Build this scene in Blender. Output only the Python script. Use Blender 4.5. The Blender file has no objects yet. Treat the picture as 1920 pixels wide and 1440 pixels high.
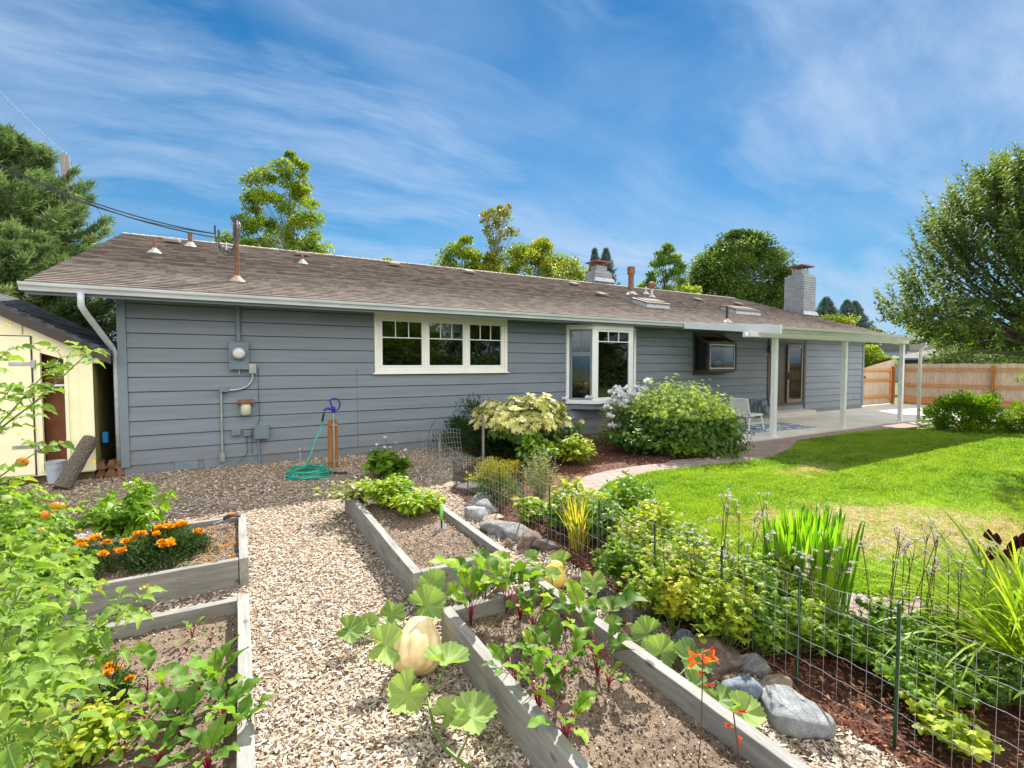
import bpy, math, random
import numpy as np
from mathutils import Vector, Matrix, noise as mnoise
R_ = math.radians
rng = np.random.default_rng(7); random.seed(7)
C = bpy.context.scene.collection
S = bpy.context.scene
# ---------------------------------------------------------------- camera, world, sun, exposure
CAM_H = 1.85; YAW = R_(29.7); PITCH = R_(2.4); FPX = 900.0
cd = bpy.data.cameras.new('camera'); cam = bpy.data.objects.new('camera', cd); C.objects.link(cam)
cam.location = (0, 0, CAM_H); cam.rotation_euler = (R_(90)-PITCH, 0, -YAW)
cd.lens = FPX/1920*36; cd.sensor_width = 36; cd.clip_end = 3000; cd.clip_start = 0.05
S.camera = cam
SUN_EL, SUN_AZ = R_(43), R_(41)      # azimuth from +Y towards +X
SUN_STRENGTH, SKY_STRENGTH, EXPOSURE = 5.0, 0.15, 1.15
sdir = Vector((math.sin(SUN_AZ)*math.cos(SUN_EL), math.cos(SUN_AZ)*math.cos(SUN_EL), math.sin(SUN_EL)))
sl = bpy.data.lights.new('sun', 'SUN'); so = bpy.data.objects.new('sun', sl); C.objects.link(so)
sl.energy = SUN_STRENGTH; sl.angle = R_(0.6); sl.color = (1.0, 0.95, 0.86)
so.rotation_euler = sdir.to_track_quat('Z', 'Y').to_euler(); so.location = (10, 10, 30)
S.view_settings.view_transform = 'Standard'; S.view_settings.look = 'None'
S.view_settings.exposure = EXPOSURE; S.view_settings.gamma = 1.0
w = bpy.data.worlds.new('World'); S.world = w; w.use_nodes = True

class NG:
    """small helper round a node tree"""
    def __init__(s, nt): s.nt = nt; s.ns = nt.nodes; s.ln = nt.links
    def n(s, typ, ins=None, **props):
        nd = s.ns.new(typ)
        for k, v in props.items(): setattr(nd, k, v)
        if ins:
            for k, v in ins.items():
                sock = nd.inputs[k]
                if isinstance(v, bpy.types.NodeSocket): s.ln.new(v, sock)
                else: sock.default_value = v
        return nd
    def math(s, op, a, b=0.0, c=None, clamp=False):
        ins = {0: a, 1: b}
        if c is not None: ins[2] = c
        return s.n('ShaderNodeMath', ins, operation=op, use_clamp=clamp).outputs[0]
    def mix(s, f, a, b, blend='MIX'):
        nd = s.n('ShaderNodeMix', data_type='RGBA', blend_type=blend)
        for i, v in ((0, f), (6, a), (7, b)):
            if isinstance(v, bpy.types.NodeSocket): s.ln.new(v, nd.inputs[i])
            else: nd.inputs[i].default_value = v if i == 0 else (tuple(v)+(1,) if len(v) == 3 else v)
        return nd.outputs[2]
    def ramp(s, f, stops):
        nd = s.n('ShaderNodeValToRGB', {0: f}); el = nd.color_ramp.elements
        while len(el) < len(stops): el.new(0.5)
        for e, (p, c) in zip(el, stops):
            e.position = p; e.color = tuple(c)+(1,) if len(c) == 3 else c
        return nd.outputs[0]
    def framp(s, f, a, b, to0=0.0, to1=1.0):
        return s.n('ShaderNodeMapRange', {0: f, 1: a, 2: b, 3: to0, 4: to1}).outputs[0]
    def noise(s, vec, scale, detail=4, rough=0.55, dist=0.0):
        return s.n('ShaderNodeTexNoise', {'Vector': vec, 'Scale': scale, 'Detail': detail, 'Roughness': rough, 'Distortion': dist}).outputs[0]
    def mapping(s, vec, scale=(1, 1, 1), rot=(0, 0, 0), loc=(0, 0, 0)):
        return s.n('ShaderNodeMapping', {'Vector': vec, 'Scale': scale, 'Rotation': rot, 'Location': loc}).outputs[0]

def build_world():
    g = NG(w.node_tree); g.ns.clear()
    sky = g.n('ShaderNodeTexSky', sky_type='NISHITA', sun_disc=False, sun_elevation=SUN_EL, sun_rotation=SUN_AZ,
              air_density=1.0, dust_density=0.0, ozone_density=4.0, altitude=300)
    hsv = g.n('ShaderNodeHueSaturation', {'Saturation': 1.25, 'Value': 0.86, 'Hue': 0.497, 'Color': sky.outputs[0]}).outputs[0]
    tc = g.n('ShaderNodeTexCoord').outputs['Generated']
    sep = g.n('ShaderNodeSeparateXYZ', {0: tc})
    z = g.math('MAXIMUM', sep.outputs[2], 0.02)
    den = g.math('ADD', z, 0.22)
    px = g.math('DIVIDE', sep.outputs[0], den); py = g.math('DIVIDE', sep.outputs[1], den)
    p = g.n('ShaderNodeCombineXYZ', {0: px, 1: py}).outputs[0]
    # wispy streaks (high cirrus): stretched noise, warped
    warp = g.n('ShaderNodeTexNoise', {'Vector': p, 'Scale': 0.9, 'Detail': 3.0}).outputs[1]
    wv = g.n('ShaderNodeVectorMath', {0: warp, 1: (0.5, 0.5, 0.5)}, operation='SUBTRACT').outputs[0]
    wv = g.n('ShaderNodeVectorMath', {0: wv, 3: 0.5}, operation='SCALE').outputs[0]
    p2 = g.n('ShaderNodeVectorMath', {0: p, 1: wv}, operation='ADD').outputs[0]
    m1 = g.mapping(p2, scale=(0.7, 2.0, 1), rot=(0, 0, R_(28)), loc=(3.1, 1.7, 0))
    n1 = g.noise(m1, 0.9, 7, 0.62, 0.0)
    c1 = g.framp(n1, 0.46, 0.66)
    m2 = g.mapping(p2, scale=(0.8, 1.3, 1), rot=(0, 0, R_(10)), loc=(7.3, 4.2, 0))
    n2 = g.noise(m2, 0.8, 5, 0.5, 0.2)
    c2 = g.framp(n2, 0.38, 0.72)
    m3 = g.mapping(p2, scale=(0.3, 5.0, 1), rot=(0, 0, R_(24)), loc=(1.0, 9.0, 0))
    n3 = g.noise(m3, 1.3, 7, 0.6, 0.0)
    c3 = g.math('MULTIPLY', g.framp(n3, 0.47, 0.75), c2)
    dens = g.math('ADD', g.math('MULTIPLY', c1, 0.72), g.math('MULTIPLY', c3, 0.5))
    dens = g.math('ADD', dens, g.math('MULTIPLY', g.framp(g.noise(g.mapping(p2, scale=(.9, 1.2, 1), loc=(2.2, 7.7, 0)), .75, 6, .55), .42, .66), 0.55), clamp=True)
    base = g.mix(1.0, hsv, (0.12, 0.36, 0.385), 'MULTIPLY')
    hz = g.framp(sep.outputs[2], 0.0, 0.45, 0.8, 0.04)
    base = g.mix(hz, base, (0.85, 1.5, 2.3))
    col = g.mix(g.math('MULTIPLY', dens, 0.85), base, (1.6, 2.1, 2.8))
    # bright broken cloud deck added behind the viewer, unseen, to fill the shaded wall
    back = g.math('MULTIPLY', g.framp(sep.outputs[1], 0.05, -0.45), g.framp(n2, 0.25, 0.6, 0.55, 1.0))
    back = g.math('MULTIPLY', back, g.framp(sep.outputs[2], 0.0, 0.1))
    col = g.mix(back, col, (9.0, 8.7, 8.2))
    bg = g.n('ShaderNodeBackground', {'Color': col, 'Strength': SKY_STRENGTH})
    g.n('ShaderNodeOutputWorld', {'Surface': bg.outputs[0]})
build_world()

# ---------------------------------------------------------------- calibration of the view (real-world positions from the photograph)
_F = (math.sin(YAW)*math.cos(PITCH), math.cos(YAW)*math.cos(PITCH), -math.sin(PITCH))
_R = (math.cos(YAW), -math.sin(YAW), 0)
_U = (math.sin(YAW)*math.sin(PITCH), math.cos(YAW)*math.sin(PITCH), math.cos(PITCH))
def ray(x, y):
    u = (x-960)/FPX; v = (720-y)/FPX
    return [_F[i]+u*_R[i]+v*_U[i] for i in range(3)]
def G(x, y, z=0.0):
    r = ray(x, y); t = (z-CAM_H)/r[2]; return Vector((r[0]*t, r[1]*t, z))
def PY(x, y, Y=10.0):
    r = ray(x, y); t = Y/r[1]; return Vector((r[0]*t, Y, CAM_H+r[2]*t))
def D(x, y, d):                       # at distance d along the view axis
    r = ray(x, y); return Vector((r[0]*d, r[1]*d, CAM_H+r[2]*d))
EAVE_Y, EAVE_Z, SLOPE, RIDGE_Y = 9.35, 3.02, 0.326, 16.5
def roofz(Y): return EAVE_Z+SLOPE*(Y-EAVE_Y)
def RP(x, y):
    r = ray(x, y); t = (EAVE_Z-SLOPE*EAVE_Y-CAM_H)/(r[2]-SLOPE*r[1]); return Vector((r[0]*t, r[1]*t, CAM_H+r[2]*t))

# ---------------------------------------------------------------- mesh helpers
def wloc(o):
    v = Vector((0, 0, 0))
    while o is not None: v = v+Vector(o.location); o = o.parent
    return v
def finish(me, mat, name, parent, loc, smooth):
    if mat is not None:
        for m in (mat if isinstance(mat, (list, tuple)) else [mat]): me.materials.append(m)
    if smooth: me.polygons.foreach_set('use_smooth', np.ones(len(me.polygons), dtype=bool))
    me.update()
    o = bpy.data.objects.new(name, me); C.objects.link(o)
    if parent is not None: o.parent = parent
    else: o.location = loc
    return o
class MB:
    def __init__(s): s.v = []; s.f = []; s.r = []; s.mi = []; s.tf = None; s.m = 0
    def _add(s, vs, fs, r=None):
        b = len(s.v); r = random.random() if r is None else r
        if s.tf is not None:
            ox, oy, a = s.tf; c, sn = math.cos(a), math.sin(a)
            vs = [(ox+x*c-y*sn, oy+x*sn+y*c, z) for x, y, z in vs]
        s.v += [tuple(v) for v in vs]; s.r += [r]*len(vs)
        s.f += [tuple(b+i for i in f) for f in fs]; s.mi += [s.m]*len(fs)
    def box(s, x0, x1, y0, y1, z0, z1, r=None):
        s._add([(x0,y0,z0),(x1,y0,z0),(x1,y1,z0),(x0,y1,z0),(x0,y0,z1),(x1,y0,z1),(x1,y1,z1),(x0,y1,z1)],
               [(0,3,2,1),(4,5,6,7),(0,1,5,4),(1,2,6,5),(2,3,7,6),(3,0,4,7)], r)
    def hexa(s, pts, r=None):
        s._add(pts, [(0,3,2,1),(4,5,6,7),(0,1,5,4),(1,2,6,5),(2,3,7,6),(3,0,4,7)], r)
    def bar(s, a, b, wd, th, up=(0,0,1), r=None):
        a = Vector(a); b = Vector(b); d = (b-a).normalized(); x = d.cross(Vector(up))
        if x.length < 1e-4: x = d.cross(Vector((1,0,0)))
        x.normalize(); y = x.cross(d); x = x*wd/2; y = y*th/2
        s.hexa([a-x-y,a+x-y,b+x-y,b-x-y,a-x+y,a+x+y,b+x+y,b-x+y], r)
    def prism(s, poly, x0, x1, axis='X', r=None):
        n = len(poly)
        mk = (lambda t, p: (t, p[0], p[1])) if axis == 'X' else ((lambda t, p: (p[0], t, p[1])) if axis == 'Y' else (lambda t, p: (p[0], p[1], t)))
        vs = [mk(x0, p) for p in poly]+[mk(x1, p) for p in poly]
        fs = [tuple(range(n-1, -1, -1)), tuple(range(n, 2*n))]+[(i, (i+1) % n, n+(i+1) % n, n+i) for i in range(n)]
        s._add(vs, fs, r)
    def tube(s, pts, rad, n=8, r=None, cap=True):
        pts = [Vector(p) for p in pts]; m = len(pts)
        if not isinstance(rad, (list, tuple)): rad = [rad]*m
        vs = []; px = None
        for i, p in enumerate(pts):
            d = (pts[min(i+1, m-1)]-pts[max(i-1, 0)])
            d = d.normalized() if d.length > 1e-9 else Vector((0,0,1))
            if px is None:
                px = d.cross(Vector((0.13, 0.2, 1)))
                if px.length < 0.1: px = d.cross(Vector((1, 0.1, 0)))
            px = (px-d*px.dot(d)).normalized(); py = d.cross(px)
            for k in range(n):
                a = 2*math.pi*k/n; vs.append(p+px*(math.cos(a)*rad[i])+py*(math.sin(a)*rad[i]))
        fs = []
        for i in range(m-1):
            for k in range(n):
                k2 = (k+1) % n; fs.append((i*n+k, i*n+k2, (i+1)*n+k2, (i+1)*n+k))
        if cap: fs += [tuple(range(n-1, -1, -1)), tuple((m-1)*n+k for k in range(n))]
        s._add(vs, fs, r)
    def lathe(s, prof, c=(0,0,0), n=20, r=None, lobes=0, amp=0.0, axis=None):
        q = Vector((0,0,1)).rotation_difference(Vector(axis)) if axis is not None else None
        vs = []; m = len(prof)
        for (rr, zz) in prof:
            for k in range(n):
                a = 2*math.pi*k/n; f = 1+(amp*abs(math.cos(a*lobes/2))-amp/2 if lobes else 0)
                v = Vector((rr*f*math.cos(a), rr*f*math.sin(a), zz))
                if q is not None: v = q @ v
                vs.append((v.x+c[0], v.y+c[1], v.z+c[2]))
        fs = [(i*n+k, i*n+(k+1) % n, (i+1)*n+(k+1) % n, (i+1)*n+k) for i in range(m-1) for k in range(n)]
        fs += [tuple(range(n-1, -1, -1)), tuple((m-1)*n+k for k in range(n))]
        s._add(vs, fs, r)
    def build(s, name, mat, parent=None, smooth=False, bevel=0, loc=None):
        v = np.array(s.v, dtype=np.float32)
        if parent is not None: off = wloc(parent)
        else: off = Vector(loc) if loc is not None else Vector((float(v[:,0].mean()), float(v[:,1].mean()), float(v[:,2].min())))
        v = v-np.array(off, dtype=np.float32)
        me = bpy.data.meshes.new(name); me.from_pydata(v.tolist(), [], s.f)
        me.attributes.new('rnd', 'FLOAT', 'POINT').data.foreach_set('value', np.array(s.r, dtype=np.float32))
        if any(s.mi): me.polygons.foreach_set('material_index', np.array(s.mi, dtype=np.int32))
        o = finish(me, mat, name, parent, off, smooth)
        if bevel:
            b = o.modifiers.new('bevel', 'BEVEL'); b.width = bevel; b.segments = 2; b.limit_method = 'ANGLE'; b.harden_normals = False
        return o
class LB:
    """numpy accumulator of triangles: leaves, blades, chips"""
    def __init__(s): s.V = []; s.F = []; s.A = []; s.L = []; s.n = 0
    def raw(s, V, F, A, L=None):
        V = np.asarray(V, dtype=np.float32).reshape(-1, 3); F = np.asarray(F, dtype=np.int64).reshape(-1, 3)
        s.V.append(V); s.F.append(F+s.n); s.A.append(np.broadcast_to(np.asarray(A, dtype=np.float32), (len(V),)).copy())
        s.L.append(np.zeros((len(V), 3), np.float32) if L is None else np.asarray(L, dtype=np.float32)); s.n += len(V)
    def leaves(s, T, pos, d, nrm, size, rnd=None, wid=1.0):
        tv, tf = T; pos = np.asarray(pos, float).reshape(-1, 3); N = len(pos)
        if N == 0: return
        d = np.broadcast_to(np.asarray(d, float), (N, 3)); nrm = np.broadcast_to(np.asarray(nrm, float), (N, 3))
        y = d/(np.linalg.norm(d, axis=1, keepdims=True)+1e-9); x = np.cross(y, nrm)
        l = np.linalg.norm(x, axis=1, keepdims=True); bad = l[:, 0] < 1e-3
        x = np.where(bad[:, None], np.cross(y, np.array([1.0, 0.3, 0.2])), x); x /= np.linalg.norm(x, axis=1, keepdims=True)
        z = np.cross(x, y); size = np.broadcast_to(np.asarray(size, float), (N,)); k = len(tv)
        wid = np.broadcast_to(np.asarray(wid, float), (N,))
        P = pos[:, None, :]+size[:, None, None]*(tv[None, :, 0:1]*wid[:, None, None]*x[:, None, :]+tv[None, :, 1:2]*y[:, None, :]+tv[None, :, 2:3]*z[:, None, :])
        Fm = (tf[None]+(np.arange(N)*k)[:, None, None]).reshape(-1, 3)
        rnd = rng.random(N) if rnd is None else np.broadcast_to(np.asarray(rnd, float), (N,))
        s.raw(P.reshape(-1, 3), Fm, np.repeat(rnd, k), np.tile(tv, (N, 1)))
    def build(s, name, mat, parent=None, smooth=False, loc=None):
        V = np.concatenate(s.V); F = np.concatenate(s.F); A = np.concatenate(s.A); L = np.concatenate(s.L)
        if parent is not None: off = wloc(parent)
        else: off = Vector(loc) if loc is not None else Vector((float(V[:,0].mean()), float(V[:,1].mean()), float(V[:,2].min())))
        V = (V-np.array(off, dtype=np.float32)).astype(np.float32)
        me = bpy.data.meshes.new(name); nt = len(F)
        me.vertices.add(len(V)); me.vertices.foreach_set('co', V.ravel())
        me.loops.add(nt*3); me.loops.foreach_set('vertex_index', F.ravel().astype(np.int32))
        me.polygons.add(nt); me.polygons.foreach_set('loop_start', np.arange(0, nt*3, 3, dtype=np.int32))
        try: me.polygons.foreach_set('loop_total', np.full(nt, 3, dtype=np.int32))
        except Exception: pass
        me.attributes.new('rnd', 'FLOAT', 'POINT').data.foreach_set('value', A)
        me.attributes.new('lc', 'FLOAT_VECTOR', 'POINT').data.foreach_set('vector', L.ravel())
        me.update(calc_edges=True)
        return finish(me, mat, name, parent, off, smooth)
# leaf templates: x across, y along, z up
def T(v, f): return (np.array(v, float), np.array(f, int))
T_TINY = T([(0,0,0),(-.3,.5,.08),(.3,.5,.08),(0,1,-.05)], [(0,2,1),(1,2,3)])
T_FOLD = T([(0,0,0),(0,.5,.03),(0,1,-.12),(-.26,.42,.1),(.26,.42,.1)], [(0,1,3),(1,2,3),(0,4,1),(1,4,2)])
T_OVAL = T([(0,0,0),(0,.33,.03),(0,.68,0),(0,1,-.16),(-.2,.2,.05),(-.27,.5,.07),(-.15,.8,-.03),(.2,.2,.05),(.27,.5,.07),(.15,.8,-.03)],
           [(0,1,4),(1,5,4),(1,2,5),(2,6,5),(2,3,6),(0,7,1),(1,7,8),(1,8,2),(2,8,9),(2,9,3)])
T_LANCE = T([(0,0,0),(0,.5,.02),(0,1,-.2),(-.11,.4,.03),(.11,.4,.03),(-.08,.75,-.06),(.08,.75,-.06)], [(0,1,3),(1,5,3),(1,2,5),(0,4,1),(1,4,6),(1,6,2)])
def rosette(n, tilt, base=None):
    v, f = base or T_FOLD; V = []; F = []
    for k in range(n):
        a = 2*math.pi*k/n+.3*(k % 2); ca, sa = math.cos(a), math.sin(a); ct, st = math.cos(tilt), math.sin(tilt); p = v.copy(); y = p[:, 1]*ct-p[:, 2]*st; z = p[:, 1]*st+p[:, 2]*ct; x = p[:, 0]
        V.append(np.stack([x*ca-y*sa, z, x*sa+y*ca], 1)); F.append(f+k*len(v))
    return np.concatenate(V), np.concatenate(F)
T_ROS = rosette(7, .45); T_ROS5 = rosette(5, .7)
T_NEED = T([(-.03,0,0),(.03,0,0),(0,1,0)], [(0,1,2)])
def ser_leaf(n=7, w=.36, depth=.09, droop=.3, cup=.12, wave=0.0, peak=.42):
    """serrated leaflet"""
    ys = np.linspace(0, 1, n+1); v = []; f = []
    for i, yy in enumerate(ys):
        h = w*math.sin(math.pi*min(1, max(0, yy)**(math.log(.5)/math.log(peak))))**.9 if 0 < yy < 1 else 0.0
        h2 = h*(1+(depth if i % 2 else -depth)); zc = -droop*yy*yy+.12*yy
        v += [(0, yy, zc), (-h2, yy+.04, zc+cup*h/w*.5+wave*math.sin(yy*13)), (h2, yy+.04, zc+cup*h/w*.5-wave*math.sin(yy*13+1))]
    for i in range(n):
        a = 3*i; b = a+3
        f += [(a, b, a+1), (b, b+1, a+1), (a, a+2, b), (b, a+2, b+2)]
    return T(v, f)
T_SER = ser_leaf(); T_SER2 = ser_leaf(6, .3, .30, .35, .1); T_TOM = ser_leaf(10, .34, .11, .6, .3, .05, .38); T_BEET = ser_leaf(11, .25, .09, .42, .20, .07, .5)
T_PEP = ser_leaf(5, .24, 0, .35, .1)
def lobed(n=40, lob=5, amp=.22, fine=.05, cup=.14, wave=.05):
    v = [(0, .0, 0)]; f = []; rings = 3
    for k in range(1, rings+1):
        for i in range(n):
            a = 2*math.pi*i/n; t = abs(((a-math.pi/2)/(2*math.pi)*lob*2) % 2-1)
            R = (1-amp+amp*t)*(1+fine*math.sin(i*2.4))*.5
            gap = math.exp(-((a-1.5*math.pi)/.35)**2)*.75
            R *= (1-gap); r = R*k/rings
            v.append((math.cos(a)*r, math.sin(a)*r, cup*(k/rings)**2*.5+wave*(k/rings)*math.cos(a*lob-math.pi/2*lob+math.pi)*.7-.05*(k/rings)))
    for i in range(n):
        j = (i+1) % n; f.append((0, 1+i, 1+j))
        for k in range(rings-1):
            a = 1+k*n; b = a+n; f += [(a+i, b+i, b+j), (a+i, b+j, a+j)]
    return T(v, f)
T_SQ = lobed(60, 5, .15, .075, .42, .055); T_MAP = lobed(22, 5, .45, .0, -.1, .05); T_PALM = lobed(28, 5, .4, .12, -.12, .06)
T_ROUND = lobed(12, 5, .1, 0, .1, .03)
def blade_pts(base, dirxy, L, bend, n=6, lean=.2):
    pts = []; x = z = 0.0; a = math.pi/2-lean
    for i in range(n+1):
        pts.append((base[0]+dirxy[0]*x, base[1]+dirxy[1]*x, base[2]+z))
        x += math.cos(a)*L/n; z += math.sin(a)*L/n; a -= bend/n*(0.4+1.2*i/n)
    return pts
def add_blade(lb, base, ang, L, wd, bend, lean, rnd, n=7, fold=.25, peak=.3):
    d = (math.cos(ang), math.sin(ang)); pts = np.array(blade_pts(base, d, L, bend, n, lean)); sd = np.array([-d[1], d[0], 0]); V = []; F = []; Ls = []
    for i, p in enumerate(pts):
        t = i/n; h = wd/2*(min(1, .45+t/peak*.55) if t < peak else math.sqrt(max(0, 1-((t-peak)/(1-peak))**2)))
        up = np.array([d[0]*-.5, d[1]*-.5, .7])*h*fold
        V += [p+sd*h+up, p, p-sd*h+up]; Ls += [(h, t, 0), (0, t, 0), (-h, t, 0)]
    for i in range(n):
        a = 3*i; F += [(a, a+1, a+4), (a, a+4, a+3), (a+1, a+2, a+5), (a+1, a+5, a+4)]
    lb.raw(V, F, rnd, Ls)
def rdir(N, zmin=-1.0):
    v = rng.normal(size=(N, 3)); v /= np.linalg.norm(v, axis=1, keepdims=True)
    if zmin > -1: v[:, 2] = np.abs(v[:, 2])*(1 if zmin >= 0 else 1)
    return v

def fbm(x, y, oct=4, seed=0):
    """value noise on arrays"""
    out = np.zeros_like(x, dtype=float); amp = 1.0; tot = 0
    for o in range(oct):
        f = 2.0**o; X = x*f+seed*17.3+o*5.1; Y = y*f-seed*9.7+o*3.3; xi = np.floor(X); yi = np.floor(Y); fx = X-xi; fy = Y-yi
        fx = fx*fx*(3-2*fx); fy = fy*fy*(3-2*fy)
        h = lambda a, b: np.modf(np.abs(np.sin(a*127.1+b*311.7)*43758.5453))[0]
        v = (h(xi, yi)*(1-fx)+h(xi+1, yi)*fx)*(1-fy)+(h(xi, yi+1)*(1-fx)+h(xi+1, yi+1)*fx)*fy
        out += amp*v; tot += amp; amp *= .5
    return out/tot
def inpoly(px, py, poly):
    c = np.zeros(len(px), bool); n = len(poly)
    for i in range(n):
        x1, y1 = poly[i]; x2, y2 = poly[(i+1) % n]
        if y1 == y2: continue
        k = ((y1 > py) != (y2 > py)) & (px < (x2-x1)*(py-y1)/(y2-y1)+x1); c ^= k
    return c

def crs(ctr, m=6):
    out = []
    for i in range(len(ctr)-1):
        p0, p1, p2, p3 = ctr[max(i-1, 0)], ctr[i], ctr[i+1], ctr[min(i+2, len(ctr)-1)]
        for j in range(m): t = j/m; out.append(.5*((2*p1)+(p2-p0)*t+(2*p0-5*p1+4*p2-p3)*t*t+(3*p1-p0-3*p2+p3)*t**3))
    return out+[ctr[-1]]
# ---------------------------------------------------------------- object helpers
def thing(name, label, cat, loc=(0,0,0), group=None):
    o = bpy.data.objects.new(name, None); o.empty_display_size = .2; C.objects.link(o); o.location = loc
    o['label'] = label; o['category'] = cat
    if group: o['group'] = group
    return o
def tag(o, label, cat, group=None, kind=None):
    o['label'] = label
    if cat: o['category'] = cat
    if group: o['group'] = group
    if kind: o['kind'] = kind
    return o
def struct(o, label=None):
    o['kind'] = 'structure'
    if label: o['label'] = label
    return o

# ---------------------------------------------------------------- materials
def newmat(name):
    m = bpy.data.materials.new(name); m.use_nodes = True; g = NG(m.node_tree); g.ns.clear()
    b = g.n('ShaderNodeBsdfPrincipled'); o = g.n('ShaderNodeOutputMaterial', {'Surface': b.outputs[0]})
    return m, g, b, o
def setb(g, b, **k):
    names = {'col': 'Base Color', 'rough': 'Roughness', 'metal': 'Metallic', 'spec': 'Specular IOR Level', 'normal': 'Normal'}
    for kk, v in k.items():
        s = b.inputs[names[kk]]
        if isinstance(v, bpy.types.NodeSocket): g.ln.new(v, s)
        else: s.default_value = tuple(v)+(1,) if kk == 'col' else v
def bump(g, h, strength=.4, dist=.01):
    return g.n('ShaderNodeBump', {'Height': h, 'Strength': strength, 'Distance': dist}).outputs[0]
def pos(g): return g.n('ShaderNodeNewGeometry').outputs['Position']
def attr(g, name, out=2): return g.n('ShaderNodeAttribute', attribute_name=name).outputs[out]
def paint(name, col, rough=.5, var=.12, sc=6, bs=.15, metal=0, spec=.5, streak=None, fine=60, rv=.0):
    m, g, b, o = newmat(name); p = pos(g)
    if streak: p1 = g.mapping(p, scale=streak)
    else: p1 = p
    n = g.noise(p1, sc, 5, .6); n2 = g.noise(p1, fine, 3, .6)
    dk = tuple(c*(1-var*1.6) for c in col); lt = tuple(min(1, c*(1+var)) for c in col)
    c = g.ramp(n, [(.3, dk), (.7, lt)])
    c = g.mix(g.math('MULTIPLY', n2, var*1.5), c, tuple(x*.55 for x in col))
    if 'siding_paint' == name or 'foundation' in name:
        zz = g.n('ShaderNodeSeparateXYZ', {0: p}).outputs[2]; c = g.mix(g.math('MULTIPLY', g.framp(zz, .05, .55, .75, 0), g.framp(g.noise(g.mapping(p, scale=(1, 1, .5)), 5, 6, .7), .4, .65)), c, (.17, .145, .12)); c = g.mix(g.math('MULTIPLY', attr(g, 'rnd'), .10), c, (.30, .31, .33))
    if rv: c = g.mix(g.math('MULTIPLY', attr(g, 'rnd'), rv), c, tuple(x*.4 for x in col))
    setb(g, b, col=c, rough=rough, metal=metal, spec=spec)
    if bs: setb(g, b, normal=bump(g, n2, bs, .006))
    return m
def leafmat(name, cols, trans=.35, rough=.5, vein=None, tcol=None, spec=.16, nz=.5, veins=0):
    m, g, b, o = newmat(name); a = attr(g, 'rnd'); n = g.noise(pos(g), 3.0, 3)
    sp_ = g.noise(pos(g), 70.0, 3, .7); a = g.math('ADD', a, g.math('MULTIPLY', g.math('SUBTRACT', sp_, .5), .45))
    f = g.math('ADD', g.math('MULTIPLY', a, 1-nz*.5), g.math('MULTIPLY', g.math('SUBTRACT', n, .5), nz), clamp=True)
    cols = [(c[0]*1.08, c[1]*.98, c[2]*.75) if c[1] > c[0] and c[1] > c[2] else c for c in cols]
    st = [(i/(len(cols)-1)*.9+.05, c) for i, c in enumerate(cols)]
    c = g.ramp(f, st)
    if vein is not None:
        lc = g.n('ShaderNodeAttribute', attribute_name='lc').outputs[1]; sp = g.n('ShaderNodeSeparateXYZ', {0: lc}); ax = g.math('ABSOLUTE', sp.outputs[0])
        if veins:     # palmate veins from the leaf base
            ang = g.math('ARCTAN2', sp.outputs[0], sp.outputs[1]); rr = g.n('ShaderNodeVectorMath', {0: lc}, operation='LENGTH').outputs[1]
            wv = g.math('ABSOLUTE', g.math('SINE', g.math('MULTIPLY', ang, veins/2.0)))
            thin = g.math('ADD', .1, g.math('MULTIPLY', g.math('SUBTRACT', .5, rr), .12))
            k = g.framp(wv, 0.0, .30, .65, 0)
        else:
            side = g.math('ABSOLUTE', g.math('SINE', g.math('MULTIPLY', g.math('SUBTRACT', sp.outputs[1], g.math('MULTIPLY', ax, .9)), 20)))
            k = g.math('MAXIMUM', g.framp(ax, .008, .026, .9, 0), g.framp(side, 0, .22, .4, 0))
        c = g.mix(k, c, vein)
    setb(g, b, col=c, rough=rough, spec=spec)
    if trans:
        tc = g.mix(1.0, c, tcol or (1.5, 1.5, .55), 'MULTIPLY'); t = g.n('ShaderNodeBsdfTranslucent', {'Color': tc})
        mx = g.n('ShaderNodeMixShader', {0: trans, 1: b.outputs[0], 2: t.outputs[0]}); g.ln.new(mx.outputs[0], o.inputs[0])
    return m
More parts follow.
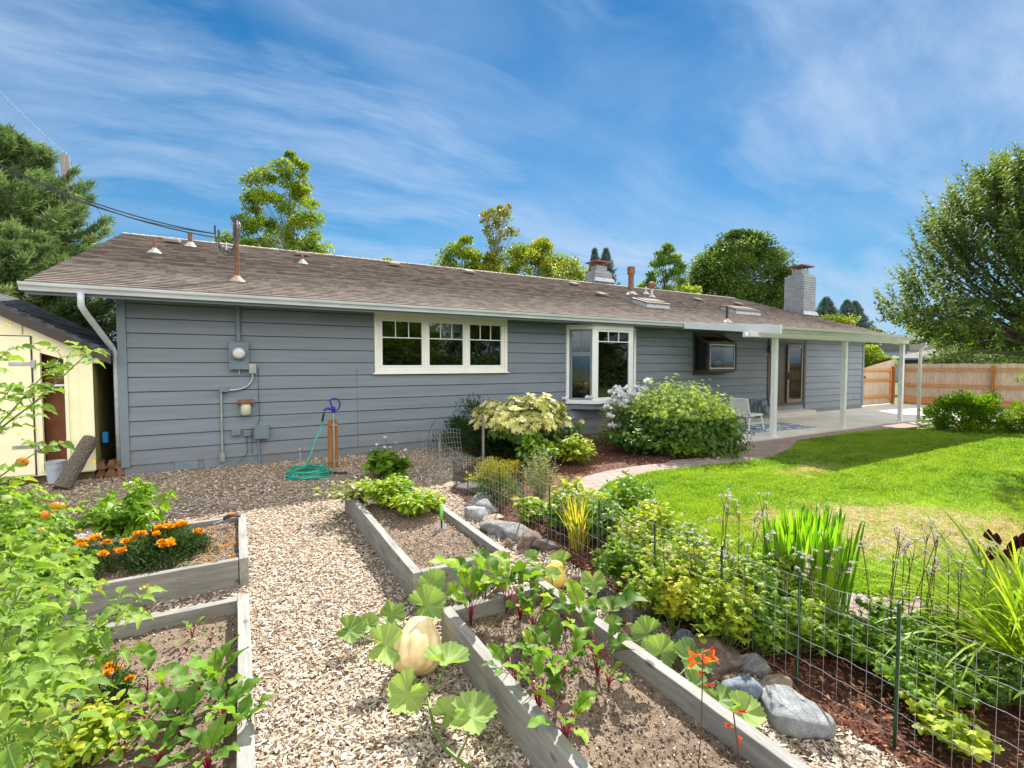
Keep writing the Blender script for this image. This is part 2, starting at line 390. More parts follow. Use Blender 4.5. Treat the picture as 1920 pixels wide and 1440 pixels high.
def wood(name, c1, c2, axis=0, rough=.8, knots=True, rv=.35, grain=9):
    m, g, b, o = newmat(name); p = pos(g)
    sc = [grain, grain, grain]; sc[axis] = .7
    off = g.n('ShaderNodeCombineXYZ', {0: g.math('MULTIPLY', attr(g, 'rnd'), 31.0), 1: 0.0, 2: g.math('MULTIPLY', attr(g, 'rnd'), 17.0)}).outputs[0]
    pv = g.n('ShaderNodeVectorMath', {0: p, 1: off}, operation='ADD').outputs[0]
    n = g.noise(g.mapping(pv, scale=sc), 3.0, 8, .7, .6); n2 = g.noise(pv, 3.0, 4)
    n3 = g.noise(g.mapping(pv, scale=[q*3 for q in sc]), 6.0, 6, .7)
    c = g.ramp(n, [(.3, c1), (.72, c2)])
    c = g.mix(g.framp(n3, .52, .75, 0, .55), c, tuple(x*.5 for x in c1))
    c = g.mix(g.math('MULTIPLY', n2, .35), c, tuple(x*.6 for x in c2))
    st_ = g.noise(g.mapping(pv, scale=[2.2 if i != axis else .8 for i in range(3)]), 2.2, 6, .7)
    c = g.mix(g.framp(st_, .50, .70, 0, .6), c, tuple(x*.62 for x in c1))
    ck = g.noise(g.mapping(pv, scale=[q*1.6 for q in sc]), 9.0, 3, .5)
    c = g.mix(g.framp(ck, .66, .72, 0, .8), c, tuple(x*.3 for x in c1))
    c = g.mix(g.math('MULTIPLY', attr(g, 'rnd'), rv), c, tuple(x*.75 for x in c1))
    if knots:
        ks = [5.5, 5.5, 5.5]; ks[axis] = 3.0
        vo = g.n('ShaderNodeTexVoronoi', {'Vector': g.mapping(pv, scale=ks), 'Scale': 1.0}).outputs[0]
        c = g.mix(g.framp(vo, .06, .13, .8, 0), c, tuple(x*.28 for x in c1))
    setb(g, b, col=c, rough=rough, spec=.25, normal=bump(g, n3, .5, .004))
    return m
M = {}
def mats():
    M['siding'] = paint('siding_paint', (.165, .205, .252), .6, .11, 1.0, .3, streak=(.6, 1, 9), fine=40)
    M['trimgray'] = paint('gray_trim_paint', (.16, .205, .25), .5, .06, 2, .1)
    M['foundation'] = paint('painted_foundation', (.15, .195, .24), .8, .15, 2.5, .6, fine=45)
    M['white'] = paint('white_paint', (.76, .78, .80), .4, .04, 3, .05, rv=.05)
    M['cream'] = paint('cream_window_paint', (.78, .78, .73), .4, .04, 3, .05)
    M['soffit'] = paint('soffit_paint', (.12, .11, .10), .7, .06, 3)
    M['gutter'] = paint('gutter_metal_paint', (.50, .55, .58), .3, .12, 1.5, .05, spec=.7, streak=(1, 1, 8))
    M['gray_metal'] = paint('gray_painted_metal', (.14, .19, .235), .45, .1, 6, .1)
    M['galv'] = paint('galvanised_metal', (.45, .48, .5), .38, .2, 9, .1, metal=.7)
    M['rust'] = paint('rusty_pipe', (.20, .085, .05), .75, .35, 9, .3)
    M['black'] = paint('black_plastic', (.02, .02, .022), .45, .2, 9, .1)
    M['rubber'] = paint('black_cable', (.035, .037, .045), .5, .2, 9, .05)
    M['brown'] = paint('dark_brown_frame', (.05, .038, .03), .5, .15, 5, .1)
    M['ventbrown'] = paint('weathered_brown_metal', (.17, .14, .125), .8, .2, 9, .2, spec=.15)
    M['tan'] = paint('tan_door_paint', (.16, .13, .10), .5, .1, 5, .1)
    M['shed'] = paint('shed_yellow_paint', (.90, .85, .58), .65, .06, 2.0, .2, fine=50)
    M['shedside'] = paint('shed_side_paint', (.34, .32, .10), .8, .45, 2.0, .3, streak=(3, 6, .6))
    M['flash'] = paint('lead_flashing', (.42, .45, .48), .45, .2, 9, .2)
    M['concrete'] = paint('concrete', (.62, .60, .55), .85, .09, .9, .3, fine=30)
    M['chimney'] = paint('chimney_paint', (.26, .29, .32), .8, .1, 4, .5, rv=.25)
    M['bark'] = paint('tree_bark', (.11, .09, .07), .9, .35, 6, .9, streak=(1, 1, .3), fine=25)
    M['bark2'] = paint('pale_bark', (.25, .22, .18), .85, .3, 6, .6)
    M['stem'] = paint('green_stem', (.13, .22, .04), .5, .2, 9, .1)
    M['stemb'] = paint('brown_stem', (.12, .08, .045), .6, .3, 9, .1)
    M['redstem'] = paint('crimson_stem', (.30, .01, .05), .4, .35, 9, .1)
    M['hose'] = paint('teal_hose', (.01, .36, .27), .35, .08, 9, .05)
    M['blue'] = paint('blue_hydrant', (.015, .02, .28), .3, .15, 9, .05)
    M['wire'] = paint('wire_mesh_metal', (.40, .41, .42), .4, .2, 30, 0, metal=.3)
    M['gstake'] = paint('green_coated_stake', (.01, .07, .03), .4, .3, 30, .1)
    M['woodx'] = wood('weathered_board_x', (.16, .155, .145), (.40, .385, .36), 0)
    M['woody'] = wood('weathered_board_y', (.20, .192, .178), (.52, .505, .475), 1)
    M['woodz'] = wood('weathered_board_z', (.15, .14, .12), (.36, .34, .3), 2)
    M['cedar'] = wood('cedar_post', (.24, .085, .02), (.48, .21, .06), 2, .7, False)
    M['cedarx'] = wood('cedar_rail', (.46, .19, .05), (.74, .36, .12), 1, .7, False)
    M['fenceb'] = wood('fence_boards', (.44, .33, .24), (.72, .58, .44), 2, .8, True, .4, 7)
    M['oldwood'] = paint('old_pole_wood', (.3, .28, .26), .9, .3, 5, .7, streak=(4, 4, .4))
    M['bucket'] = paint('blue_gray_bucket', (.38, .43, .5), .4, .08, 5, .05)
    m, g, b, o = newmat('log_bark'); p = pos(g)
    vo = g.n('ShaderNodeTexVoronoi', {'Vector': g.mapping(p, scale=(60, 60, 22)), 'Scale': 1.0}, feature='DISTANCE_TO_EDGE').outputs[0]
    n = g.noise(p, 30, 5)
    setb(g, b, col=g.mix(g.framp(vo, .03, .3), (.07, .055, .045), g.ramp(n, [(.3, (.16, .13, .11)), (.7, (.34, .3, .26))])), rough=.9, normal=bump(g, vo, 1.0, .02)); M['logbark'] = m
    M['firewood'] = paint('split_firewood', (.28, .14, .07), .8, .35, 8, .4, rv=.5)
    m, g, b, o = newmat('cover_fibreglass'); setb(g, b, col=(.78, .79, .78), rough=.5); t = g.n('ShaderNodeBsdfTranslucent', {'Color': (.92, .90, .84, 1)}); mx = g.n('ShaderNodeMixShader', {0: .45, 1: b.outputs[0], 2: t.outputs[0]}); g.ln.new(mx.outputs[0], o.inputs[0]); M['cover'] = m
    # shingles
    m, g, b, o = newmat('roof_shingles'); p = pos(g); sp = g.n('ShaderNodeSeparateXYZ', {0: p})
    cv = g.n('ShaderNodeCombineXYZ', {0: sp.outputs[0], 1: g.math('SUBTRACT', sp.outputs[1], EAVE_Y-0.002)}).outputs[0]
    def brick(off, bw, seed):
        return g.n('ShaderNodeTexBrick', {'Vector': g.mapping(cv, loc=(seed, 0, 0)), 'Color1': (.0, .0, .0, 1), 'Color2': (1, 1, 1, 1), 'Mortar': (.5, .5, .5, 1),
              'Scale': 1.0, 'Mortar Size': .0, 'Bias': 0.0, 'Brick Width': bw, 'Row Height': .135}, offset=off, offset_frequency=1).outputs[0]
    f = g.math('ADD', g.math('MULTIPLY', brick(.37, .17, 0), .5), g.math('MULTIPLY', brick(.61, .29, 3.3), .5))
    c = g.ramp(f, [(.0, (.24, .20, .175)), (.45, (.41, .345, .305)), (1, (.54, .46, .41))])
    n = g.noise(p, .8, 4); c = g.mix(g.framp(n, .4, .7, 0, .12), c, (.22, .20, .19))
    c = g.mix(g.framp(g.noise(p, 90, 3), .45, .7, 0, .35), c, (.42, .36, .32))
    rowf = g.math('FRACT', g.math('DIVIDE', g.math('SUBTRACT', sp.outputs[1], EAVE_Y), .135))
    shadow_band = g.math('MULTIPLY', g.framp(rowf, .62, .80), g.framp(brick(.43, .19, 7.7), .4, .6, .3, 1.0))
    c = g.mix(g.math('MULTIPLY', shadow_band, .72), c, (.09, .075, .068))  # step shadow of each course painted into the colour, like dark granule bands
    tabs = g.n('ShaderNodeTexBrick', {'Vector': cv, 'Color1': (1, 1, 1, 1), 'Color2': (1, 1, 1, 1), 'Mortar': (0, 0, 0, 1), 'Scale': 1.0, 'Mortar Size': .006,
              'Mortar Smooth': .2, 'Brick Width': .33, 'Row Height': .135}, offset=.37, offset_frequency=1).outputs[0]
    c = g.mix(g.math('MULTIPLY', g.math('SUBTRACT', 1.0, tabs), .6), c, (.04, .032, .028))
    deb = g.math('MULTIPLY', g.framp(g.noise(p, 9, 6, .7), .6, .72), g.framp(sp.outputs[1], EAVE_Y, EAVE_Y+1.4, .8, 0))
    c = g.mix(deb, c, (.30, .16, .06))
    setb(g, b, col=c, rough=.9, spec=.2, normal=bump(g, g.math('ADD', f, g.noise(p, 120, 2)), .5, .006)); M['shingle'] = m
    m, g, b, o = newmat('dark_shingles'); p = pos(g)
    setb(g, b, col=g.ramp(g.noise(g.mapping(p, scale=(3, 14, 3)), 3, 5), [(.35, (.035, .04, .055)), (.7, (.11, .12, .14))]), rough=.9); M['dshingle'] = m
    m, g, b, o = newmat('far_shingles'); p = pos(g)
    setb(g, b, col=g.ramp(g.noise(g.mapping(p, scale=(2, 2, 9)), 3, 5), [(.35, (.13, .125, .125)), (.7, (.22, .21, .21))]), rough=.9); M['fshingle'] = m
    # glass
    m, g, b, o = newmat('window_glass'); g.ns.remove(b)
    fr = g.n('ShaderNodeFresnel', {'IOR': 1.75}); gl = g.n('ShaderNodeBsdfGlossy', {'Roughness': .015, 'Color': (.9, .93, .95, 1)}); tr = g.n('ShaderNodeBsdfTransparent', {'Color': (.62, .68, .68, 1)})
    nz = bump(g, g.noise(pos(g), 1.3, 2), .06, .05); g.ln.new(nz, gl.inputs['Normal'])
    mx = g.n('ShaderNodeMixShader', {0: fr.outputs[0], 1: tr.outputs[0], 2: gl.outputs[0]}); g.ln.new(mx.outputs[0], o.inputs[0]); M['glass'] = m
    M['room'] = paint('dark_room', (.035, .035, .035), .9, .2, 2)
    M['pillow'] = paint('pillow_cloth', (.75, .75, .72), .9, .05, 8)
    M['leather'] = paint('brown_leather', (.3, .1, .04), .5, .2, 8)
    M['lampglass'] = paint('frosted_lamp_glass', (.5, .52, .38), .15, .1, 20)
    M['screen'] = paint('meter_glass', (.6, .62, .65), .1, .2, 60)
    # ground types
    m, g, b, o = newmat('chip_ground'); p = pos(g); n = g.noise(p, 45, 6, .7)
    c = g.ramp(n, [(.3, (.08, .055, .035)), (.5, (.27, .2, .14)), (.7, (.46, .37, .28))]); setb(g, b, col=c, rough=.9, normal=bump(g, n, 1, .02)); M['chipground'] = m
    m, g, b, o = newmat('wood_chips'); a = attr(g, 'rnd')
    c = g.ramp(a, [(0, (.07, .05, .035)), (.16, (.22, .155, .105)), (.34, (.38, .285, .195)), (.58, (.52, .42, .32)), (.88, (.68, .585, .48)), (1, (.55, .55, .55))])
    c = g.mix(g.framp(g.noise(pos(g), 1.1, 4), .42, .62, 0, .4), c, (.42, .34, .26))
    setb(g, b, col=c, rough=.8, spec=.3); M['chips'] = m
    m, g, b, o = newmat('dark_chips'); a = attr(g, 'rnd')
    setb(g, b, col=g.ramp(a, [(0, (.05, .045, .045)), (.5, (.16, .15, .145)), (1, (.3, .28, .26))]), rough=.8); M['dchips'] = m  # darker, grayer copy of the wood chips, their shade put into the colour
    m, g, b, o = newmat('garden_soil'); p = pos(g); n = g.noise(p, 20, 8, .75); n2 = g.noise(p, 3, 4); n3 = g.noise(p, 110, 3)
    c = g.ramp(n, [(.3, (.065, .045, .033)), (.52, (.2, .15, .11)), (.72, (.36, .28, .21))]); c = g.mix(g.framp(n2, .4, .62, 0, .6), c, (.30, .225, .165))
    c = g.mix(g.framp(n3, .66, .72), c, (.5, .44, .37)); setb(g, b, col=c, rough=.95, spec=.15, normal=bump(g, g.math('ADD', n, n3), .9, .015)); M['soil'] = m
    m, g, b, o = newmat('soil_crumbs'); a = attr(g, 'rnd')
    setb(g, b, col=g.ramp(a, [(0, (.08, .06, .045)), (.5, (.22, .165, .12)), (.85, (.36, .28, .21)), (1, (.7, .62, .52))]), rough=.95, spec=.15); M['crumb'] = m
    m, g, b, o = newmat('bark_mulch'); a = attr(g, 'rnd')
    setb(g, b, col=g.ramp(a, [(0, (.05, .02, .012)), (.5, (.16, .062, .032)), (.9, (.27, .115, .06)), (1, (.42, .25, .15))]), rough=.9, spec=.15); M['mulch'] = m
    m, g, b, o = newmat('mulch_ground'); p = pos(g); n = g.noise(p, 35, 8, .75)
    setb(g, b, col=g.ramp(n, [(.3, (.035, .016, .01)), (.6, (.13, .05, .028)), (.75, (.24, .11, .06))]), rough=.95, normal=bump(g, n, 1, .02)); M['mulchground'] = m
    # lawn: shared colour logic for ground sheet and blades
    def lawncol(g, a=None):
        p = pos(g); n = g.noise(p, 1.3, 5, .6); nf = g.noise(p, 7, 4, .6)
        if a is None: a = nf
        nl = g.noise(p, .45, 4, .6); cl = g.noise(p, 3.2, 5, .65)
        f_ = g.math('ADD', g.math('MULTIPLY', a, .42), g.math('ADD', g.math('MULTIPLY', n, .25), g.math('MULTIPLY', cl, .35)))
        c = g.ramp(f_, [(.28, (.04, .12, .01)), (.5, (.12, .245, .02)), (.74, (.28, .38, .05))])
        c = g.mix(g.framp(nl, .38, .62, 0, .5), c, (.32, .40, .025)); c = g.mix(g.framp(cl, .52, .68, 0, .6), c, (.20, .27, .10)); c = g.mix(g.framp(cl, .44, .30, 0, .5), c, (.05, .15, .012))
        st_ = g.noise(g.mapping(p, scale=(.5, 3.0, 1), rot=(0, 0, R_(-35))), 1.2, 3); c = g.mix(g.framp(st_, .46, .6, 0, .3), c, (.34, .44, .06))
        sp = g.n('ShaderNodeSeparateXYZ', {0: p})
        def ell(cx, cy, rx, ry, ang):
            q = g.mapping(g.n('ShaderNodeVectorMath', {0: p, 1: (cx, cy, 0)}, operation='SUBTRACT').outputs[0], rot=(0, 0, R_(ang)))
            q = g.mapping(q, scale=(1/rx, 1/ry, 0)); return g.math('SUBTRACT', 1.0, g.n('ShaderNodeVectorMath', {0: q}, operation='LENGTH').outputs[1])
        e = g.math('MAXIMUM', ell(6.4, 2.5, 2.4, 1.15, 28), g.math('MULTIPLY', ell(8.6, 4.6, 1.4, .6, 0), .45))
        k = g.framp(g.math('ADD', g.math('MULTIPLY', g.math('MAXIMUM', e, -.4), .8), g.math('SUBTRACT', g.noise(p, 2.6, 6, .7), .5)), .14, .34)
        k = g.math('MULTIPLY', k, g.framp(g.noise(p, 6, 7, .8), .36, .52, .15, 1.0))
        return g.mix(k, c, g.mix(g.noise(p, 12, 3), (.22, .15, .09), (.56, .46, .30)))
    m, g, b, o = newmat('lawn_ground'); c = lawncol(g); setb(g, b, col=g.mix(.3, c, (.06, .13, .012)), rough=.95, spec=.1); M['lawn'] = m
    m, g, b, o = newmat('grass_blades'); c = lawncol(g, attr(g, 'rnd')); setb(g, b, col=c, rough=.55, spec=.3)
    t = g.n('ShaderNodeBsdfTranslucent', {'Color': g.mix(1.0, c, (1.5, 1.6, .5), 'MULTIPLY')}); mx = g.n('ShaderNodeMixShader', {0: .4, 1: b.outputs[0], 2: t.outputs[0]}); g.ln.new(mx.outputs[0], o.inputs[0]); M['blades'] = m
    m, g, b, o = newmat('brick_pavers'); p = pos(g)
    br = g.n('ShaderNodeTexBrick', {'Vector': g.mapping(p, rot=(0, 0, R_(12))), 'Color1': (.25, .185, .16, 1), 'Color2': (.34, .265, .235, 1), 'Mortar': (.14, .105, .09, 1), 'Scale': 1.0, 'Mortar Size': .012, 'Brick Width': .40, 'Row Height': .20})
    c = g.mix(g.framp(g.noise(p, 6, 5), .35, .7, 0, .5), br.outputs[0], (.22, .165, .135))
    setb(g, b, col=c, rough=.9, normal=bump(g, br.outputs[1], -.6, .01)); M['pavers'] = m
    m, g, b, o = newmat('far_ground'); p = pos(g)
    setb(g, b, col=g.ramp(g.noise(p, .6, 6), [(.3, (.06, .09, .03)), (.7, (.14, .14, .07))]), rough=.95); M['ground'] = m
    def rock(name, c1, c2, c3):
        m, g, b, o = newmat(name); p = pos(g); n = g.noise(p, 16, 10, .78); n2 = g.noise(p, 110, 5, .75); n3 = g.noise(p, 7, 5)
        c = g.ramp(n, [(.36, c1), (.55, c2), (.72, c3)]); c = g.mix(g.framp(n2, .5, .7, 0, .4), c, c3); c = g.mix(g.framp(n3, .5, .62, 0, .4), c, c1)
        setb(g, b, col=c, rough=.85, spec=.25, normal=bump(g, g.math('ADD', g.math('MULTIPLY', n, 2.0), n2), 1.0, .02)); M[name] = m
    rock('rock_gray', (0.145, 0.145, 0.145), (0.362, 0.362, 0.37), (0.609, 0.609, 0.609)); rock('rock_blue', (0.16, 0.203, 0.246), (0.348, 0.406, 0.478), (0.609, 0.667, 0.725))
    rock('rock_brown', (0.131, 0.087, 0.0725), (0.319, 0.232, 0.189), (0.551, 0.435, 0.362)); rock('rock_tan', (0.29, 0.217, 0.145), (0.58, 0.464, 0.348), (0.797, 0.696, 0.58))
    rock('rock_dark', (0.0653, 0.058, 0.058), (0.189, 0.16, 0.152), (0.392, 0.348, 0.334)); rock('rock_flat', (0.29, 0.304, 0.319), (0.478, 0.5, 0.522), (0.667, 0.689, 0.711))
    # rug
    m, g, b, o = newmat('patterned_rug'); p = pos(g)
    ch = g.n('ShaderNodeTexVoronoi', {'Vector': p, 'Scale': 4.0}, feature='F1', distance='MANHATTAN').outputs[0]
    c = g.mix(g.framp(ch, .16, .24), (.06, .11, .2), (.82, .82, .82)); c = g.mix(g.framp(ch, .5, .58), c, (.2, .29, .4)); setb(g, b, col=c, rough=.95); M['rug'] = m
    # squash fruit
    m, g, b, o = newmat('squash_skin'); n = g.noise(pos(g), 12, 4)
    setb(g, b, col=g.ramp(n, [(.3, (.68, .48, .22)), (.7, (.86, .69, .39))]), rough=.35, normal=bump(g, n, .2, .01)); M['squash'] = m
    m, g, b, o = newmat('yellow_squash_skin'); setb(g, b, col=(.85, .62, .14), rough=.3); M['ysquash'] = m
    # leaves
    L = leafmat
    M['l_tom'] = L('tomato_leaf', [(.08, .18, .04), (.19, .34, .06), (.40, .54, .13)], .38, .6, vein=(.34, .46, .16))
    M['l_tomd'] = L('tomato_leaf_far', [(.07, .17, .03), (.20, .36, .05), (.42, .54, .10)], .42)
    M['l_pep'] = L('pepper_leaf', [(.06, .17, .02), (.17, .35, .03), (.32, .50, .06)], .4, .35, vein=(.28, .42, .1))
    M['l_beet'] = L('beet_leaf', [(.05, .15, .02), (.12, .30, .03), (.28, .45, .04), (.50, .48, .05)], .38, .5, vein=(.22, .10, .06))
    M['l_sq'] = L('squash_leaf', [(.13, .24, .09), (.22, .36, .13), (.32, .46, .16)], .32, .6, vein=(.42, .55, .26), veins=9)
    M['l_pot'] = L('potato_leaf', [(.13, .27, .03), (.30, .44, .05), (.58, .58, .08)], .42)
    M['l_mar'] = L('marigold_leaf', [(.03, .07, .035), (.06, .13, .05), (.12, .2, .07)], .2)
    M['l_green'] = L('garden_leaf', [(.07, .17, .025), (.15, .30, .03), (.30, .45, .05)], .38)
    M['l_gold'] = L('golden_leaf', [(.14, .27, .03), (.34, .44, .05), (.58, .54, .07)], .38)
    M['l_spirea'] = L('gold_shrub_leaf', [(.10, .12, .02), (.28, .26, .035), (.46, .38, .06)], .3)
    M['l_dark'] = L('dark_shrub_leaf', [(.012, .045, .014), (.03, .08, .025), (.06, .13, .035)], .18, .4)
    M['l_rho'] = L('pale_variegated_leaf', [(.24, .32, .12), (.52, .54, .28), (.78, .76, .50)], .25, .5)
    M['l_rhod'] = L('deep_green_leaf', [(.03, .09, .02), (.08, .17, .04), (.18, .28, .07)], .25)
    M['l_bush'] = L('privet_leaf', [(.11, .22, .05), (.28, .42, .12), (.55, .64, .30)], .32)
    M['l_lav'] = L('gray_green_leaf', [(.16, .2, .1), (.3, .35, .19), (.44, .48, .3)], .3)
    M['l_iris'] = L('broad_blade_leaf', [(.08, .24, .02), (.18, .40, .03), (.34, .55, .05)], .45, .35)
    M['l_grass'] = L('strap_leaf', [(.12, .25, .03), (.27, .42, .05), (.46, .52, .12)], .42, .4)
    M['l_ygrass'] = L('yellow_strap_leaf', [(.26, .34, .03), (.45, .46, .04), (.55, .34, .06)], .4)
    M['l_spruce'] = L('spruce_needles', [(.06, .12, .06), (.15, .25, .12), (.34, .42, .22)], .3, .6, tcol=(1.3, 1.3, .8))
    M['l_fir'] = L('hazed_fir_needles', [(.08, .13, .13), (.13, .19, .19), (.19, .26, .26)], .1)  # distance haze put into the needle colour, paler and bluer
    M['l_birch'] = L('birch_leaf', [(.07, .15, .02), (.19, .29, .04), (.42, .48, .08)], .4)
    M['l_yell'] = L('yellowing_leaf', [(.09, .17, .03), (.22, .29, .04), (.42, .37, .07)], .38)
    M['l_rust'] = L('rusty_leaf', [(.12, .17, .03), (.24, .24, .05), (.36, .26, .08)], .35)
    M['l_maple'] = L('maple_leaf', [(.035, .085, .03), (.10, .18, .05), (.26, .36, .11)], .32)
    M['l_poplar'] = L('poplar_leaf', [(.05, .12, .03), (.13, .24, .05), (.26, .38, .08)], .35)
    M['l_apple'] = L('apple_leaf', [(.045, .10, .035), (.13, .21, .07), (.32, .42, .17)], .36, .6, spec=.15)
    for nm, c, t in (('orange', (.95, .42, .012), .25), ('petalw', (.82, .84, .86), .25), ('pink', (.66, .57, .58), .2), ('orangered', (.95, .22, .02), .25), ('yellowf', (.85, .62, .03), .2), ('redf', (.8, .1, .02), .2), ('maroon', (.07, .015, .012), .1)):
        M[nm] = L(nm+'_petal', [tuple(x*.65 for x in c), c, tuple(min(.95, x*1.15) for x in c)], t, .6, tcol=(1.1, 1.1, 1.1), nz=.2)
    M['tomato_o'] = paint('ripening_tomato', (.85, .22, .02), .2, .1, 20, 0); M['tomato_g'] = paint('green_tomato', (.35, .5, .12), .2, .1, 20, 0)
    M['tomato_red'] = paint('red_fruit', (.6, .02, .01), .2, .1, 20, 0)
    M['l_beetg'] = L('beet_leaf_green', [(.07, .20, .04), (.17, .36, .06), (.34, .54, .08)], .36, .5, vein=(.20, .12, .06))
    M['beetroot'] = paint('beet_root', (.13, .05, .06), .6, .3, 30, .2)
    M['straw'] = paint('dry_stalk', (.5, .38, .22), .8, .2, 30, .1)
mats()
# ================================================================ SETTING: ground, lawn, paths
def sheet(name, poly, z, mat, thick=0.0):
    mb = MB()
    if thick: mb.prism(poly, z-thick, z, 'Z')
    else: mb._add([(x, y, z) for x, y in poly], [tuple(range(len(poly)))])
    o = mb.build(name, M[mat], loc=(0, 0, 0)); return struct(o)
def smooth_poly(pts, n=6, closed=False):
    P = [Vector((p[0], p[1], 0)) for p in pts]; out = []; m = len(P)
    for i in range(m if closed else m-1):
        g = (lambda k: P[k % m]) if closed else (lambda k: P[min(max(k, 0), m-1)])
        p0, p1, p2, p3 = g(i-1), g(i), g(i+1), g(i+2)
        for k in range(n):
            t = k/n; q = .5*((2*p1)+(p2-p0)*t+(2*p0-5*p1+4*p2-p3)*t*t+(3*p1-p0-3*p2+p3)*t**3); out.append((q.x, q.y))
    if not closed: out.append((P[-1].x, P[-1].y))
    return out
sheet('ground', [(-300, -120), (400, -120), (400, 500), (-300, 500)], -0.03, 'ground')
CHIP = [(-6, -2), (2.62, -2), (2.62, 6.4), (3.1, 7.4), (4.0, 8.3), (4.2, 9.98), (-6, 9.98)]
sheet('gravel_path', CHIP, 0.0, 'chipground')
MULCH = [(2.6, -2), (9.3, -2), (11, 5), (11.4, 7.0), (9.6, 10), (4.1, 10), (4.0, 8.3), (3.1, 7.4), (2.6, 6.4)]
sheet('mulch_bed', MULCH, -0.004, 'mulchground')
edge_in = smooth_poly([(11.6, 6.55), (10.2, 5.95), (8.8, 5.62), (7.3, 5.75), (5.9, 5.85), (4.75, 5.55), (4.05, 4.7), (3.75, 3.6), (3.85, 2.75), (4.2, 2.06), (4.6, 1.55), (5.1, 1.1), (6.0, .3), (7.0, -1.0), (7.6, -3)])
lawn_poly = edge_in+[(24, -3), (24, 3.9), (18.6, 4.4), (17.2, 5.6), (16.4, 6.3), (15.0, 6.6)]
sheet('lawn', lawn_poly, 0.012, 'lawn')
# brick edging walk that runs round the lawn, a ring outside edge_in
e = [Vector((x, y, 0)) for x, y in edge_in]; outer = []
for i, p in enumerate(e):
    d = (e[min(i+1, len(e)-1)]-e[max(i-1, 0)]).normalized(); nrm = Vector((-d.y, d.x, 0))
    if nrm.dot(Vector((8, 1, 0))-p) > 0: nrm = -nrm
    wdt = .62 if i < 20 else .5
    outer.append(p+nrm*wdt)
NOMULCH = [(p.x, p.y) for p in outer]+[(24, -3), (24, 7), (9.55, 7.0), (9.55, 6.1)]
mb = MB(); n = len(e)
mb._add([(p.x, p.y, .008) for p in e]+[(p.x, p.y, .008) for p in outer], [(i, i+1, n+i+1, n+i) for i in range(n-1)])
struct(mb.build('brick_path', M['pavers'], loc=(0, 0, 0)))
sheet('brick_walk', [(9.55, 6.1), (11.0, 6.28), (12.5, 6.45), (15.0, 6.52), (17.2, 6.3), (18.4, 6.4), (19.2, 6.95), (9.55, 7.0)], 0.004, 'pavers')
sheet('patio', [(9.6, 6.98), (19.4, 6.98), (19.4, 10.0), (9.6, 10.0)], 0.04, 'concrete', .06)
sheet('concrete_yard', [(19.405, 6.4), (21.5, 5.2), (24.5, 2.5), (25.9, 2.5), (25.9, 12.0), (22.4, 12.0), (22.4, 10.0), (19.405, 10.0)], 0.036, 'concrete', .06)
sheet('mulch_border', [(16.9, 5.7), (18.6, 4.5), (24, 3.9), (24.5, 2.55), (21.5, 5.15), (19.4, 6.3), (18.5, 6.35)], 0.02, 'mulchground')

# lawn grass (uncountable)
def build_grass():
    lb = LB(); V = []; N = 560000
    u = rng.random(N); r = 2.3*(20.5/2.3)**(u**.62); az = YAW+rng.uniform(-R_(22), R_(52), N)
    x = r*np.sin(az); y = r*np.cos(az); k = inpoly(x, y, lawn_poly); x, y, r = x[k], y[k], r[k]
    n = len(x); h = (.018+.016*rng.random(n))*(1+.35*(fbm(x*1.5, y*1.5, 3)-.5)); wd = .003+.0011*r*.6
    dry = np.maximum(0, 1-np.hypot((x-6.4)/2.4, (y-2.5)/1.3)); h *= (1-.6*np.minimum(1, dry*2))*(.7+.9*fbm(x*5, y*5, 3, 2)**2*1.6)
    a = rng.uniform(0, 6.28, n); ln = rng.uniform(.1, .9, n)*h; b = rng.uniform(0, 6.28, n)
    P = np.zeros((n, 3, 3)); P[:, 0] = np.stack([x-np.cos(a)*wd, y-np.sin(a)*wd, np.full(n, .01)], 1); P[:, 1] = np.stack([x+np.cos(a)*wd, y+np.sin(a)*wd, np.full(n, .01)], 1)
    P[:, 2] = np.stack([x+np.cos(b)*ln, y+np.sin(b)*ln, .012+h], 1)
    lb.raw(P.reshape(-1, 3), np.arange(3*n).reshape(-1, 3), np.repeat(rng.random(n), 3))
    tag(lb.build('grass', M['blades'], loc=(0, 0, 0)), 'mown lawn grass, bright green with a dry straw-coloured patch', 'grass', kind='stuff')
build_grass()
BEDS = {'A': (-2.35, .04, 4.50, 5.85, .235), 'B': (-2.35, .03, 1.25, 3.79, .235), 'C': (1.13, 1.98, 3.50, 6.22, .25), 'D': (1.13, 1.955, .55, 2.93, .24)}
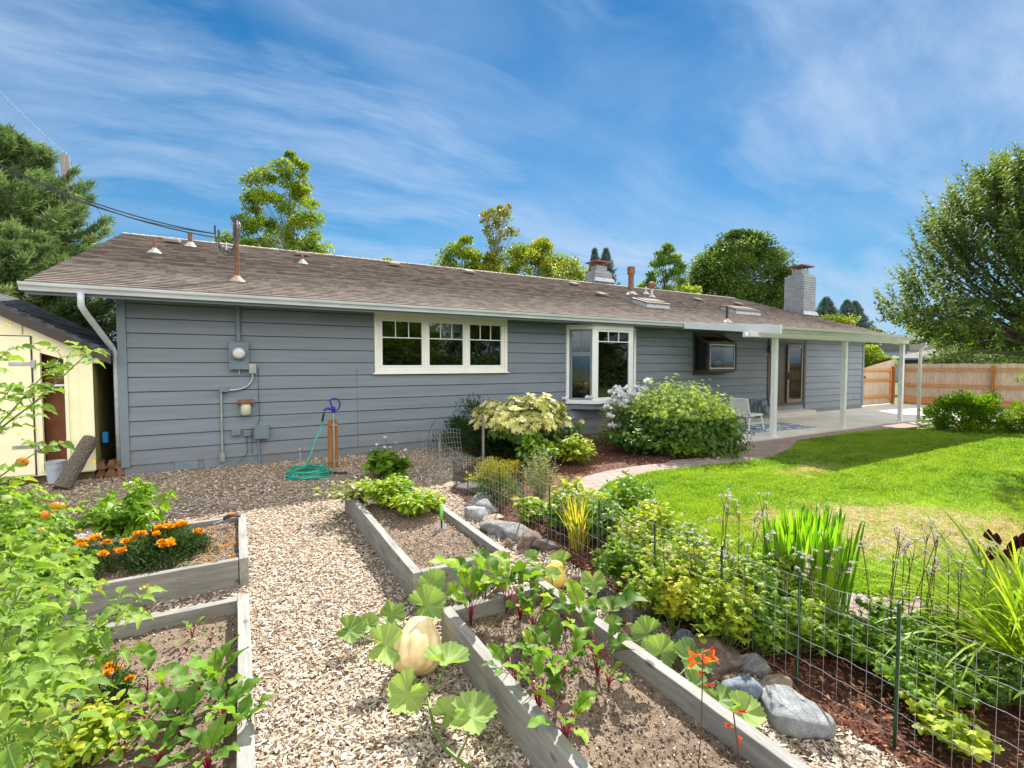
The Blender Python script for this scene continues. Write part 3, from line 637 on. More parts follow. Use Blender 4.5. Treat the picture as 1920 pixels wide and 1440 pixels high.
def chips(name, mat, region, N, size, label, cat, rmax, rmin=1.4, z=.004, excl=True, azl=40, azr=52, layers=.02, lump=.0):
    lb = LB(); u = rng.random(N); r = rmin*(rmax/rmin)**(u**.75); az = YAW+rng.uniform(-R_(azl+12), R_(azr), N)
    x = r*np.sin(az); y = r*np.cos(az); k = inpoly(x, y, region)
    if mat in ('mulch',) and excl: k &= ~inpoly(x, y, NOMULCH)
    if excl:
        for (x0, x1, y0, y1, h) in BEDS.values(): k &= ~((x > x0) & (x < x1) & (y > y0) & (y < y1))
    x, y, r = x[k], y[k], r[k]; n = len(x)
    ln = size*(.45+1.1*rng.random(n)**1.5)*(1+.06*r); wd = ln*rng.uniform(.18, .5, n)
    yaw = rng.uniform(0, 6.28, n); tl = rng.normal(0, .32, n); rl = rng.normal(0, .35, n)
    dx = np.stack([np.cos(yaw)*np.cos(tl), np.sin(yaw)*np.cos(tl), np.sin(tl)], 1); s = np.stack([-np.sin(yaw)*np.cos(rl), np.cos(yaw)*np.cos(rl), np.sin(rl)], 1)
    nm = np.cross(dx, s); zz = z+layers*rng.random(n)**1.5+lump*fbm(x*3, y*3, 3)
    c = np.stack([x, y, zz], 1); L = ln[:, None]/2; Wd = wd[:, None]/2; hh = (wd*.22)[:, None]
    P = np.stack([c-dx*L-s*Wd*.6, c-dx*L*.8+s*Wd, c+dx*L+s*Wd*.5, c+dx*L*.85-s*Wd, c-dx*L*.1+nm*hh*1.6], 1)
    F = np.array([(0, 3, 4), (3, 2, 4), (2, 1, 4), (1, 0, 4)])
    lb.raw(P.reshape(-1, 3), (F[None]+5*np.arange(n)[:, None, None]).reshape(-1, 3), np.repeat(rng.random(n), 5))
    return tag(lb.build(name, M[mat], loc=(0, 0, 0)), label, cat, kind='stuff')
chips('wood_chips', 'chips', CHIP, 260000, .025, 'pale tan wood chips covering the path between the raised beds', 'wood chips', 10.5)
chips('bark_mulch', 'mulch', MULCH, 80000, .028, 'reddish brown bark mulch under the garden plants', 'bark mulch', 11, lump=.02)
chips('border_mulch', 'mulch', [(16.9, 5.7), (18.6, 4.5), (24, 3.9), (24.5, 2.55), (21.5, 5.15), (19.4, 6.3), (18.5, 6.35)], 60000, .04, 'bark mulch strip round the shrubs by the fence', 'bark mulch', 24, rmin=15, z=.025)

# ================================================================ HOUSE
HX0, HX1, WY = -1.67, 22.3, 10.0
house = thing('ranch_house', 'long single-storey house with blue-gray lap siding and brown shingle roof', 'house', (HX0, WY, 0))
OPEN = [(2.53, 5.47, 1.74, 2.84), (7.37, 9.58, .86, 2.83), (12.1, 13.4, 1.6, 2.75), (16.05, 17.95, .44, 2.56)]
def lap_siding():
    mb = MB(); p = .244; z0 = .17; top = 3.0; k = 0
    while z0+k*p < top:
        a = z0+k*p; b = min(top, a+p); zs = sorted({a, b} | {z for o in OPEN for z in o[2:] if a < z < b})
        b_ = b; b = b-.014 if b < top-.01 else b; zs = sorted({a, b} | {z for o in OPEN for z in o[2:] if a < z < b})
        yb = lambda z: WY-.024+.018*(z-a)/p
        for i in range(len(zs)-1):
            za, zb = zs[i], zs[i+1]; mid = (za+zb)/2; xs = [(HX0+.09, HX1-.09)]
            for o in OPEN:
                if o[2] < mid < o[3]:
                    nx = []
                    for (u, v) in xs:
                        if o[0] > u and o[1] < v: nx += [(u, o[0]), (o[1], v)]
                        else: nx.append((u, v))
                    xs = nx
            for (u, v) in xs:
                # break long runs into boards with slightly offset butt joints
                t = u
                while t < v-1e-3:
                    L = 3.66 if (k*1.3+t) % 2 else 2.9; t2 = min(v, t+L)
                    if v-t2 < .6: t2 = v
                    j = random.uniform(-.003, .003)
                    mb.hexa([(t, yb(za)+j, za), (t2, yb(za)+j, za), (t2, WY+.01, za), (t, WY+.01, za), (t, yb(zb)+j, zb), (t2, yb(zb)+j, zb), (t2, WY+.01, zb), (t, WY+.01, zb)])
                    t = t2+.006
        k += 1
    mb.build('siding', M['siding'], house)
    mb = MB(); xs = [HX0+.09]+[v for o in OPEN for v in o[:2]]+[HX1-.09]
    for i in range(len(xs)-1):
        if i % 2 == 0: mb.box(xs[i], xs[i+1], WY+.011, WY+.03, .19, 3.0)
        else:
            o = OPEN[i//2]; mb.box(xs[i], xs[i+1], WY+.011, WY+.03, .19, o[2]); mb.box(xs[i], xs[i+1], WY+.011, WY+.03, o[3], 3.0)
    mb.build('lap_shadow_sheet', M['black'], house)  # black sheet added behind the board gaps to draw dark lap shadow lines
lap_siding()
mb = MB()                                    # side and rear walls, gables
mb.box(HX0-.01, HX0+.1, WY+.06, 23.0, .17, 3.0); mb.box(HX1-.1, HX1+.01, WY+.06, 23.0, .17, 3.0); mb.box(HX0, HX1, 22.9, 23.0, .1, 3.0)
for x in (HX0-.008, HX1-.09): mb.prism([(WY, 3.0), (23.0, 3.0), (RIDGE_Y, roofz(RIDGE_Y)-.12)], x, x+.1)
mb.build('side_wall', M['siding'], house)
for xa, xb in ((HX0-.03, HX0+.088), (HX1-.088, HX1+.03)):
    mb = MB(); mb.box(xa, xb, WY-.036, WY+.058, .14, 2.99); mb.build('corner_board', M['trimgray'], house, bevel=.004)
mb = MB(); mb.box(HX0+.01, HX1-.01, WY-.004, WY+.2, -.1, .185); mb.box(HX0+.012, HX0+.2, WY+.2, 23, -.1, .185); mb.build('foundation', M['foundation'], house)
mb = MB()
for x in (-.98, -.55):
    mb.box(x, x+.34, WY-.02, WY-.0045, .015, .165)
    for z in (.07, .11): mb.box(x+.11, x+.24, WY-.024, WY-.0205, z, z+.014)
mb.build('foundation_vent', M['trimgray'], house, bevel=.003)
# roof with stepped courses
RX0, RX1 = -2.6, 23.05
mb = MB(); cs = .135; k = 0; Y = EAVE_Y
while Y < RIDGE_Y-.02:
    Y2 = min(RIDGE_Y, Y+cs)
    z1, z2 = roofz(Y)+.022, roofz(Y2)+.001
    mb._add([(RX0, Y, z1), (RX1, Y, z1), (RX1, Y2, z2), (RX0, Y2, z2), (RX0, Y, z1-.024), (RX1, Y, z1-.024)], [(0, 1, 2, 3), (4, 5, 1, 0)]); Y = Y2
zr = roofz(RIDGE_Y); th = .05
mb.hexa([(RX0, EAVE_Y, EAVE_Z-th), (RX1, EAVE_Y, EAVE_Z-th), (RX1, RIDGE_Y, zr-th), (RX0, RIDGE_Y, zr-th), (RX0, EAVE_Y, EAVE_Z-.006), (RX1, EAVE_Y, EAVE_Z-.006), (RX1, RIDGE_Y, zr-.006), (RX0, RIDGE_Y, zr-.006)])
mb.hexa([(RX0, RIDGE_Y, zr-th), (RX1, RIDGE_Y, zr-th), (RX1, 23.65, EAVE_Z-th), (RX0, 23.65, EAVE_Z-th), (RX0, RIDGE_Y, zr), (RX1, RIDGE_Y, zr), (RX1, 23.65, EAVE_Z), (RX0, 23.65, EAVE_Z)])
x = RX0
while x < RX1-.1:                              # ridge caps, lapped
    mb.hexa([(x, RIDGE_Y-.14, zr-.03), (x+.27, RIDGE_Y-.14, zr-.035), (x+.27, RIDGE_Y+.14, zr-.035), (x, RIDGE_Y+.14, zr-.03), (x, RIDGE_Y-.02, zr+.032), (x+.27, RIDGE_Y-.02, zr+.014), (x+.27, RIDGE_Y+.02, zr+.014), (x, RIDGE_Y+.02, zr+.032)]); x += .2
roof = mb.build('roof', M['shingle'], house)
mb = MB()                                      # soffit, fascia, rake boards
mb.box(RX0+.02, RX1-.02, EAVE_Y+.03, WY-.01, 2.955, 2.966); mb.build('soffit', M['soffit'], house)
mb = MB(); mb.box(RX0, RX1, EAVE_Y+.004, EAVE_Y+.028, 2.84, 2.968)
for xa, xb in ((RX0+.004, RX0+.03), (RX1-.03, RX1-.004)):
    mb.hexa([(xa, EAVE_Y+.03, 2.80), (xb, EAVE_Y+.03, 2.80), (xb, RIDGE_Y, zr-.22), (xa, RIDGE_Y, zr-.22), (xa, EAVE_Y+.03, 2.966), (xb, EAVE_Y+.03, 2.966), (xb, RIDGE_Y, zr-.052), (xa, RIDGE_Y, zr-.052)])
mb.build('fascia', M['trimgray'], house)
def kgutter(mb, x0, x1, y, z, dpt=.115, hh=.115):
    pr = [(y, z-hh), (y-dpt*.62, z-hh), (y-dpt*.68, z-hh*.62), (y-dpt*.95, z-hh*.36), (y-dpt, z-hh*.1), (y-dpt, z), (y-dpt+.012, z), (y-dpt+.012, z-.02), (y-dpt*.6, z-hh+.012), (y-.004, z-hh+.012), (y-.004, z-.005), (y, z-.005)]
    n = len(pr); vs = [(x0, a, b) for a, b in pr]+[(x1, a, b) for a, b in pr]
    mb._add(vs, [(i, (i+1) % n, n+(i+1) % n, n+i) for i in range(n)])
    for x in (x0, x1): mb.prism([(y, z-hh), (y-dpt*.62, z-hh), (y-dpt*.68, z-hh*.62), (y-dpt*.95, z-hh*.36), (y-dpt, z)] + [(y, z)], x-.002, x+.002)
mb = MB(); kgutter(mb, RX0-.04, 10.78, EAVE_Y-.002, 3.0); mb.build('gutter', M['gutter'], house)
mb = MB()
for y in np.linspace(-.028, .028, 5): pass
mb.tube([(-1.98, 9.28, 2.9), (-1.98, 9.28, 2.70), (-1.95, 9.38, 2.60), (-1.76, 9.92, 2.12), (-1.73, 10.02, 1.98), (-1.73, 10.04, 1.8), (-1.73, 10.05, .1)], .043, 14)
for k in range(-4, 5): pass
mb.build('downspout', M['gutter'], house, smooth=True)

def panel_frame(mb, x0, x1, z0, z1, wd, ya, yb):
    """picture frame of four butted bars"""
    mb.box(x0, x1, ya, yb, z0, z0+wd); mb.box(x0, x1, ya, yb, z1-wd, z1); mb.box(x0, x0+wd, ya+.0005, yb, z0+wd, z1-wd); mb.box(x1-wd, x1, ya+.0005, yb, z0+wd, z1-wd)
def sash(parent, x0, x1, z0, z1, y, tf, mat, cols, zbar=None, rows=None, fw=.05, label=None):
    """a glazed sash in the plane y of frame tf; muntin bars above zbar; pane behind"""
    mb = MB(); mb.tf = tf; panel_frame(mb, x0, x1, z0, z1, fw, y-.035, y+.02)
    if zbar: mb.box(x0+fw, x1-fw, y-.02, y+.012, zbar-.011, zbar+.011)
    a, b = x0+fw, x1-fw
    for c in range(1, cols):
        xx = a+(b-a)*c/cols; mb.box(xx-.009, xx+.009, y-.0195, y+.0115, (zbar+.011) if zbar else z0+fw, z1-fw)
    for rz in (rows or []): mb.box(a, b, y-.0185, y+.0105, rz-.009, rz+.009)
    fr = mb.build('sash', M[mat], parent, bevel=.003)
    gm = MB(); gm.tf = tf; gm.box(a-.01, b+.01, y+.0, y+.005, z0+fw-.01, z1-fw+.01); gm.build('pane', M['glass'], fr)
    return fr
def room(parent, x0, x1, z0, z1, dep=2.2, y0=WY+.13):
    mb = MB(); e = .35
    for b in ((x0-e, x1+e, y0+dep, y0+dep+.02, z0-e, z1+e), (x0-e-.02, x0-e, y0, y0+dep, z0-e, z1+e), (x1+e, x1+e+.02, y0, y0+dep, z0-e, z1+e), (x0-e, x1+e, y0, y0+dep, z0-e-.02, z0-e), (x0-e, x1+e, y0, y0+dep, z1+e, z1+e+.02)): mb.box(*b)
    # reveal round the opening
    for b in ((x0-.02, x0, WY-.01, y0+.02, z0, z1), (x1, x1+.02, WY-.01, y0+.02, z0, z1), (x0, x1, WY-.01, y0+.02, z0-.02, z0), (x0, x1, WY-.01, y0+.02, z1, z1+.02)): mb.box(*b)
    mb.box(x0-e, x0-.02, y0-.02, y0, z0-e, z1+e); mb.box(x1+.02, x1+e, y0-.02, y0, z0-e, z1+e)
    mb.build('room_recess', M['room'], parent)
# triple window
win = MB(); panel_frame(win, 2.44, 5.55, 1.66, 2.90, .075, WY-.055, WY+.0)
panel_frame(win, 2.515, 5.475, 1.735, 2.825, .035, WY-.04, WY+.05)
win.box(2.40, 5.59, WY-.075, WY-.0, 1.635, 1.6595)
for xm in (3.535, 4.50): win.box(xm-.035, xm+.035, WY-.045, WY+.04, 1.77, 2.79)
wo = win.build('window', M['cream'], house, bevel=.004)
for (a, b) in ((2.551, 3.499), (3.571, 4.464), (4.536, 5.439)): sash(wo, a, b, 1.771, 2.789, WY-.005, None, 'white', 3, zbar=2.40)
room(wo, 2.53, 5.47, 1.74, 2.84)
mb = MB(); mb.box(3.6, 4.45, WY+.16, WY+.17, 2.56, 2.8); mb.build('blind', M['cream'], wo)
# bay window
bay = MB(); bt, bb = 2.83, .86
bx0, bx1, fx0, fx1, fy = 7.37, 9.58, 7.83, 9.10, 9.53
def poly_bay(off): return [(bx0-off, WY-.0), (fx0-off*.4, fy-off), (fx1+off*.4, fy-off), (bx1+off, WY-.0)]
bay.prism(poly_bay(.045), bt-.10, bt+.02, 'Z'); bay.prism(poly_bay(.05), bb-.03, bb+.07, 'Z')
bay.box(bx0-.09, bx0-.0, WY-.05, WY, bb-.03, bt+.02); bay.box(bx1+.0, bx1+.09, WY-.05, WY, bb-.03, bt+.02)
for (x, y, a) in ((fx0, fy, R_(-22)), (fx1, fy, R_(22))):
    bay.tf = (x, y, a); bay.box(-.055, .055, -.02, .06, bb+.0705, bt-.1005)
bay.tf = None
bo = bay.build('bay_window', M['white'], house, bevel=.004)
ang = math.atan2(fy-WY, fx0-bx0); sl_ = math.hypot(fx0-bx0, WY-fy)
sash(bo, .05, sl_-.05, 2.10, bt-.105, .0, (bx0, WY, ang), 'trimgray', 2, rows=[2.41], fw=.045)
sash(bo, .05, sl_-.05, bb+.072, 2.099, .02, (bx0, WY, ang), 'trimgray', 1, fw=.05)
sash(bo, .06, fx1-fx0-.06, bb+.072, bt-.105, .01, (fx0, fy, 0), 'white', 3, zbar=2.42, fw=.055)
sash(bo, .05, sl_-.05, bb+.072, bt-.105, .0, (fx1, fy, -ang), 'white', 1, fw=.05)
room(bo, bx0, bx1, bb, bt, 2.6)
mb = MB(); mb.prism([(bx0+.03, WY-.02), (fx0+.02, fy+.03), (fx1-.02, fy+.03), (bx1-.03, WY-.02)], bb-.17, bb-.0305, 'Z'); mb.build('bay_base', M['trimgray'], bo)
mb = MB(); mb.lathe([(.01, 0), (.2, .03), (.24, .14), (.2, .26), (.06, .31)], (8.75, 10.15, bb+.1), 14); mb.bar((8.56, 10.15, bb+.3), (8.52, 10.15, bb+.44), .08, .05); mb.bar((8.93, 10.15, bb+.3), (8.98, 10.15, bb+.44), .08, .05)
tag(mb.build('cushion', M['pillow'], smooth=True), 'white cushion with two pointed corners seen through the bay window', 'cushion')
ch = thing('armchair', 'brown leather chair standing inside behind the bay window glass', 'chair', (9.1, 10.9, .45))
mb = MB(); mb.box(8.6, 9.6, 10.9, 11.05, 1.0, 1.9); mb.build('backrest', M['leather'], ch, bevel=.05)
mb = MB(); mb.box(8.6, 9.6, 10.45, 10.9, .85, 1.05); mb.build('seat', M['leather'], ch, bevel=.04)
mb = MB(); mb.lathe([(.001, 0), (.075, 0), (.075, .012), (.001, .014)], (8.02, fy+.03, 2.08), 18, axis=(0, -1, 0)); mb.m = 1
tag(mb.build('window_sticker', [M['leather'], M['pink']]), 'small round pinkish disc stuck on the bay window glass', 'sticker')
# garden (box) window
gx0, gx1, gy = 12.13, 13.38, 9.5
gwm = MB(); fw = .05
P0 = dict(bl=(gx0, WY, 1.60), br=(gx1, WY, 1.60), fl=(gx0, gy, 1.66), fr=(gx1, gy, 1.66), tl=(gx0, gy, 2.48), tr=(gx1, gy, 2.48), ul=(gx0, WY, 2.72), ur=(gx1, WY, 2.72))
for a, b in (('bl', 'fl'), ('br', 'fr'), ('fl', 'fr'), ('fl', 'tl'), ('fr', 'tr'), ('tl', 'tr'), ('tl', 'ul'), ('tr', 'ur'), ('ul', 'ur')): gwm.bar(P0[a], P0[b], .07, .06)
gwm.hexa([(gx0+.02, gy+.02, 1.60), (gx1-.02, gy+.02, 1.60), (gx1-.02, WY, 1.53), (gx0+.02, WY, 1.53), (gx0+.02, gy+.02, 1.69), (gx1-.02, gy+.02, 1.69), (gx1-.02, WY, 1.63), (gx0+.02, WY, 1.63)])
panel_frame(gwm, gx0-.1, gx1+.1, 1.50, 2.82, .09, WY-.035, WY)
go = gwm.build('garden_window', M['brown'], house, bevel=.004)
mb = MB(); panel_frame(mb, gx0+.04, gx1-.04, 1.70, 2.44, .035, gy-.015, gy+.02); mb.build('inner_frame', M['galv'], go)
for nm, q in (('pane', [(gx0, gy, 1.68), (gx1, gy, 1.68), (gx1, gy, 2.46), (gx0, gy, 2.46)]), ('pane', [(gx0, WY, 1.66), (gx0, gy, 1.7), (gx0, gy, 2.46), (gx0, WY, 2.68)]), ('pane', [(gx1, WY, 1.66), (gx1, gy, 1.7), (gx1, gy, 2.46), (gx1, WY, 2.68)]), ('pane', [(gx0, gy, 2.48), (gx1, gy, 2.48), (gx1, WY, 2.7), (gx0, WY, 2.7)])):
    mb = MB(); mb._add(q, [(0, 1, 2, 3)]); mb.build(nm, M['glass'], go)
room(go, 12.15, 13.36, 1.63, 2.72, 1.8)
wp = thing('potted_plant', 'small leafy houseplant in a white vase inside the box window', 'plant', (12.95, 9.8, 1.70))
mb = MB(); mb.lathe([(.05, 0), (.11, .06), (.12, .14), (.07, .24), (.05, .25)], (12.95, 9.8, 1.70), 14); mb.build('vase', M['white'], wp, smooth=True)
lb = LB(); n = 120; d = rdir(n, 0); lb.leaves(T_FOLD, np.array([12.93, 9.8, 2.1])+d*rng.random((n, 1))*.22, d, (0, 0, 1), .09); lb.build('foliage', M['l_rhod'], wp)
mb = MB(); mb.hexa([(12.35, 9.72, 1.70), (12.55, 9.72, 1.70), (12.55, 9.74, 1.70), (12.35, 9.74, 1.70), (12.38, 9.76, 2.0), (12.57, 9.76, 1.97), (12.57, 9.78, 1.97), (12.38, 9.78, 2.0)])
tag(mb.build('wooden_board', M['firewood']), 'small wooden board leaning inside the box window', 'board')
# sliding door
dm = MB(); panel_frame(dm, 15.96, 18.04, .38, 2.62, .085, WY-.05, WY+.06); do = dm.build('sliding_door', M['brown'], house, bevel=.004)
for xa, xb in ((15.80, 15.955), (18.045, 18.1)):
    mb = MB(); mb.box(xa, xb, WY-.04, WY, .2, 2.70); mb.build('door_trim', M['brown'], do)
mb = MB(); panel_frame(mb, 16.05, 17.02, .466, 2.534, .08, WY+.02, WY+.05); mb.box(16.13, 16.94, WY+.034, WY+.04, .546, 2.454); mb.build('dark_panel', M['brown'], do)
mb = MB(); panel_frame(mb, 16.98, 17.95, .4665, 2.5335, .11, WY-.025, WY+.012); dp = mb.build('glazed_panel', M['tan'], do, bevel=.004)
mb = MB(); mb.box(17.08, 17.86, WY-.006, WY-.0, .57, 2.43); mb.build('pane', M['glass'], dp)
mb = MB(); mb.box(17.01, 17.03, WY-.06, WY-.0255, 1.3, 1.55); mb.build('handle', M['black'], dp)
room(do, 16.05, 17.95, .44, 2.56, 2.2)
st = MB(); st.box(15.45, 17.85, 9.42, 9.99, .03, .21); tag(st.build('concrete_step', M['concrete'], bevel=.012), 'low concrete step below the sliding door', 'step')
# chimneys
def chimney(x0, x1, y0, y1, z0, z1, label):
    mb = MB(); z = z0; k = 0
    while z < z1-.01:
        h = .105; j = .006*(k % 2); t = x0
        n = 3; segs = [x0+(x1-x0)*q for q in ((0, .42, 1) if k % 2 else (0, .22, .68, 1))]
        for a, b in zip(segs[:-1], segs[1:]):
            jj = random.uniform(0, .016); mb.box(a+.003, b-.003, y0-jj, y0+.14, z, z+h-.013)
            mb.box(a+.003, b-.003, y1-.14, y1+jj, z, z+h-.013)
        ys = [y0+.141+(y1-y0-.282)*q for q in ((0, .5, 1) if k % 2 else (0, .3, .75, 1))]
        for a, b in zip(ys[:-1], ys[1:]):
            for (xa, xb) in ((x0-random.uniform(0, .014), x0+.12), (x1-.12, x1+random.uniform(0, .014))): mb.box(xa, xb, a+.002, b-.002, z, z+h-.013)
        z += h; k += 1
    mb.box(x0+.02, x1-.02, y0+.02, y1-.02, z0, z-.02); c = mb.build('chimney', M['chimney'], house, bevel=.008); c['label'] = label
    mb = MB(); cx, cy = (x0+x1)/2, (y0+y1)/2; mb.box(x0+.08, x1-.08, y0+.08, y1-.08, z-.02, z+.07); mb.box(cx-.3, cx+.3, cy-.22, cy+.22, z+.07, z+.3); mb.build('flue', M['chimney'], c)
    mb = MB(); mb.hexa([(cx-.5, cy-.4, z+.44), (cx+.5, cy-.4, z+.44), (cx+.5, cy+.4, z+.44), (cx-.5, cy+.4, z+.44), (cx-.46, cy-.36, z+.5), (cx+.46, cy-.36, z+.5), (cx+.46, cy+.36, z+.5), (cx-.46, cy+.36, z+.5)])
    for sx in (-.26, .26):
        for sy in (-.18, .18): mb.box(cx+sx-.012, cx+sx+.012, cy+sy-.012, cy+sy+.012, z+.3, z+.44)
    mb.build('chimney_cap', M['rust'], c)
    mb = MB(); mb.hexa([(x0-.1, y0-.12, roofz(y0)+.02), (x1+.1, y0-.12, roofz(y0)+.02), (x1+.1, y0-.02, roofz(y0)+.03), (x0-.1, y0-.02, roofz(y0)+.03), (x0-.03, y0-.04, roofz(y0)+.2), (x1+.03, y0-.04, roofz(y0)+.2), (x1+.03, y0-.021, roofz(y0)+.2), (x0-.03, y0-.021, roofz(y0)+.2)])
    mb.build('flashing', M['flash'], c)
chimney(22.55, 23.55, 12.6, 13.5, 3.2, 5.86, 'tall painted block chimney at the right end of the roof')
chimney(14.15, 15.15, 17.2, 17.9, 4.6, 5.98, 'short chimney rising behind the ridge')
# skylights
for (px, py, lw, ll) in ((1212, 577, 1.25, 1.05), (1380, 589, 1.25, 1.5)):
    q = RP(px, py); mb = MB(); x0, y0 = q.x, q.y; x1, y1 = x0+ll, y0+.62
    f = lambda x, y, h: (x, y, roofz(y)+h)
    mb.hexa([f(x0, y0, 0), f(x1, y0, 0), f(x1, y1, 0), f(x0, y1, 0), f(x0, y0, .15), f(x1, y0, .15), f(x1, y1, .15), f(x0, y1, .15)])
    sk = mb.build('skylight', M['flash'], house)
    mb = MB(); mb.hexa([f(x0-.04, y0-.04, .151), f(x1+.04, y0-.04, .151), f(x1+.04, y1+.04, .151), f(x0-.04, y1+.04, .151), f(x0-.03, y0-.03, .19), f(x1+.03, y0-.03, .19), f(x1+.03, y1+.03, .19), f(x0-.03, y1+.03, .19)]); mb.build('skylight_rim', M['brown'], sk)
    mb = MB(); mb.hexa([f(x0+.05, y0+.05, .1905), f(x1-.05, y0+.05, .1905), f(x1-.05, y1-.05, .1905), f(x0+.05, y1-.05, .1905), f(x0+.09, y0+.09, .225), f(x1-.09, y0+.09, .225), f(x1-.09, y1-.09, .225), f(x0+.09, y1-.09, .225)]); mb.build('skylight_dome', M['ventbrown'], sk)
# roof vents and pipes
for i, (px, py) in enumerate(((322, 457), (566, 481), (740, 500), (880, 514), (1076, 536), (1128, 556), (1309, 565), (1384, 573))):
    q = RP(px, py); mb = MB(); x, y = q.x, q.y; f = lambda dx, dy, h: (x+dx, y+dy, roofz(y+dy)+h)
    mb.hexa([f(-.13, -.12, .005), f(.13, -.12, .005), f(.13, .12, .005), f(-.13, .12, .005), f(-.12, -.1, .07), f(.12, -.1, .07), f(.12, .1, .07), f(-.12, .1, .07)])
    mb.hexa([f(-.2, -.2, .071), f(.2, -.2, .071), f(.2, .18, .071), f(-.2, .18, .071), f(-.16, -.17, .13), f(.16, -.17, .13), f(.16, .15, .13), f(-.16, .15, .13)])
    mb.build('roof_vent', M['ventbrown'], house, bevel=.01)
def vent_pipe(px, py, h, r, mat, collar=.12, cap=None, name='vent_pipe'):
    q = RP(px, py); z = roofz(q.y); mb = MB(); mb.tube([(q.x, q.y, z-.05), (q.x, q.y, z+h)], r, 14); o = mb.build(name, M[mat], house, smooth=False)
    mb = MB(); mb.lathe([(collar*1.5, -.03), (collar, .02), (r*1.25, .09), (r*1.1, .11)], (q.x, q.y, z), 16); mb.build('flashing_collar', M['flash'], o)
    if cap == 'cyl':
        mb = MB(); mb.tube([(q.x, q.y, z+h-.04), (q.x, q.y, z+h+.24)], r*1.35, 16); mb.build('flue_cap', M[mat], o)
    if cap == 'turb':
        mb = MB(); mb.lathe([(.05, -.1), (.12, -.04), (.15, .05), (.12, .14), (.04, .19)], (q.x, q.y, z+h), 14); mb.build('turbine_cap', M['rust'], o)
    return q, z
vent_pipe(290, 474, .34, .035, 'rust'); vent_pipe(357, 462, .34, .055, 'rust'); vent_pipe(567, 494, .22, .035, 'rust', .11); vent_pipe(1183, 552, .82, .11, 'rust', .2, 'cyl')
vent_pipe(1222, 557, .42, .05, 'flash', .12, 'turb'); vent_pipe(1211, 551, .3, .04, 'flash'); vent_pipe(1363, 604, .5, .04, 'black')
# service mast, conduit, meter
q = RP(445, 527); MX, MY = q.x, q.y; zt = PY(445, 424, MY).z
mb = MB(); mb.tube([(MX, MY, 2.8), (MX, MY, zt)], .042, 14); mast = mb.build('service_mast', M['rust'], house)
mb = MB(); mb.lathe([(.17, -.03), (.13, .01), (.06, .08), (.05, .1)], (MX, MY, roofz(MY)), 16); mb.build('flashing_collar', M['rock_tan'], mast)
mb = MB(); mb.lathe([(.05, -.06), (.075, -.02), (.085, .03), (.06, .08), (.02, .1)], (MX, MY, zt), 14)
mb.build('weather_head', M['galv'], mast, smooth=True)
mb = MB()
a1 = PY(403, 428, MY-.1); a2 = PY(410, 436, MY-.1); low = PY(432, 472, MY-.12)
for k, (dx, dz) in enumerate(((-.04, 0), (0, .02), (.045, 0), (-.02, .03))):
    tgt = [a1, a2, a1, a2][k]; end = Vector((MX+dx, MY-.1, zt+.02+dz)); pts = []
    lw = low+Vector((dx*1.5, -.02*k, -.03*k))
    ctr = [end+Vector((0, .08, -.02)), end+Vector((0, -.02, .1)), Vector((MX+dx, MY-.14, zt-.2)), Vector((MX-.02, MY-.15, zt-.38+.02*k)), lw, (lw+tgt)/2+Vector((-.06, 0, -.1)), tgt+Vector((0, 0, -.12)), tgt]
    for i in range(len(ctr)-1):
        p0, p1, p2, p3 = ctr[max(i-1, 0)], ctr[i], ctr[i+1], ctr[min(i+2, len(ctr)-1)]
        for j in range(5):
            t = j/5; pts.append(.5*((2*p1)+(p2-p0)*t+(2*p0-5*p1+4*p2-p3)*t*t+(3*p1-p0-3*p2+p3)*t**3))
    mb.tube(pts+[ctr[-1]], .0095, 6)
mb.build('drip_loop_cable', M['rubber'], mast)
mb = MB()
for a in (a1, a2): mb.tube([a-Vector((0, 0, .1)), a+Vector((0, 0, .05))], .018, 8)
mb.build('splice_connector', M['rubber'], mast)
mb = MB(); mb.bar((MX-.04, MY, roofz(MY)+.62), (a1.x+.1, MY-.08, roofz(MY)+.62), .02, .02); mb.bar((a2.x+.12, MY-.08, roofz(MY)+.55), (a2.x+.12, MY-.08, roofz(MY)+.7), .03, .02); mb.build('mast_bracket', M['galv'], mast)
def sag(a, b, s, n=24): return [a.lerp(b, i/n)-Vector((0, 0, 4*s*(i/n)*(1-i/n))) for i in range(n+1)]
far = D(-330, 120, 7.6)
pl = thing('power_line', 'twisted black service drop cables sloping from the left edge to the roof mast', 'cable', far)
for k, (o_, r_) in enumerate((((0, 0, 0), .011), ((.02, 0, .035), .011), ((0, .02, -.03), .007))):
    mb = MB(); mb.tube(sag(far+Vector(o_), (a1 if k != 1 else a2)-Vector((0, 0, .1)), .42+.03*k, 30), r_, 6); mb.build('cable', M['rubber'], pl)
c = PY(448, 665); cx, cz = c.x, c.z
mb = MB(); mb.tube([(cx, WY-.05, 2.96), (cx, WY-.05, cz+.24)], .04, 12); cond = mb.build('conduit', M['gray_metal'], house, smooth=False)
mb = MB(); mb.box(cx-.155, cx+.155, WY-.13, WY-.019, cz-.27, cz+.23); mt = mb.build('electric_meter', M['gray_metal'], house, bevel=.008)
mb = MB(); mb.lathe([(.125, 0), (.125, .03), (.11, .035), (.11, .05)], (cx, WY-.13, cz+.02), 20, axis=(0, -1, 0)); mb.build('meter_ring', M['gray_metal'], mt)
mb = MB(); mb.lathe([(.098, 0), (.098, .07), (.08, .1), (.03, .11)], (cx, WY-.181, cz+.02), 20, axis=(0, -1, 0)); mb.build('meter_dome', M['screen'], mt, smooth=True)
mb = MB(); mb.tube([(cx, WY-.07, cz-.36), (cx, WY-.07, cz-.272)], .008, 6); mb.build('seal_tag', M['galv'], mt)
def PW(x, y): return PY(x, y, WY-.05)
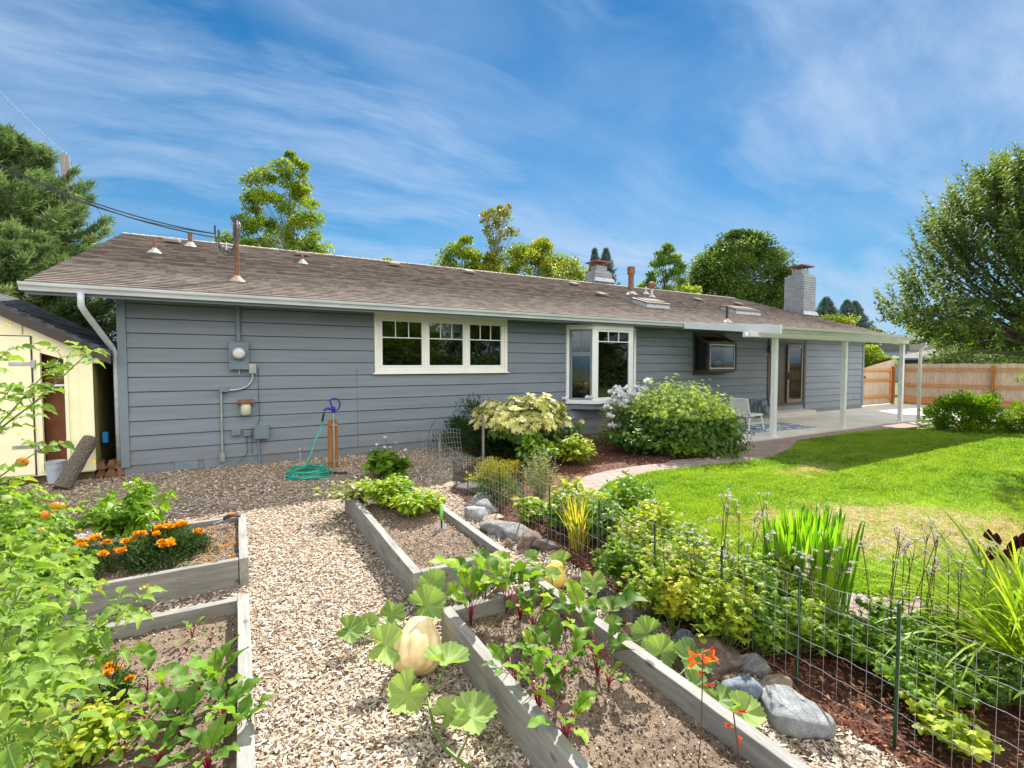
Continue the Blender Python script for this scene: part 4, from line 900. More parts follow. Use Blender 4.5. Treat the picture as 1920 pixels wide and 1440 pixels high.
def wallpart(name, mat, boxes=(), tubes=(), dep=.1, bev=.006):
    mb = MB()
    for (x0, y0, x1, y1) in boxes:
        a = PW(x0, y1); b = PW(x1, y0); mb.box(a.x, b.x, WY-.02-dep, WY-.017, a.z, b.z)
    for pts, r in tubes:
        P = [PY(x, y, WY-.05) for x, y in pts]; mb.tube(P, r, 10)
    return mb.build(name, M[mat], house, bevel=bev)
wallpart('conduit', 'galv', [(467, 682, 480, 700)], [([(473, 698), (474, 708), (471, 716), (464, 724), (452, 729), (440, 731), (426, 732)], .016)], .07, 0)
wallpart('junction_box', 'gray_metal', [(411, 726, 428, 735)], (), .1)
wallpart('conduit', 'galv', [(413, 849, 421, 866)], [([(415, 735), (416, 800), (417.5, 850)], .018)], .06, 0)
wallpart('junction_box', 'gray_metal', [(434, 806, 451, 817)], (), .06); wallpart('junction_box', 'gray_metal', [(457, 806, 470, 818)], (), .06)
wallpart('utility_box', 'gray_metal', [(477, 797, 504, 823)], [([(485, 823), (486, 850), (487, 882)], .018)], .1)
wallpart('cable', 'rubber', [], [([(484, 688), (485, 745), (487, 786), (482, 800)], .005), ([(463, 818), (464, 850), (447, 868)], .005), ([(472, 815), (473, 850)], .005)], .01, 0)
a = PW(461, 765); mb = MB(); mb.tube([(a.x-.13, WY-.1, a.z+.11), (a.x+.13, WY-.1, a.z+.11)], .05, 12); lamp = mb.build('wall_light', M['rust'], house)
mb = MB(); mb.lathe([(.05, 0), (.085, .04), (.085, .15), (.07, .2)], (a.x, WY-.11, a.z-.13), 14); mb.build('lamp_glass', M['lampglass'], lamp, smooth=True)
a = PY(1441, 655, WY-.02); mb = MB(); mb.box(a.x-.06, a.x+.05, WY-.04, WY-.018, a.z-.12, a.z+.12); mb.bar((a.x, WY-.04, a.z+.1), (a.x, WY-.2, a.z+.13), .03, .03); mb.lathe([(.02, .04), (.11, .0), (.12, -.02)], (a.x, WY-.2, a.z+.1), 12)
lamp = mb.build('wall_lantern', M['black'], house); mb = MB(); mb.lathe([(.05, -.2), (.09, -.18), (.085, 0)], (a.x, WY-.2, a.z+.08), 12); mb.build('lantern_glass', M['screen'], lamp)
# gas meter group by the door
a = PY(1424, 760, 9.7); gm = thing('gas_meter', 'gray gas meter with short pipes on the wall left of the sliding door', 'gas meter', (a.x, 9.75, .1))
mb = MB(); mb.lathe([(.05, -.05), (.13, -.04), (.15, .06), (.12, .14)], (a.x+.25, 9.7, .33), 14, axis=(0, -1, 0)); mb.box(a.x+.1, a.x+.4, 9.68, 9.84, .42, .62); mb.build('meter_body', M['gray_metal'], gm)
mb = MB()
for dx in (-.3, -.08, .12, .38): mb.tube([(a.x+dx, 9.85, .05), (a.x+dx, 9.82, .62+.1*abs(dx))], .025, 8)
mb.tube([(a.x-.3, 9.82, .55), (a.x+.38, 9.82, .6)], .025, 8); mb.build('pipe', M['gray_metal'], gm)
mb = MB(); mb.lathe([(.07, 0), (.08, .02), (.02, .05)], (a.x-.1, 9.78, .55), 12); mb.box(a.x+.85, a.x+1.02, 9.9, 9.98, .45, .75); mb.build('regulator', M['gray_metal'], gm)

# ================================================================ PATIO COVER
pc = thing('patio_cover', 'white sloping patio cover on posts attached to the house eave', 'patio cover', (14.7, 7.1, 0))
PX0, PX1, PYF = 10.8, 18.6, 6.62
mb = MB(); mb.hexa([(PX0, PYF, 2.62), (PX1, PYF, 2.62), (PX1, 9.345, 2.955), (PX0, 9.345, 2.955), (PX0, PYF, 2.67), (PX1, PYF, 2.67), (PX1, 9.345, 3.0), (PX0, 9.345, 3.0)])
x = PX0+.3
while x < PX1-.1: mb.hexa([(x, PYF+.1, 2.595), (x+.03, PYF+.1, 2.595), (x+.03, 9.3, 2.92), (x, 9.3, 2.92), (x, PYF+.1, 2.62), (x+.03, PYF+.1, 2.62), (x+.03, 9.3, 2.952), (x, 9.3, 2.952)]); x += .3
mb.build('cover_panel', M['cover'], pc)
mb = MB(); mb.hexa([(PX0-.06, PYF-.12, 2.54), (PX0-.001, PYF-.12, 2.54), (PX0-.001, 9.22, 2.83), (PX0-.06, 9.22, 2.83), (PX0-.06, PYF-.12, 2.74), (PX0-.001, PYF-.12, 2.74), (PX0-.001, 9.22, 3.01), (PX0-.06, 9.22, 3.01)]); mb.build('side_fascia', M['white'], pc)
mb = MB(); kgutter(mb, PX0, PX1, PYF-.002, 2.69, .12, .12); mb.build('gutter', M['gutter'], pc)
mb = MB(); mb.box(10.45, PX1-.1, 7.02, 7.10, 2.49, 2.605); mb.box(10.45, PX1-.1, 7.16, 7.24, 2.49, 2.605); mb.build('header_beam', M['white'], pc, bevel=.004)
for px, py in ((1455, 822), (1584, 805), (1688, 791)):
    q = G(px, py, .0); x, y = q.x, 7.13; mb = MB(); mb.box(x-.06, x+.06, y-.055, y+.055, .045, 2.489); mb.box(x-.075, x+.075, y-.07, y+.07, .041, .05); mb.build('post', M['white'], pc, bevel=.006)
mb = MB(); mb.tube([(18.35, 6.56, 2.6), (18.35, 6.56, 2.42), (18.35, 6.62, 2.32), (18.35, 6.66, 2.2), (18.35, 6.66, .05)], .045, 10); mb.build('downspout', M['white'], pc, smooth=True)

# rug, chair
rug = MB(); rug.prism([(11.3, 7.75), (14.35, 7.55), (14.55, 8.7), (11.4, 8.9)], .044, .052, 'Z'); tag(rug.build('outdoor_rug', M['rug']), 'white rug with blue-gray dotted pattern on the patio', 'rug')
q = G(1402, 805, .05); cw = thing('patio_chair', 'white slatted chair facing right on the patio rug', 'chair', (q.x, q.y, .05)); X, Y_, Z_ = q.x, q.y, .052
mb = MB()
for s in (-1, 1): mb.bar((X-.28, Y_+s*.24, Z_+.40), (X-.42, Y_+s*.25, Z_+.86), .035, .035)
mb.bar((X-.42, Y_-.27, Z_+.86), (X-.42, Y_+.27, Z_+.86), .05, .03)
for k in range(-6, 7): mb.bar((X-.29, Y_+k*.035, Z_+.42), (X-.415, Y_+k*.037, Z_+.85), .017, .012)
mb.build('backrest', M['white'], cw)
mb = MB(); mb.hexa([(X-.3, Y_-.25, Z_+.37), (X+.28, Y_-.27, Z_+.40), (X+.28, Y_+.27, Z_+.40), (X-.3, Y_+.25, Z_+.37), (X-.3, Y_-.25, Z_+.41), (X+.28, Y_-.27, Z_+.44), (X+.28, Y_+.27, Z_+.44), (X-.3, Y_+.25, Z_+.41)]); mb.build('seat', M['white'], cw, bevel=.01)
for sx, sy in ((-1, -1), (-1, 1), (1, -1), (1, 1)):
    mb = MB(); mb.bar((X+sx*.24, Y_+sy*.22, Z_+.4), (X+sx*.33, Y_+sy*.25, Z_), .035, .035); mb.build('leg', M['white'], cw)
mb = MB(); mb.bar((X-.28, Y_-.24, Z_+.18), (X+.29, Y_-.24, Z_+.2), .022, .022); mb.bar((X-.28, Y_+.24, Z_+.18), (X+.29, Y_+.24, Z_+.2), .022, .022); mb.bar((X+.26, Y_-.24, Z_+.28), (X+.26, Y_+.24, Z_+.28), .022, .022); mb.build('stretcher', M['white'], cw)

# ================================================================ SHED
sh = thing('garden_shed', 'pale yellow garden shed with dark shingled gable roof', 'shed', (-3.6, 10.0, 0))
SX1, SX0, SY = -2.02, -5.2, 9.9
SR = -3.61; sz0, szr = 2.12, 3.02
mb = MB(); w_ = [(-5.2, .14), (SX1, .14), (SX1, sz0), (SR, szr), (-5.2, sz0)]
# front wall with an opening
mb.prism([(-2.61, .14), (-2.61, 2.45), (SR, szr), (-5.2, sz0), (-5.2, .14)][::-1], SY, SY+.05, 'Y')
mb.prism([(-2.34, .14), (SX1, .14), (SX1, sz0), (-2.34, 2.29)], SY, SY+.05, 'Y')
mb.prism([(-2.61, 2.02), (-2.34, 2.02-.1), (-2.34, 2.29), (-2.61, 2.45)], SY, SY+.05, 'Y')
mb.box(-2.61, -2.34, SY, SY+.05, .14, .24)
mb.build('front_wall', M['shed'], sh)
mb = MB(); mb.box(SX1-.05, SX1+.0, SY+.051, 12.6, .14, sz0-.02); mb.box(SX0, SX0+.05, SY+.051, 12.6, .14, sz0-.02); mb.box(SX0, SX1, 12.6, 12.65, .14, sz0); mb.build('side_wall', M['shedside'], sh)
for (x0, x1, z0, z1) in ((SX1-.14, SX1+.02, .16, sz0-.03), (-2.34, -2.30, .2, 1.95), (-2.65, -2.61, .2, 2.1)):
    mb = MB(); mb.box(x0, x1, SY-.022, SY-.001, z0, z1); mb.build('trim_board', M['shed'], sh)
for x in (-4.0, -3.5, -3.12, -2.8):
    mb = MB(); mb.box(x, x+.014, SY-.004, SY+.001, 2.29, szr-.566*abs(x-SR)-.05); mb.build('batten', M['shedside'], sh)
mb = MB(); mb.box(-4.3, -2.71, SY-.03, SY-.004, .17, 2.26); dr = mb.build('door', M['shed'], sh, bevel=.004)
for z in (.6, 1.85):
    mb = MB(); mb.bar((-2.95, SY-.035, z), (-2.70, SY-.035, z), .05, .008, up=(0, 1, 0)); mb.box(-2.705, -2.66, SY-.04, SY-.022, z-.06, z+.06); mb.build('hinge', M['galv'], dr)
mb = MB(); mb.box(-2.709, -2.695, SY-.012, SY-.002, .15, 2.27); mb.box(-4.3, -2.71, SY-.012, SY-.002, 2.262, 2.275); mb.build('door_gap', M['black'], sh)
for sx in (1, -1):
    mb = MB(); xe = SR+sx*1.86; f = lambda x, h: szr+.03-abs(x-SR)*.566+h
    xs = [SR, xe]
    mb.hexa([(SR, SY-.14, f(SR, -.02)), (xe, SY-.14, f(xe, -.02)), (xe, 12.8, f(xe, -.02)), (SR, 12.8, f(SR, -.02)), (SR, SY-.14, f(SR, .04)), (xe, SY-.14, f(xe, .04)), (xe, 12.8, f(xe, .04)), (SR, 12.8, f(SR, .04))])
    k = 0
    while k*.13 < 1.8:
        xa = xe-sx*k*.13; xb = xa-sx*.135
        y = SY-.15
        while y < 12.7:
            j = random.uniform(0, .012); L = random.uniform(.2, .34); mb.hexa([(xa, y, f(xa, .04)), (xb, y, f(xb, .042)), (xb, y+L-.01, f(xb, .042)), (xa, y+L-.01, f(xa, .04)), (xa, y, f(xa, .056+j)), (xb, y, f(xb, .046)), (xb, y+L-.01, f(xb, .046)), (xa, y+L-.01, f(xa, .056+j))]); y += L
        k += 1
    mb.build('roof', M['dshingle'], sh)
    mb = MB(); mb.hexa([(SR, SY-.13, f(SR, -.15)), (xe, SY-.13, f(xe, -.15)), (xe, SY-.10, f(xe, -.15)), (SR, SY-.10, f(SR, -.15)), (SR, SY-.13, f(SR, -.021)), (xe, SY-.13, f(xe, -.021)), (xe, SY-.10, f(xe, -.021)), (SR, SY-.10, f(SR, -.021))]); mb.build('rake_trim', M['brown'], sh)
mb = MB(); mb.box(SX1+.02, SX1+.12, SY-.02, 12.6, 1.86, 1.95); mb.build('gutter', M['flash'], sh)
mb = MB(); mb.box(-2.66, -2.3, SY+.3, SY+.32, .14, 2.2); mb.build('brown_liner', M['leather'], sh)
mb = MB(); mb.box(-2.62, -2.34, SY+.08, SY+.28, 1.50, 1.53); mb.build('shelf', M['white'], sh)
mb = MB(); mb.box(-5.1, -2.05, SY+.1, 12.5, -.02, .139); mb.build('skid', M['stemb'], sh)
# bucket, log, firewood
q = G(147, 895, .05); q = Vector((-2.45, 9.78, 0)); bk = thing('bucket', 'blue-gray plastic bucket at the foot of the yellow shed', 'bucket', (q.x, q.y, .0))
mb = MB(); mb.lathe([(.10, .04), (.12, .34), (.128, .35), (.128, .37), (.116, .37), (.1, .2)], (q.x, q.y, .0), 18); mb.build('pail', M['bucket'], bk)
mb = MB(); mb.tube([(q.x-.12, q.y, .35), (q.x-.06, q.y-.1, .28), (q.x+.03, q.y-.14, .24), (q.x+.12, q.y, .35)], .005, 6); mb.build('handle', M['galv'], bk)
mb = MB(); a = Vector((-2.28, 9.3, .02)); b = Vector((-2.03, 9.78, .68)); P = [a.lerp(b, i/10) for i in range(11)]
mb.tube(P, [.105+.005*math.sin(i*1.7) for i in range(11)], 22); tag(mb.build('log', M['logbark']), 'thick rough-barked log leaning between shed and house corner', 'log')
wl = ['split firewood piece lying lowest in the gap beside the shed', 'split firewood piece on top of the pile behind the leaning log', 'reddish split log at the right of the firewood pile', 'short split wood piece half hidden behind the log', 'dark split wood piece against the house corner', 'split wood piece in the middle of the small firewood pile']
for i in range(6):
    x = -1.98+.13*(i % 3); z = .06+.13*(i//3); mb = MB(); y0 = 9.95+random.uniform(0, .12); aa = random.uniform(-.4, .4)
    mb.tf = (x, y0, aa); mb.prism([(-.08, z-.05), (.08, z-.05), (.05, z+.06), (-.02, z+.08)], 0, .4, 'Y'); tag(mb.build('firewood', M['firewood']), wl[i], 'firewood', 'firewood pieces stacked beside the shed')
mb = MB(); mb.box(-1.97, -1.9, 10.2, 10.3, .55, .72); tag(mb.build('blue_container', paint('blue_plastic', (.02, .25, .7), .3)), 'small bright blue container on the firewood behind the log', 'container')

# ================================================================ YARD HYDRANT, HOSE, PIPE
q = G(627, 877); hy = thing('yard_hydrant', 'blue-headed water hydrant pipe strapped to a short wooden post', 'hydrant', (q.x, q.y, 0)); x, y = q.x, q.y
mb = MB(); mb.box(x-.085, x-.012, y+.03, y+.12, 0, .84); mb.box(x-.008, x+.075, y+.03, y+.12, 0, .86); mb.build('wooden_post', M['cedar'], hy, bevel=.004)
mb = MB(); mb.tube([(x, y, 0), (x, y, 1.0)], .02, 12); pipe = mb.build('pipe', M['galv'], hy)
for z in (.12, .76):
    mb = MB(); mb.box(x-.05, x+.05, y-.024, y+.03, z-.008, z+.008); mb.build('pipe_strap', M['galv'], hy)
mb = MB(); hz = 1.0; mb.tube([(x, y, hz-.02), (x, y, hz+.09)], .032, 12); mb.tube([(x, y, hz+.04), (x-.1, y-.03, hz+.07), (x-.17, y-.05, hz+.04)], [.028, .024, .022], 10)
mb.tube([(x-.02, y, hz+.08), (x-.06, y, hz+.2), (x+.0, y, hz+.24)], .014, 8); mb.build('hydrant_head', M['blue'], hy)
mb = MB(); mb.tube([(x+.0+.09*math.cos(t)+.02, y, hz+.13+.11*math.sin(t)) for t in np.linspace(2.3, -2.2, 14)], .014, 8); mb.build('lever_handle', M['blue'], hy)
hc = G(578, 893); hs = thing('garden_hose', 'teal garden hose coiled on the wood chips below the hydrant', 'hose', (hc.x, hc.y, 0)); pts = []
nz = Vector((x-.17, y-.06, hz+.0))
for k in range(0, 150):
    t = k/24*2*math.pi; r = .36-.018*(k/24)+.02*math.sin(t*2.3+1); zz = .02+.022*(k//24)+.012*math.sin(t*1.7)
    pts.append(Vector((hc.x+r*math.cos(t)+.03*math.sin(t*.31), hc.y+r*.95*math.sin(t), zz)))
b0 = pts[-1]; rise = [b0+Vector((.0, .06, .02)), hc+Vector((-.05, .12, .12)), hc+Vector((.06, .2, .3)), hc+Vector((.16, .3, .55)), nz+Vector((-.05, 0, -.28)), nz+Vector((-.03, 0, -.14))]
mb = MB(); mb.tube(pts+crs(rise), .0125, 8); mb.build('hose_tube', M['hose'], hs, smooth=True)
mb = MB(); mb.tube([nz+Vector((-.03, 0, -.15)), nz+Vector((0, 0, -.01))], .02, 10); mb.build('hose_coupling', M['black'], hs)
e0 = pts[0]; mb = MB(); mb.tube([e0, e0+Vector((.08, -.12, .0)), e0+Vector((.2, -.18, 0))], [.018, .022, .03], 10); mb.build('hose_nozzle', M['black'], hs)
q = G(564, 881); sp_ = MB(); sp_.tube([(q.x, q.y, 0), (q.x, q.y, .32)], .014, 8); sp_.lathe([(.02, 0), (.028, .03), (.024, .06), (.01, .07)], (q.x, q.y, .32), 10); tag(sp_.build('standpipe', M['galv']), 'short white-tipped pipe standing at the wall beside the hose', 'pipe')

# ================================================================ FENCE, GATE, NEIGHBOURS, POLE
def board_run(mb, a, b, z0, z1, wd=.14, off=.03, jit=.02):
    a = Vector(a); b = Vector(b); L = (b-a).length; d = (b-a)/L; n = int(L/wd)
    for i in range(n):
        p = a+d*(i*wd); q = a+d*((i+1)*wd-.006); h = z1+random.uniform(-jit, jit); nn = Vector((-d.y, d.x, 0))*.018
        mb.hexa([(p.x, p.y, z0), (q.x, q.y, z0), (q.x+nn.x, q.y+nn.y, z0), (p.x+nn.x, p.y+nn.y, z0), (p.x, p.y, h), (q.x, q.y, h), (q.x+nn.x, q.y+nn.y, h), (p.x+nn.x, p.y+nn.y, h)])
FX = 25.95
fe = thing('board_fence', 'tall board fence with orange-brown cedar rails at the far side of the yard', 'fence', (FX, 0, 0))
mb = MB(); board_run(mb, (FX+.04, -8, 0), (FX+.04, 10.2, 0), .05, 1.86, jit=.008); mb.build('board_panel', M['fenceb'], fe)
for z, h in ((.27, .26), (.92, .09), (1.6, .09)):
    mb = MB(); mb.box(FX-.045, FX+.015, -8, 10.15, z-h/2, z+h/2); mb.build('rail', M['cedarx'], fe)
for yy in (10.1, 7.05, 4.2, 1.4, -1.4, -4.2):
    mb = MB(); mb.box(FX-.14, FX-.046, yy-.05, yy+.05, 0, 1.78); mb.build('post', M['cedar'], fe)
ga = thing('wooden_gate', 'wooden gate with cedar frame and sloping top beside the house corner', 'gate', (24.3, 10.4, 0))
g0, g1, gY = 23.05, 25.75, 10.35
mb = MB(); x = g0-.5; i = 0
while x < g1+.1:
    t = max(0, (x-g0)/(g1-g0)); h = 1.62+.42*max(0, t)**.8; mb.box(x, x+.13, gY+.03, gY+.05, .06, h); x += .137
mb.build('board_panel', M['fenceb'], ga)
mb = MB()
for z in (.42, 1.15, 1.58): mb.box(g0+.02, g1-.1, gY-.02, gY+.028, z-.05, z+.05)
for x in (g0+.03, g1-.2): mb.box(x, x+.09, gY-.024, gY+.0279, .2, 1.66)
mb.build('gate_frame', M['cedarx'], ga)
for x in (g0-.2, g1+.02):
    mb = MB(); mb.box(x-.06, x+.06, gY-.08, gY+.02, 0, 1.74); mb.build('post', M['cedar'], ga)
mb = MB(); mb.box(g0-.1, g0+.1, gY-.1, gY-.025, 1.24, 1.32); mb.build('latch', M['black'], ga)
# neighbour house beyond the fence
nb = thing('neighbour_house', 'dark low house with gray hip roof behind the board fence', 'house', (42, 14, 0))
mb = MB(); c0 = D(1672, 672, 40); ex, ey = c0.x, c0.y; 
NX0, NX1, NY0, NY1 = ex+.4, ex+12, ey-14, ey-.4; ez = c0.z
mb.box(NX0, NX1, NY0, NY1, 0, ez-.1); mb.build('wall', paint('dark_house_paint', (.07, .075, .085), .7, .1, 2, .1, streak=(1, 1, 8)), nb)
mb = MB(); r1 = (ex+5.6, NY0+5.0, ez+2.0); r2 = (ex+5.6, ey-5.8, ez+2.0)
mb._add([(ex-.2, NY0-.6, ez), (ex+12.6, NY0-.6, ez), (ex+12.6, ey+.2, ez), (ex-.2, ey+.2, ez), r1, r2], [(3, 0, 4, 5), (0, 1, 4), (1, 2, 5, 4), (2, 3, 5), (0, 3, 2, 1)]); mb.build('roof', M['fshingle'], nb)
mb = MB(); mb.box(ex-.24, ex-.14, NY0-.6, ey+.2, ez-.14, ez+.01); mb.build('gutter', M['trimgray'], nb)
for k in range(3):
    mb = MB(); y = ey-3.0-2.6*k; panel_frame(mb, 0, 1, 0, 1, .1, 0, .1) if 0 else mb.box(NX0-.05, NX0-.02, y-1.9, y, 1.6, 2.35); f_ = mb.build('window', M['trimgray'], nb)
    mb = MB(); mb.box(NX0-.06, NX0-.051, y-1.8, y-.1, 1.68, 2.27); mb.build('pane', M['screen'] if k == 0 else M['room'], f_)
n2 = thing('blue_house', 'pale gray-blue house seen between the gate and the neighbouring dark house', 'house', (45, 25, 0)); c0 = D(1638, 660, 52); 
mb = MB(); mb.box(c0.x, c0.x+9, c0.y-3, c0.y+4, 0, c0.z+.1); mb.build('wall', paint('pale_blue_siding', (.42, .47, .52), .7, .08, 2, .1), n2)
mb = MB(); mb.box(c0.x-.3, c0.x+9, c0.y-3.3, c0.y+4.3, c0.z+.1, c0.z+.75); mb.build('roof', M['fshingle'], n2)
# utility pole with its own thin wire
p = D(122, 292, 26); up = thing('utility_pole', 'weathered wooden utility pole standing behind the spruce', 'pole', (p.x, p.y, 0))
mb = MB(); mb.tube([(p.x, p.y, 0), (p.x, p.y, p.z-1), (p.x, p.y, p.z)], [.24, .2, .2], 12); mb.build('pole_shaft', M['oldwood'], up)
mb = MB(); mb.lathe([(.05, 0), (.07, .04), (.04, .08), (.06, .12), (.03, .17)], (p.x, p.y, p.z), 10); mb.build('insulator', M['gray_metal'], up)
mb = MB(); t0 = D(-120, 40, 22); t1 = D(240, 480, 34); top = Vector((p.x, p.y, p.z+.12)); mb.tube(sag(t0, top, .25, 16), .012, 5); mb.tube(sag(top, t1, .15, 10), .012, 5); mb.build('thin_wire', M['rubber'], up)
# ================================================================ PLANT BUILDERS
FW = np.array([math.sin(YAW), math.cos(YAW), 0.0]); RT = np.array([math.cos(YAW), -math.sin(YAW), 0.0]); UPV = np.array([0, 0, 1.0])
def unit(v): return v/(np.linalg.norm(v, axis=-1, keepdims=True)+1e-9)
def bush(name, label, cat, c, rx, h, N, Tm, size, mat, K=60, z0=.05, top_mat=None, ry=None, up=.5, group=None, lump=.16, stem='stemb', sdk=14, flat=.0, shell=.45):
    """rounded shrub: clusters of leaves through an uneven dome, on a fan of stems"""
    x, y = c; ry = ry or rx; th = thing(name, label, cat, (x, y, 0), group)
    d = rdir(K); d[:, 2] = np.abs(d[:, 2])*.95+.02; d = unit(d)
    rr = (shell+(1-shell)*rng.random(K)**.6)*(1+rng.normal(0, lump, K)*.6)
    cl = np.stack([x+d[:, 0]*rx*rr, y+d[:, 1]*ry*rr, z0+(h-z0)*d[:, 2]*rr*(1-flat)+flat*h*.6*rr], 1)
    idx = rng.integers(0, K, N); cr = rx*.30*(.6+.8*rng.random(K))
    off = rng.normal(size=(N, 3)); off = unit(off)*(rng.random((N, 1))**.45)*cr[idx][:, None]*np.array([1, 1, .8]); p = cl[idx]+off
    p[:, 2] = np.maximum(p[:, 2], .03+rng.random(N)*.05)
    out = unit(p-np.array([x, y, h*.35])); dd = unit(out+unit(off)*.7+np.array([0, 0, up])+rng.normal(size=(N, 3))*.35)
    nr = unit(out*.6+np.array([0, 0, .9])+rng.normal(size=(N, 3))*.35)
    crn = rng.random(K)*.5
    lb = LB(); rnd = np.clip(crn[idx]+rng.random(N)*.55, 0, 1); sz = size*(.65+.6*rng.random(N))
    if top_mat:
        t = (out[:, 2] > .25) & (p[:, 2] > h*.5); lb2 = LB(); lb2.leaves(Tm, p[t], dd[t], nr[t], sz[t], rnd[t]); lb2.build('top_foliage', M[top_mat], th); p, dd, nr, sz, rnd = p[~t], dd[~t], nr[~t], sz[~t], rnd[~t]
    lb.leaves(Tm, p, dd, nr, sz, rnd); lb.build('foliage', M[mat], th)
    mb = MB()
    for k in range(min(sdk, K)):
        q = cl[k]; b = Vector((x+(q[0]-x)*.12, y+(q[1]-y)*.12, -.02)); e = Vector(q); m = b.lerp(e, .5)+Vector((rng.normal()*.03, rng.normal()*.03, .02)); mb.tube([b, m, e], [.008+.006*rx, .006+.003*rx, .002], 5)
    mb.build('stems', M[stem], th); return th
def stems_of(base, n, h, spread, rnd_=.1, seg=6, bend=.25):
    out = []
    for i in range(n):
        a = 2*math.pi*(i+rng.random()*.8)/n; u_ = rng.random()**.6; hh = h*(1.08-.45*u_*u_)*(.8+.3*rng.random()); s = spread*(.1+1.0*u_); pts = []
        wx, wy = rng.normal(0, rnd_*.5), rng.normal(0, rnd_*.5)
        for k in range(seg+1):
            t = k/seg; pts.append(np.array([base[0]+math.cos(a)*s*(t**1.2)+wx*math.sin(t*3), base[1]+math.sin(a)*s*(t**1.2)+wy*math.sin(t*4), base[2]+hh*(t-bend*t*t*.5)]))
        out.append(pts)
    return out
def along(pts, t):
    k = min(int(t*(len(pts)-1)), len(pts)-2); f = t*(len(pts)-1)-k; return pts[k]*(1-f)+pts[k+1]*f, unit(pts[k+1]-pts[k])
def leafy(name, label, cat, base, n, h, spread, nl, Tm, size, mat, stem='stem', group=None, t0=.25, droop=.1, rad=.004, tri=1, heads=None, root=None, petiole=.0, lobed_up=False):
    """upright stems with leaves (or leaf triplets) along them"""
    th = root or thing(name, label, cat, (base[0], base[1], 0), group); ss = stems_of(base, n, h, spread); mb = MB(); lb = LB(); P = []; Dd = []; Nn = []; Sz = []
    for pts in ss:
        mb.tube([Vector(p) for p in pts], [rad*(1.1-.8*k/(len(pts)-1)) for k in range(len(pts))], 5)
        for j in range(nl):
            t = t0+(1-t0)*(j+rng.random()*.6)/nl; p, d = along(pts, min(t, .999)); a = j*2.4+rng.random(); o = np.array([math.cos(a), math.sin(a), .25-droop*rng.random()*2]); pl = petiole*(.5+rng.random())
            e = p+unit(o+np.array([0, 0, .5]))*pl
            if pl > .01: mb.tube([Vector(p), Vector(e)], rad*.5, 4)
            for q in range(tri):
                aa = a+(q-(tri-1)/2)*.85; o2 = np.array([math.cos(aa), math.sin(aa), rng.uniform(-.55, .6)-droop*rng.random()]); P.append(e+rng.normal(size=3)*size*.15); Dd.append(o2); Nn.append([math.cos(aa)*-.3+rng.normal()*.5, math.sin(aa)*-.3+rng.normal()*.5, .9]); Sz.append(size*(.6+.6*rng.random())*(1-.35*max(0, t-.6)))
    lb.leaves(Tm, P, unit(np.array(Dd)), unit(np.array(Nn)), Sz, np.clip(rng.random(len(P))*.8+.1, 0, 1)); lb.build('foliage', M[mat], th); mb.build('stems', M[stem], th)
    return th, ss
def flowerheads(th, pts, r, mat, n=26, name='flower', flat=.6):
    for p in pts:
        lb = LB(); d = rdir(n); d[:, 2] = np.abs(d[:, 2]); d = unit(d); lb.leaves(T_FOLD, np.tile(p, (n, 1))+d*r*.15, unit(d*np.array([1, 1, flat])), d[:, [1, 2, 0]], r*(.75+.4*rng.random(n)), rng.random(n), 1.5); lb.build(name, M[mat], th)

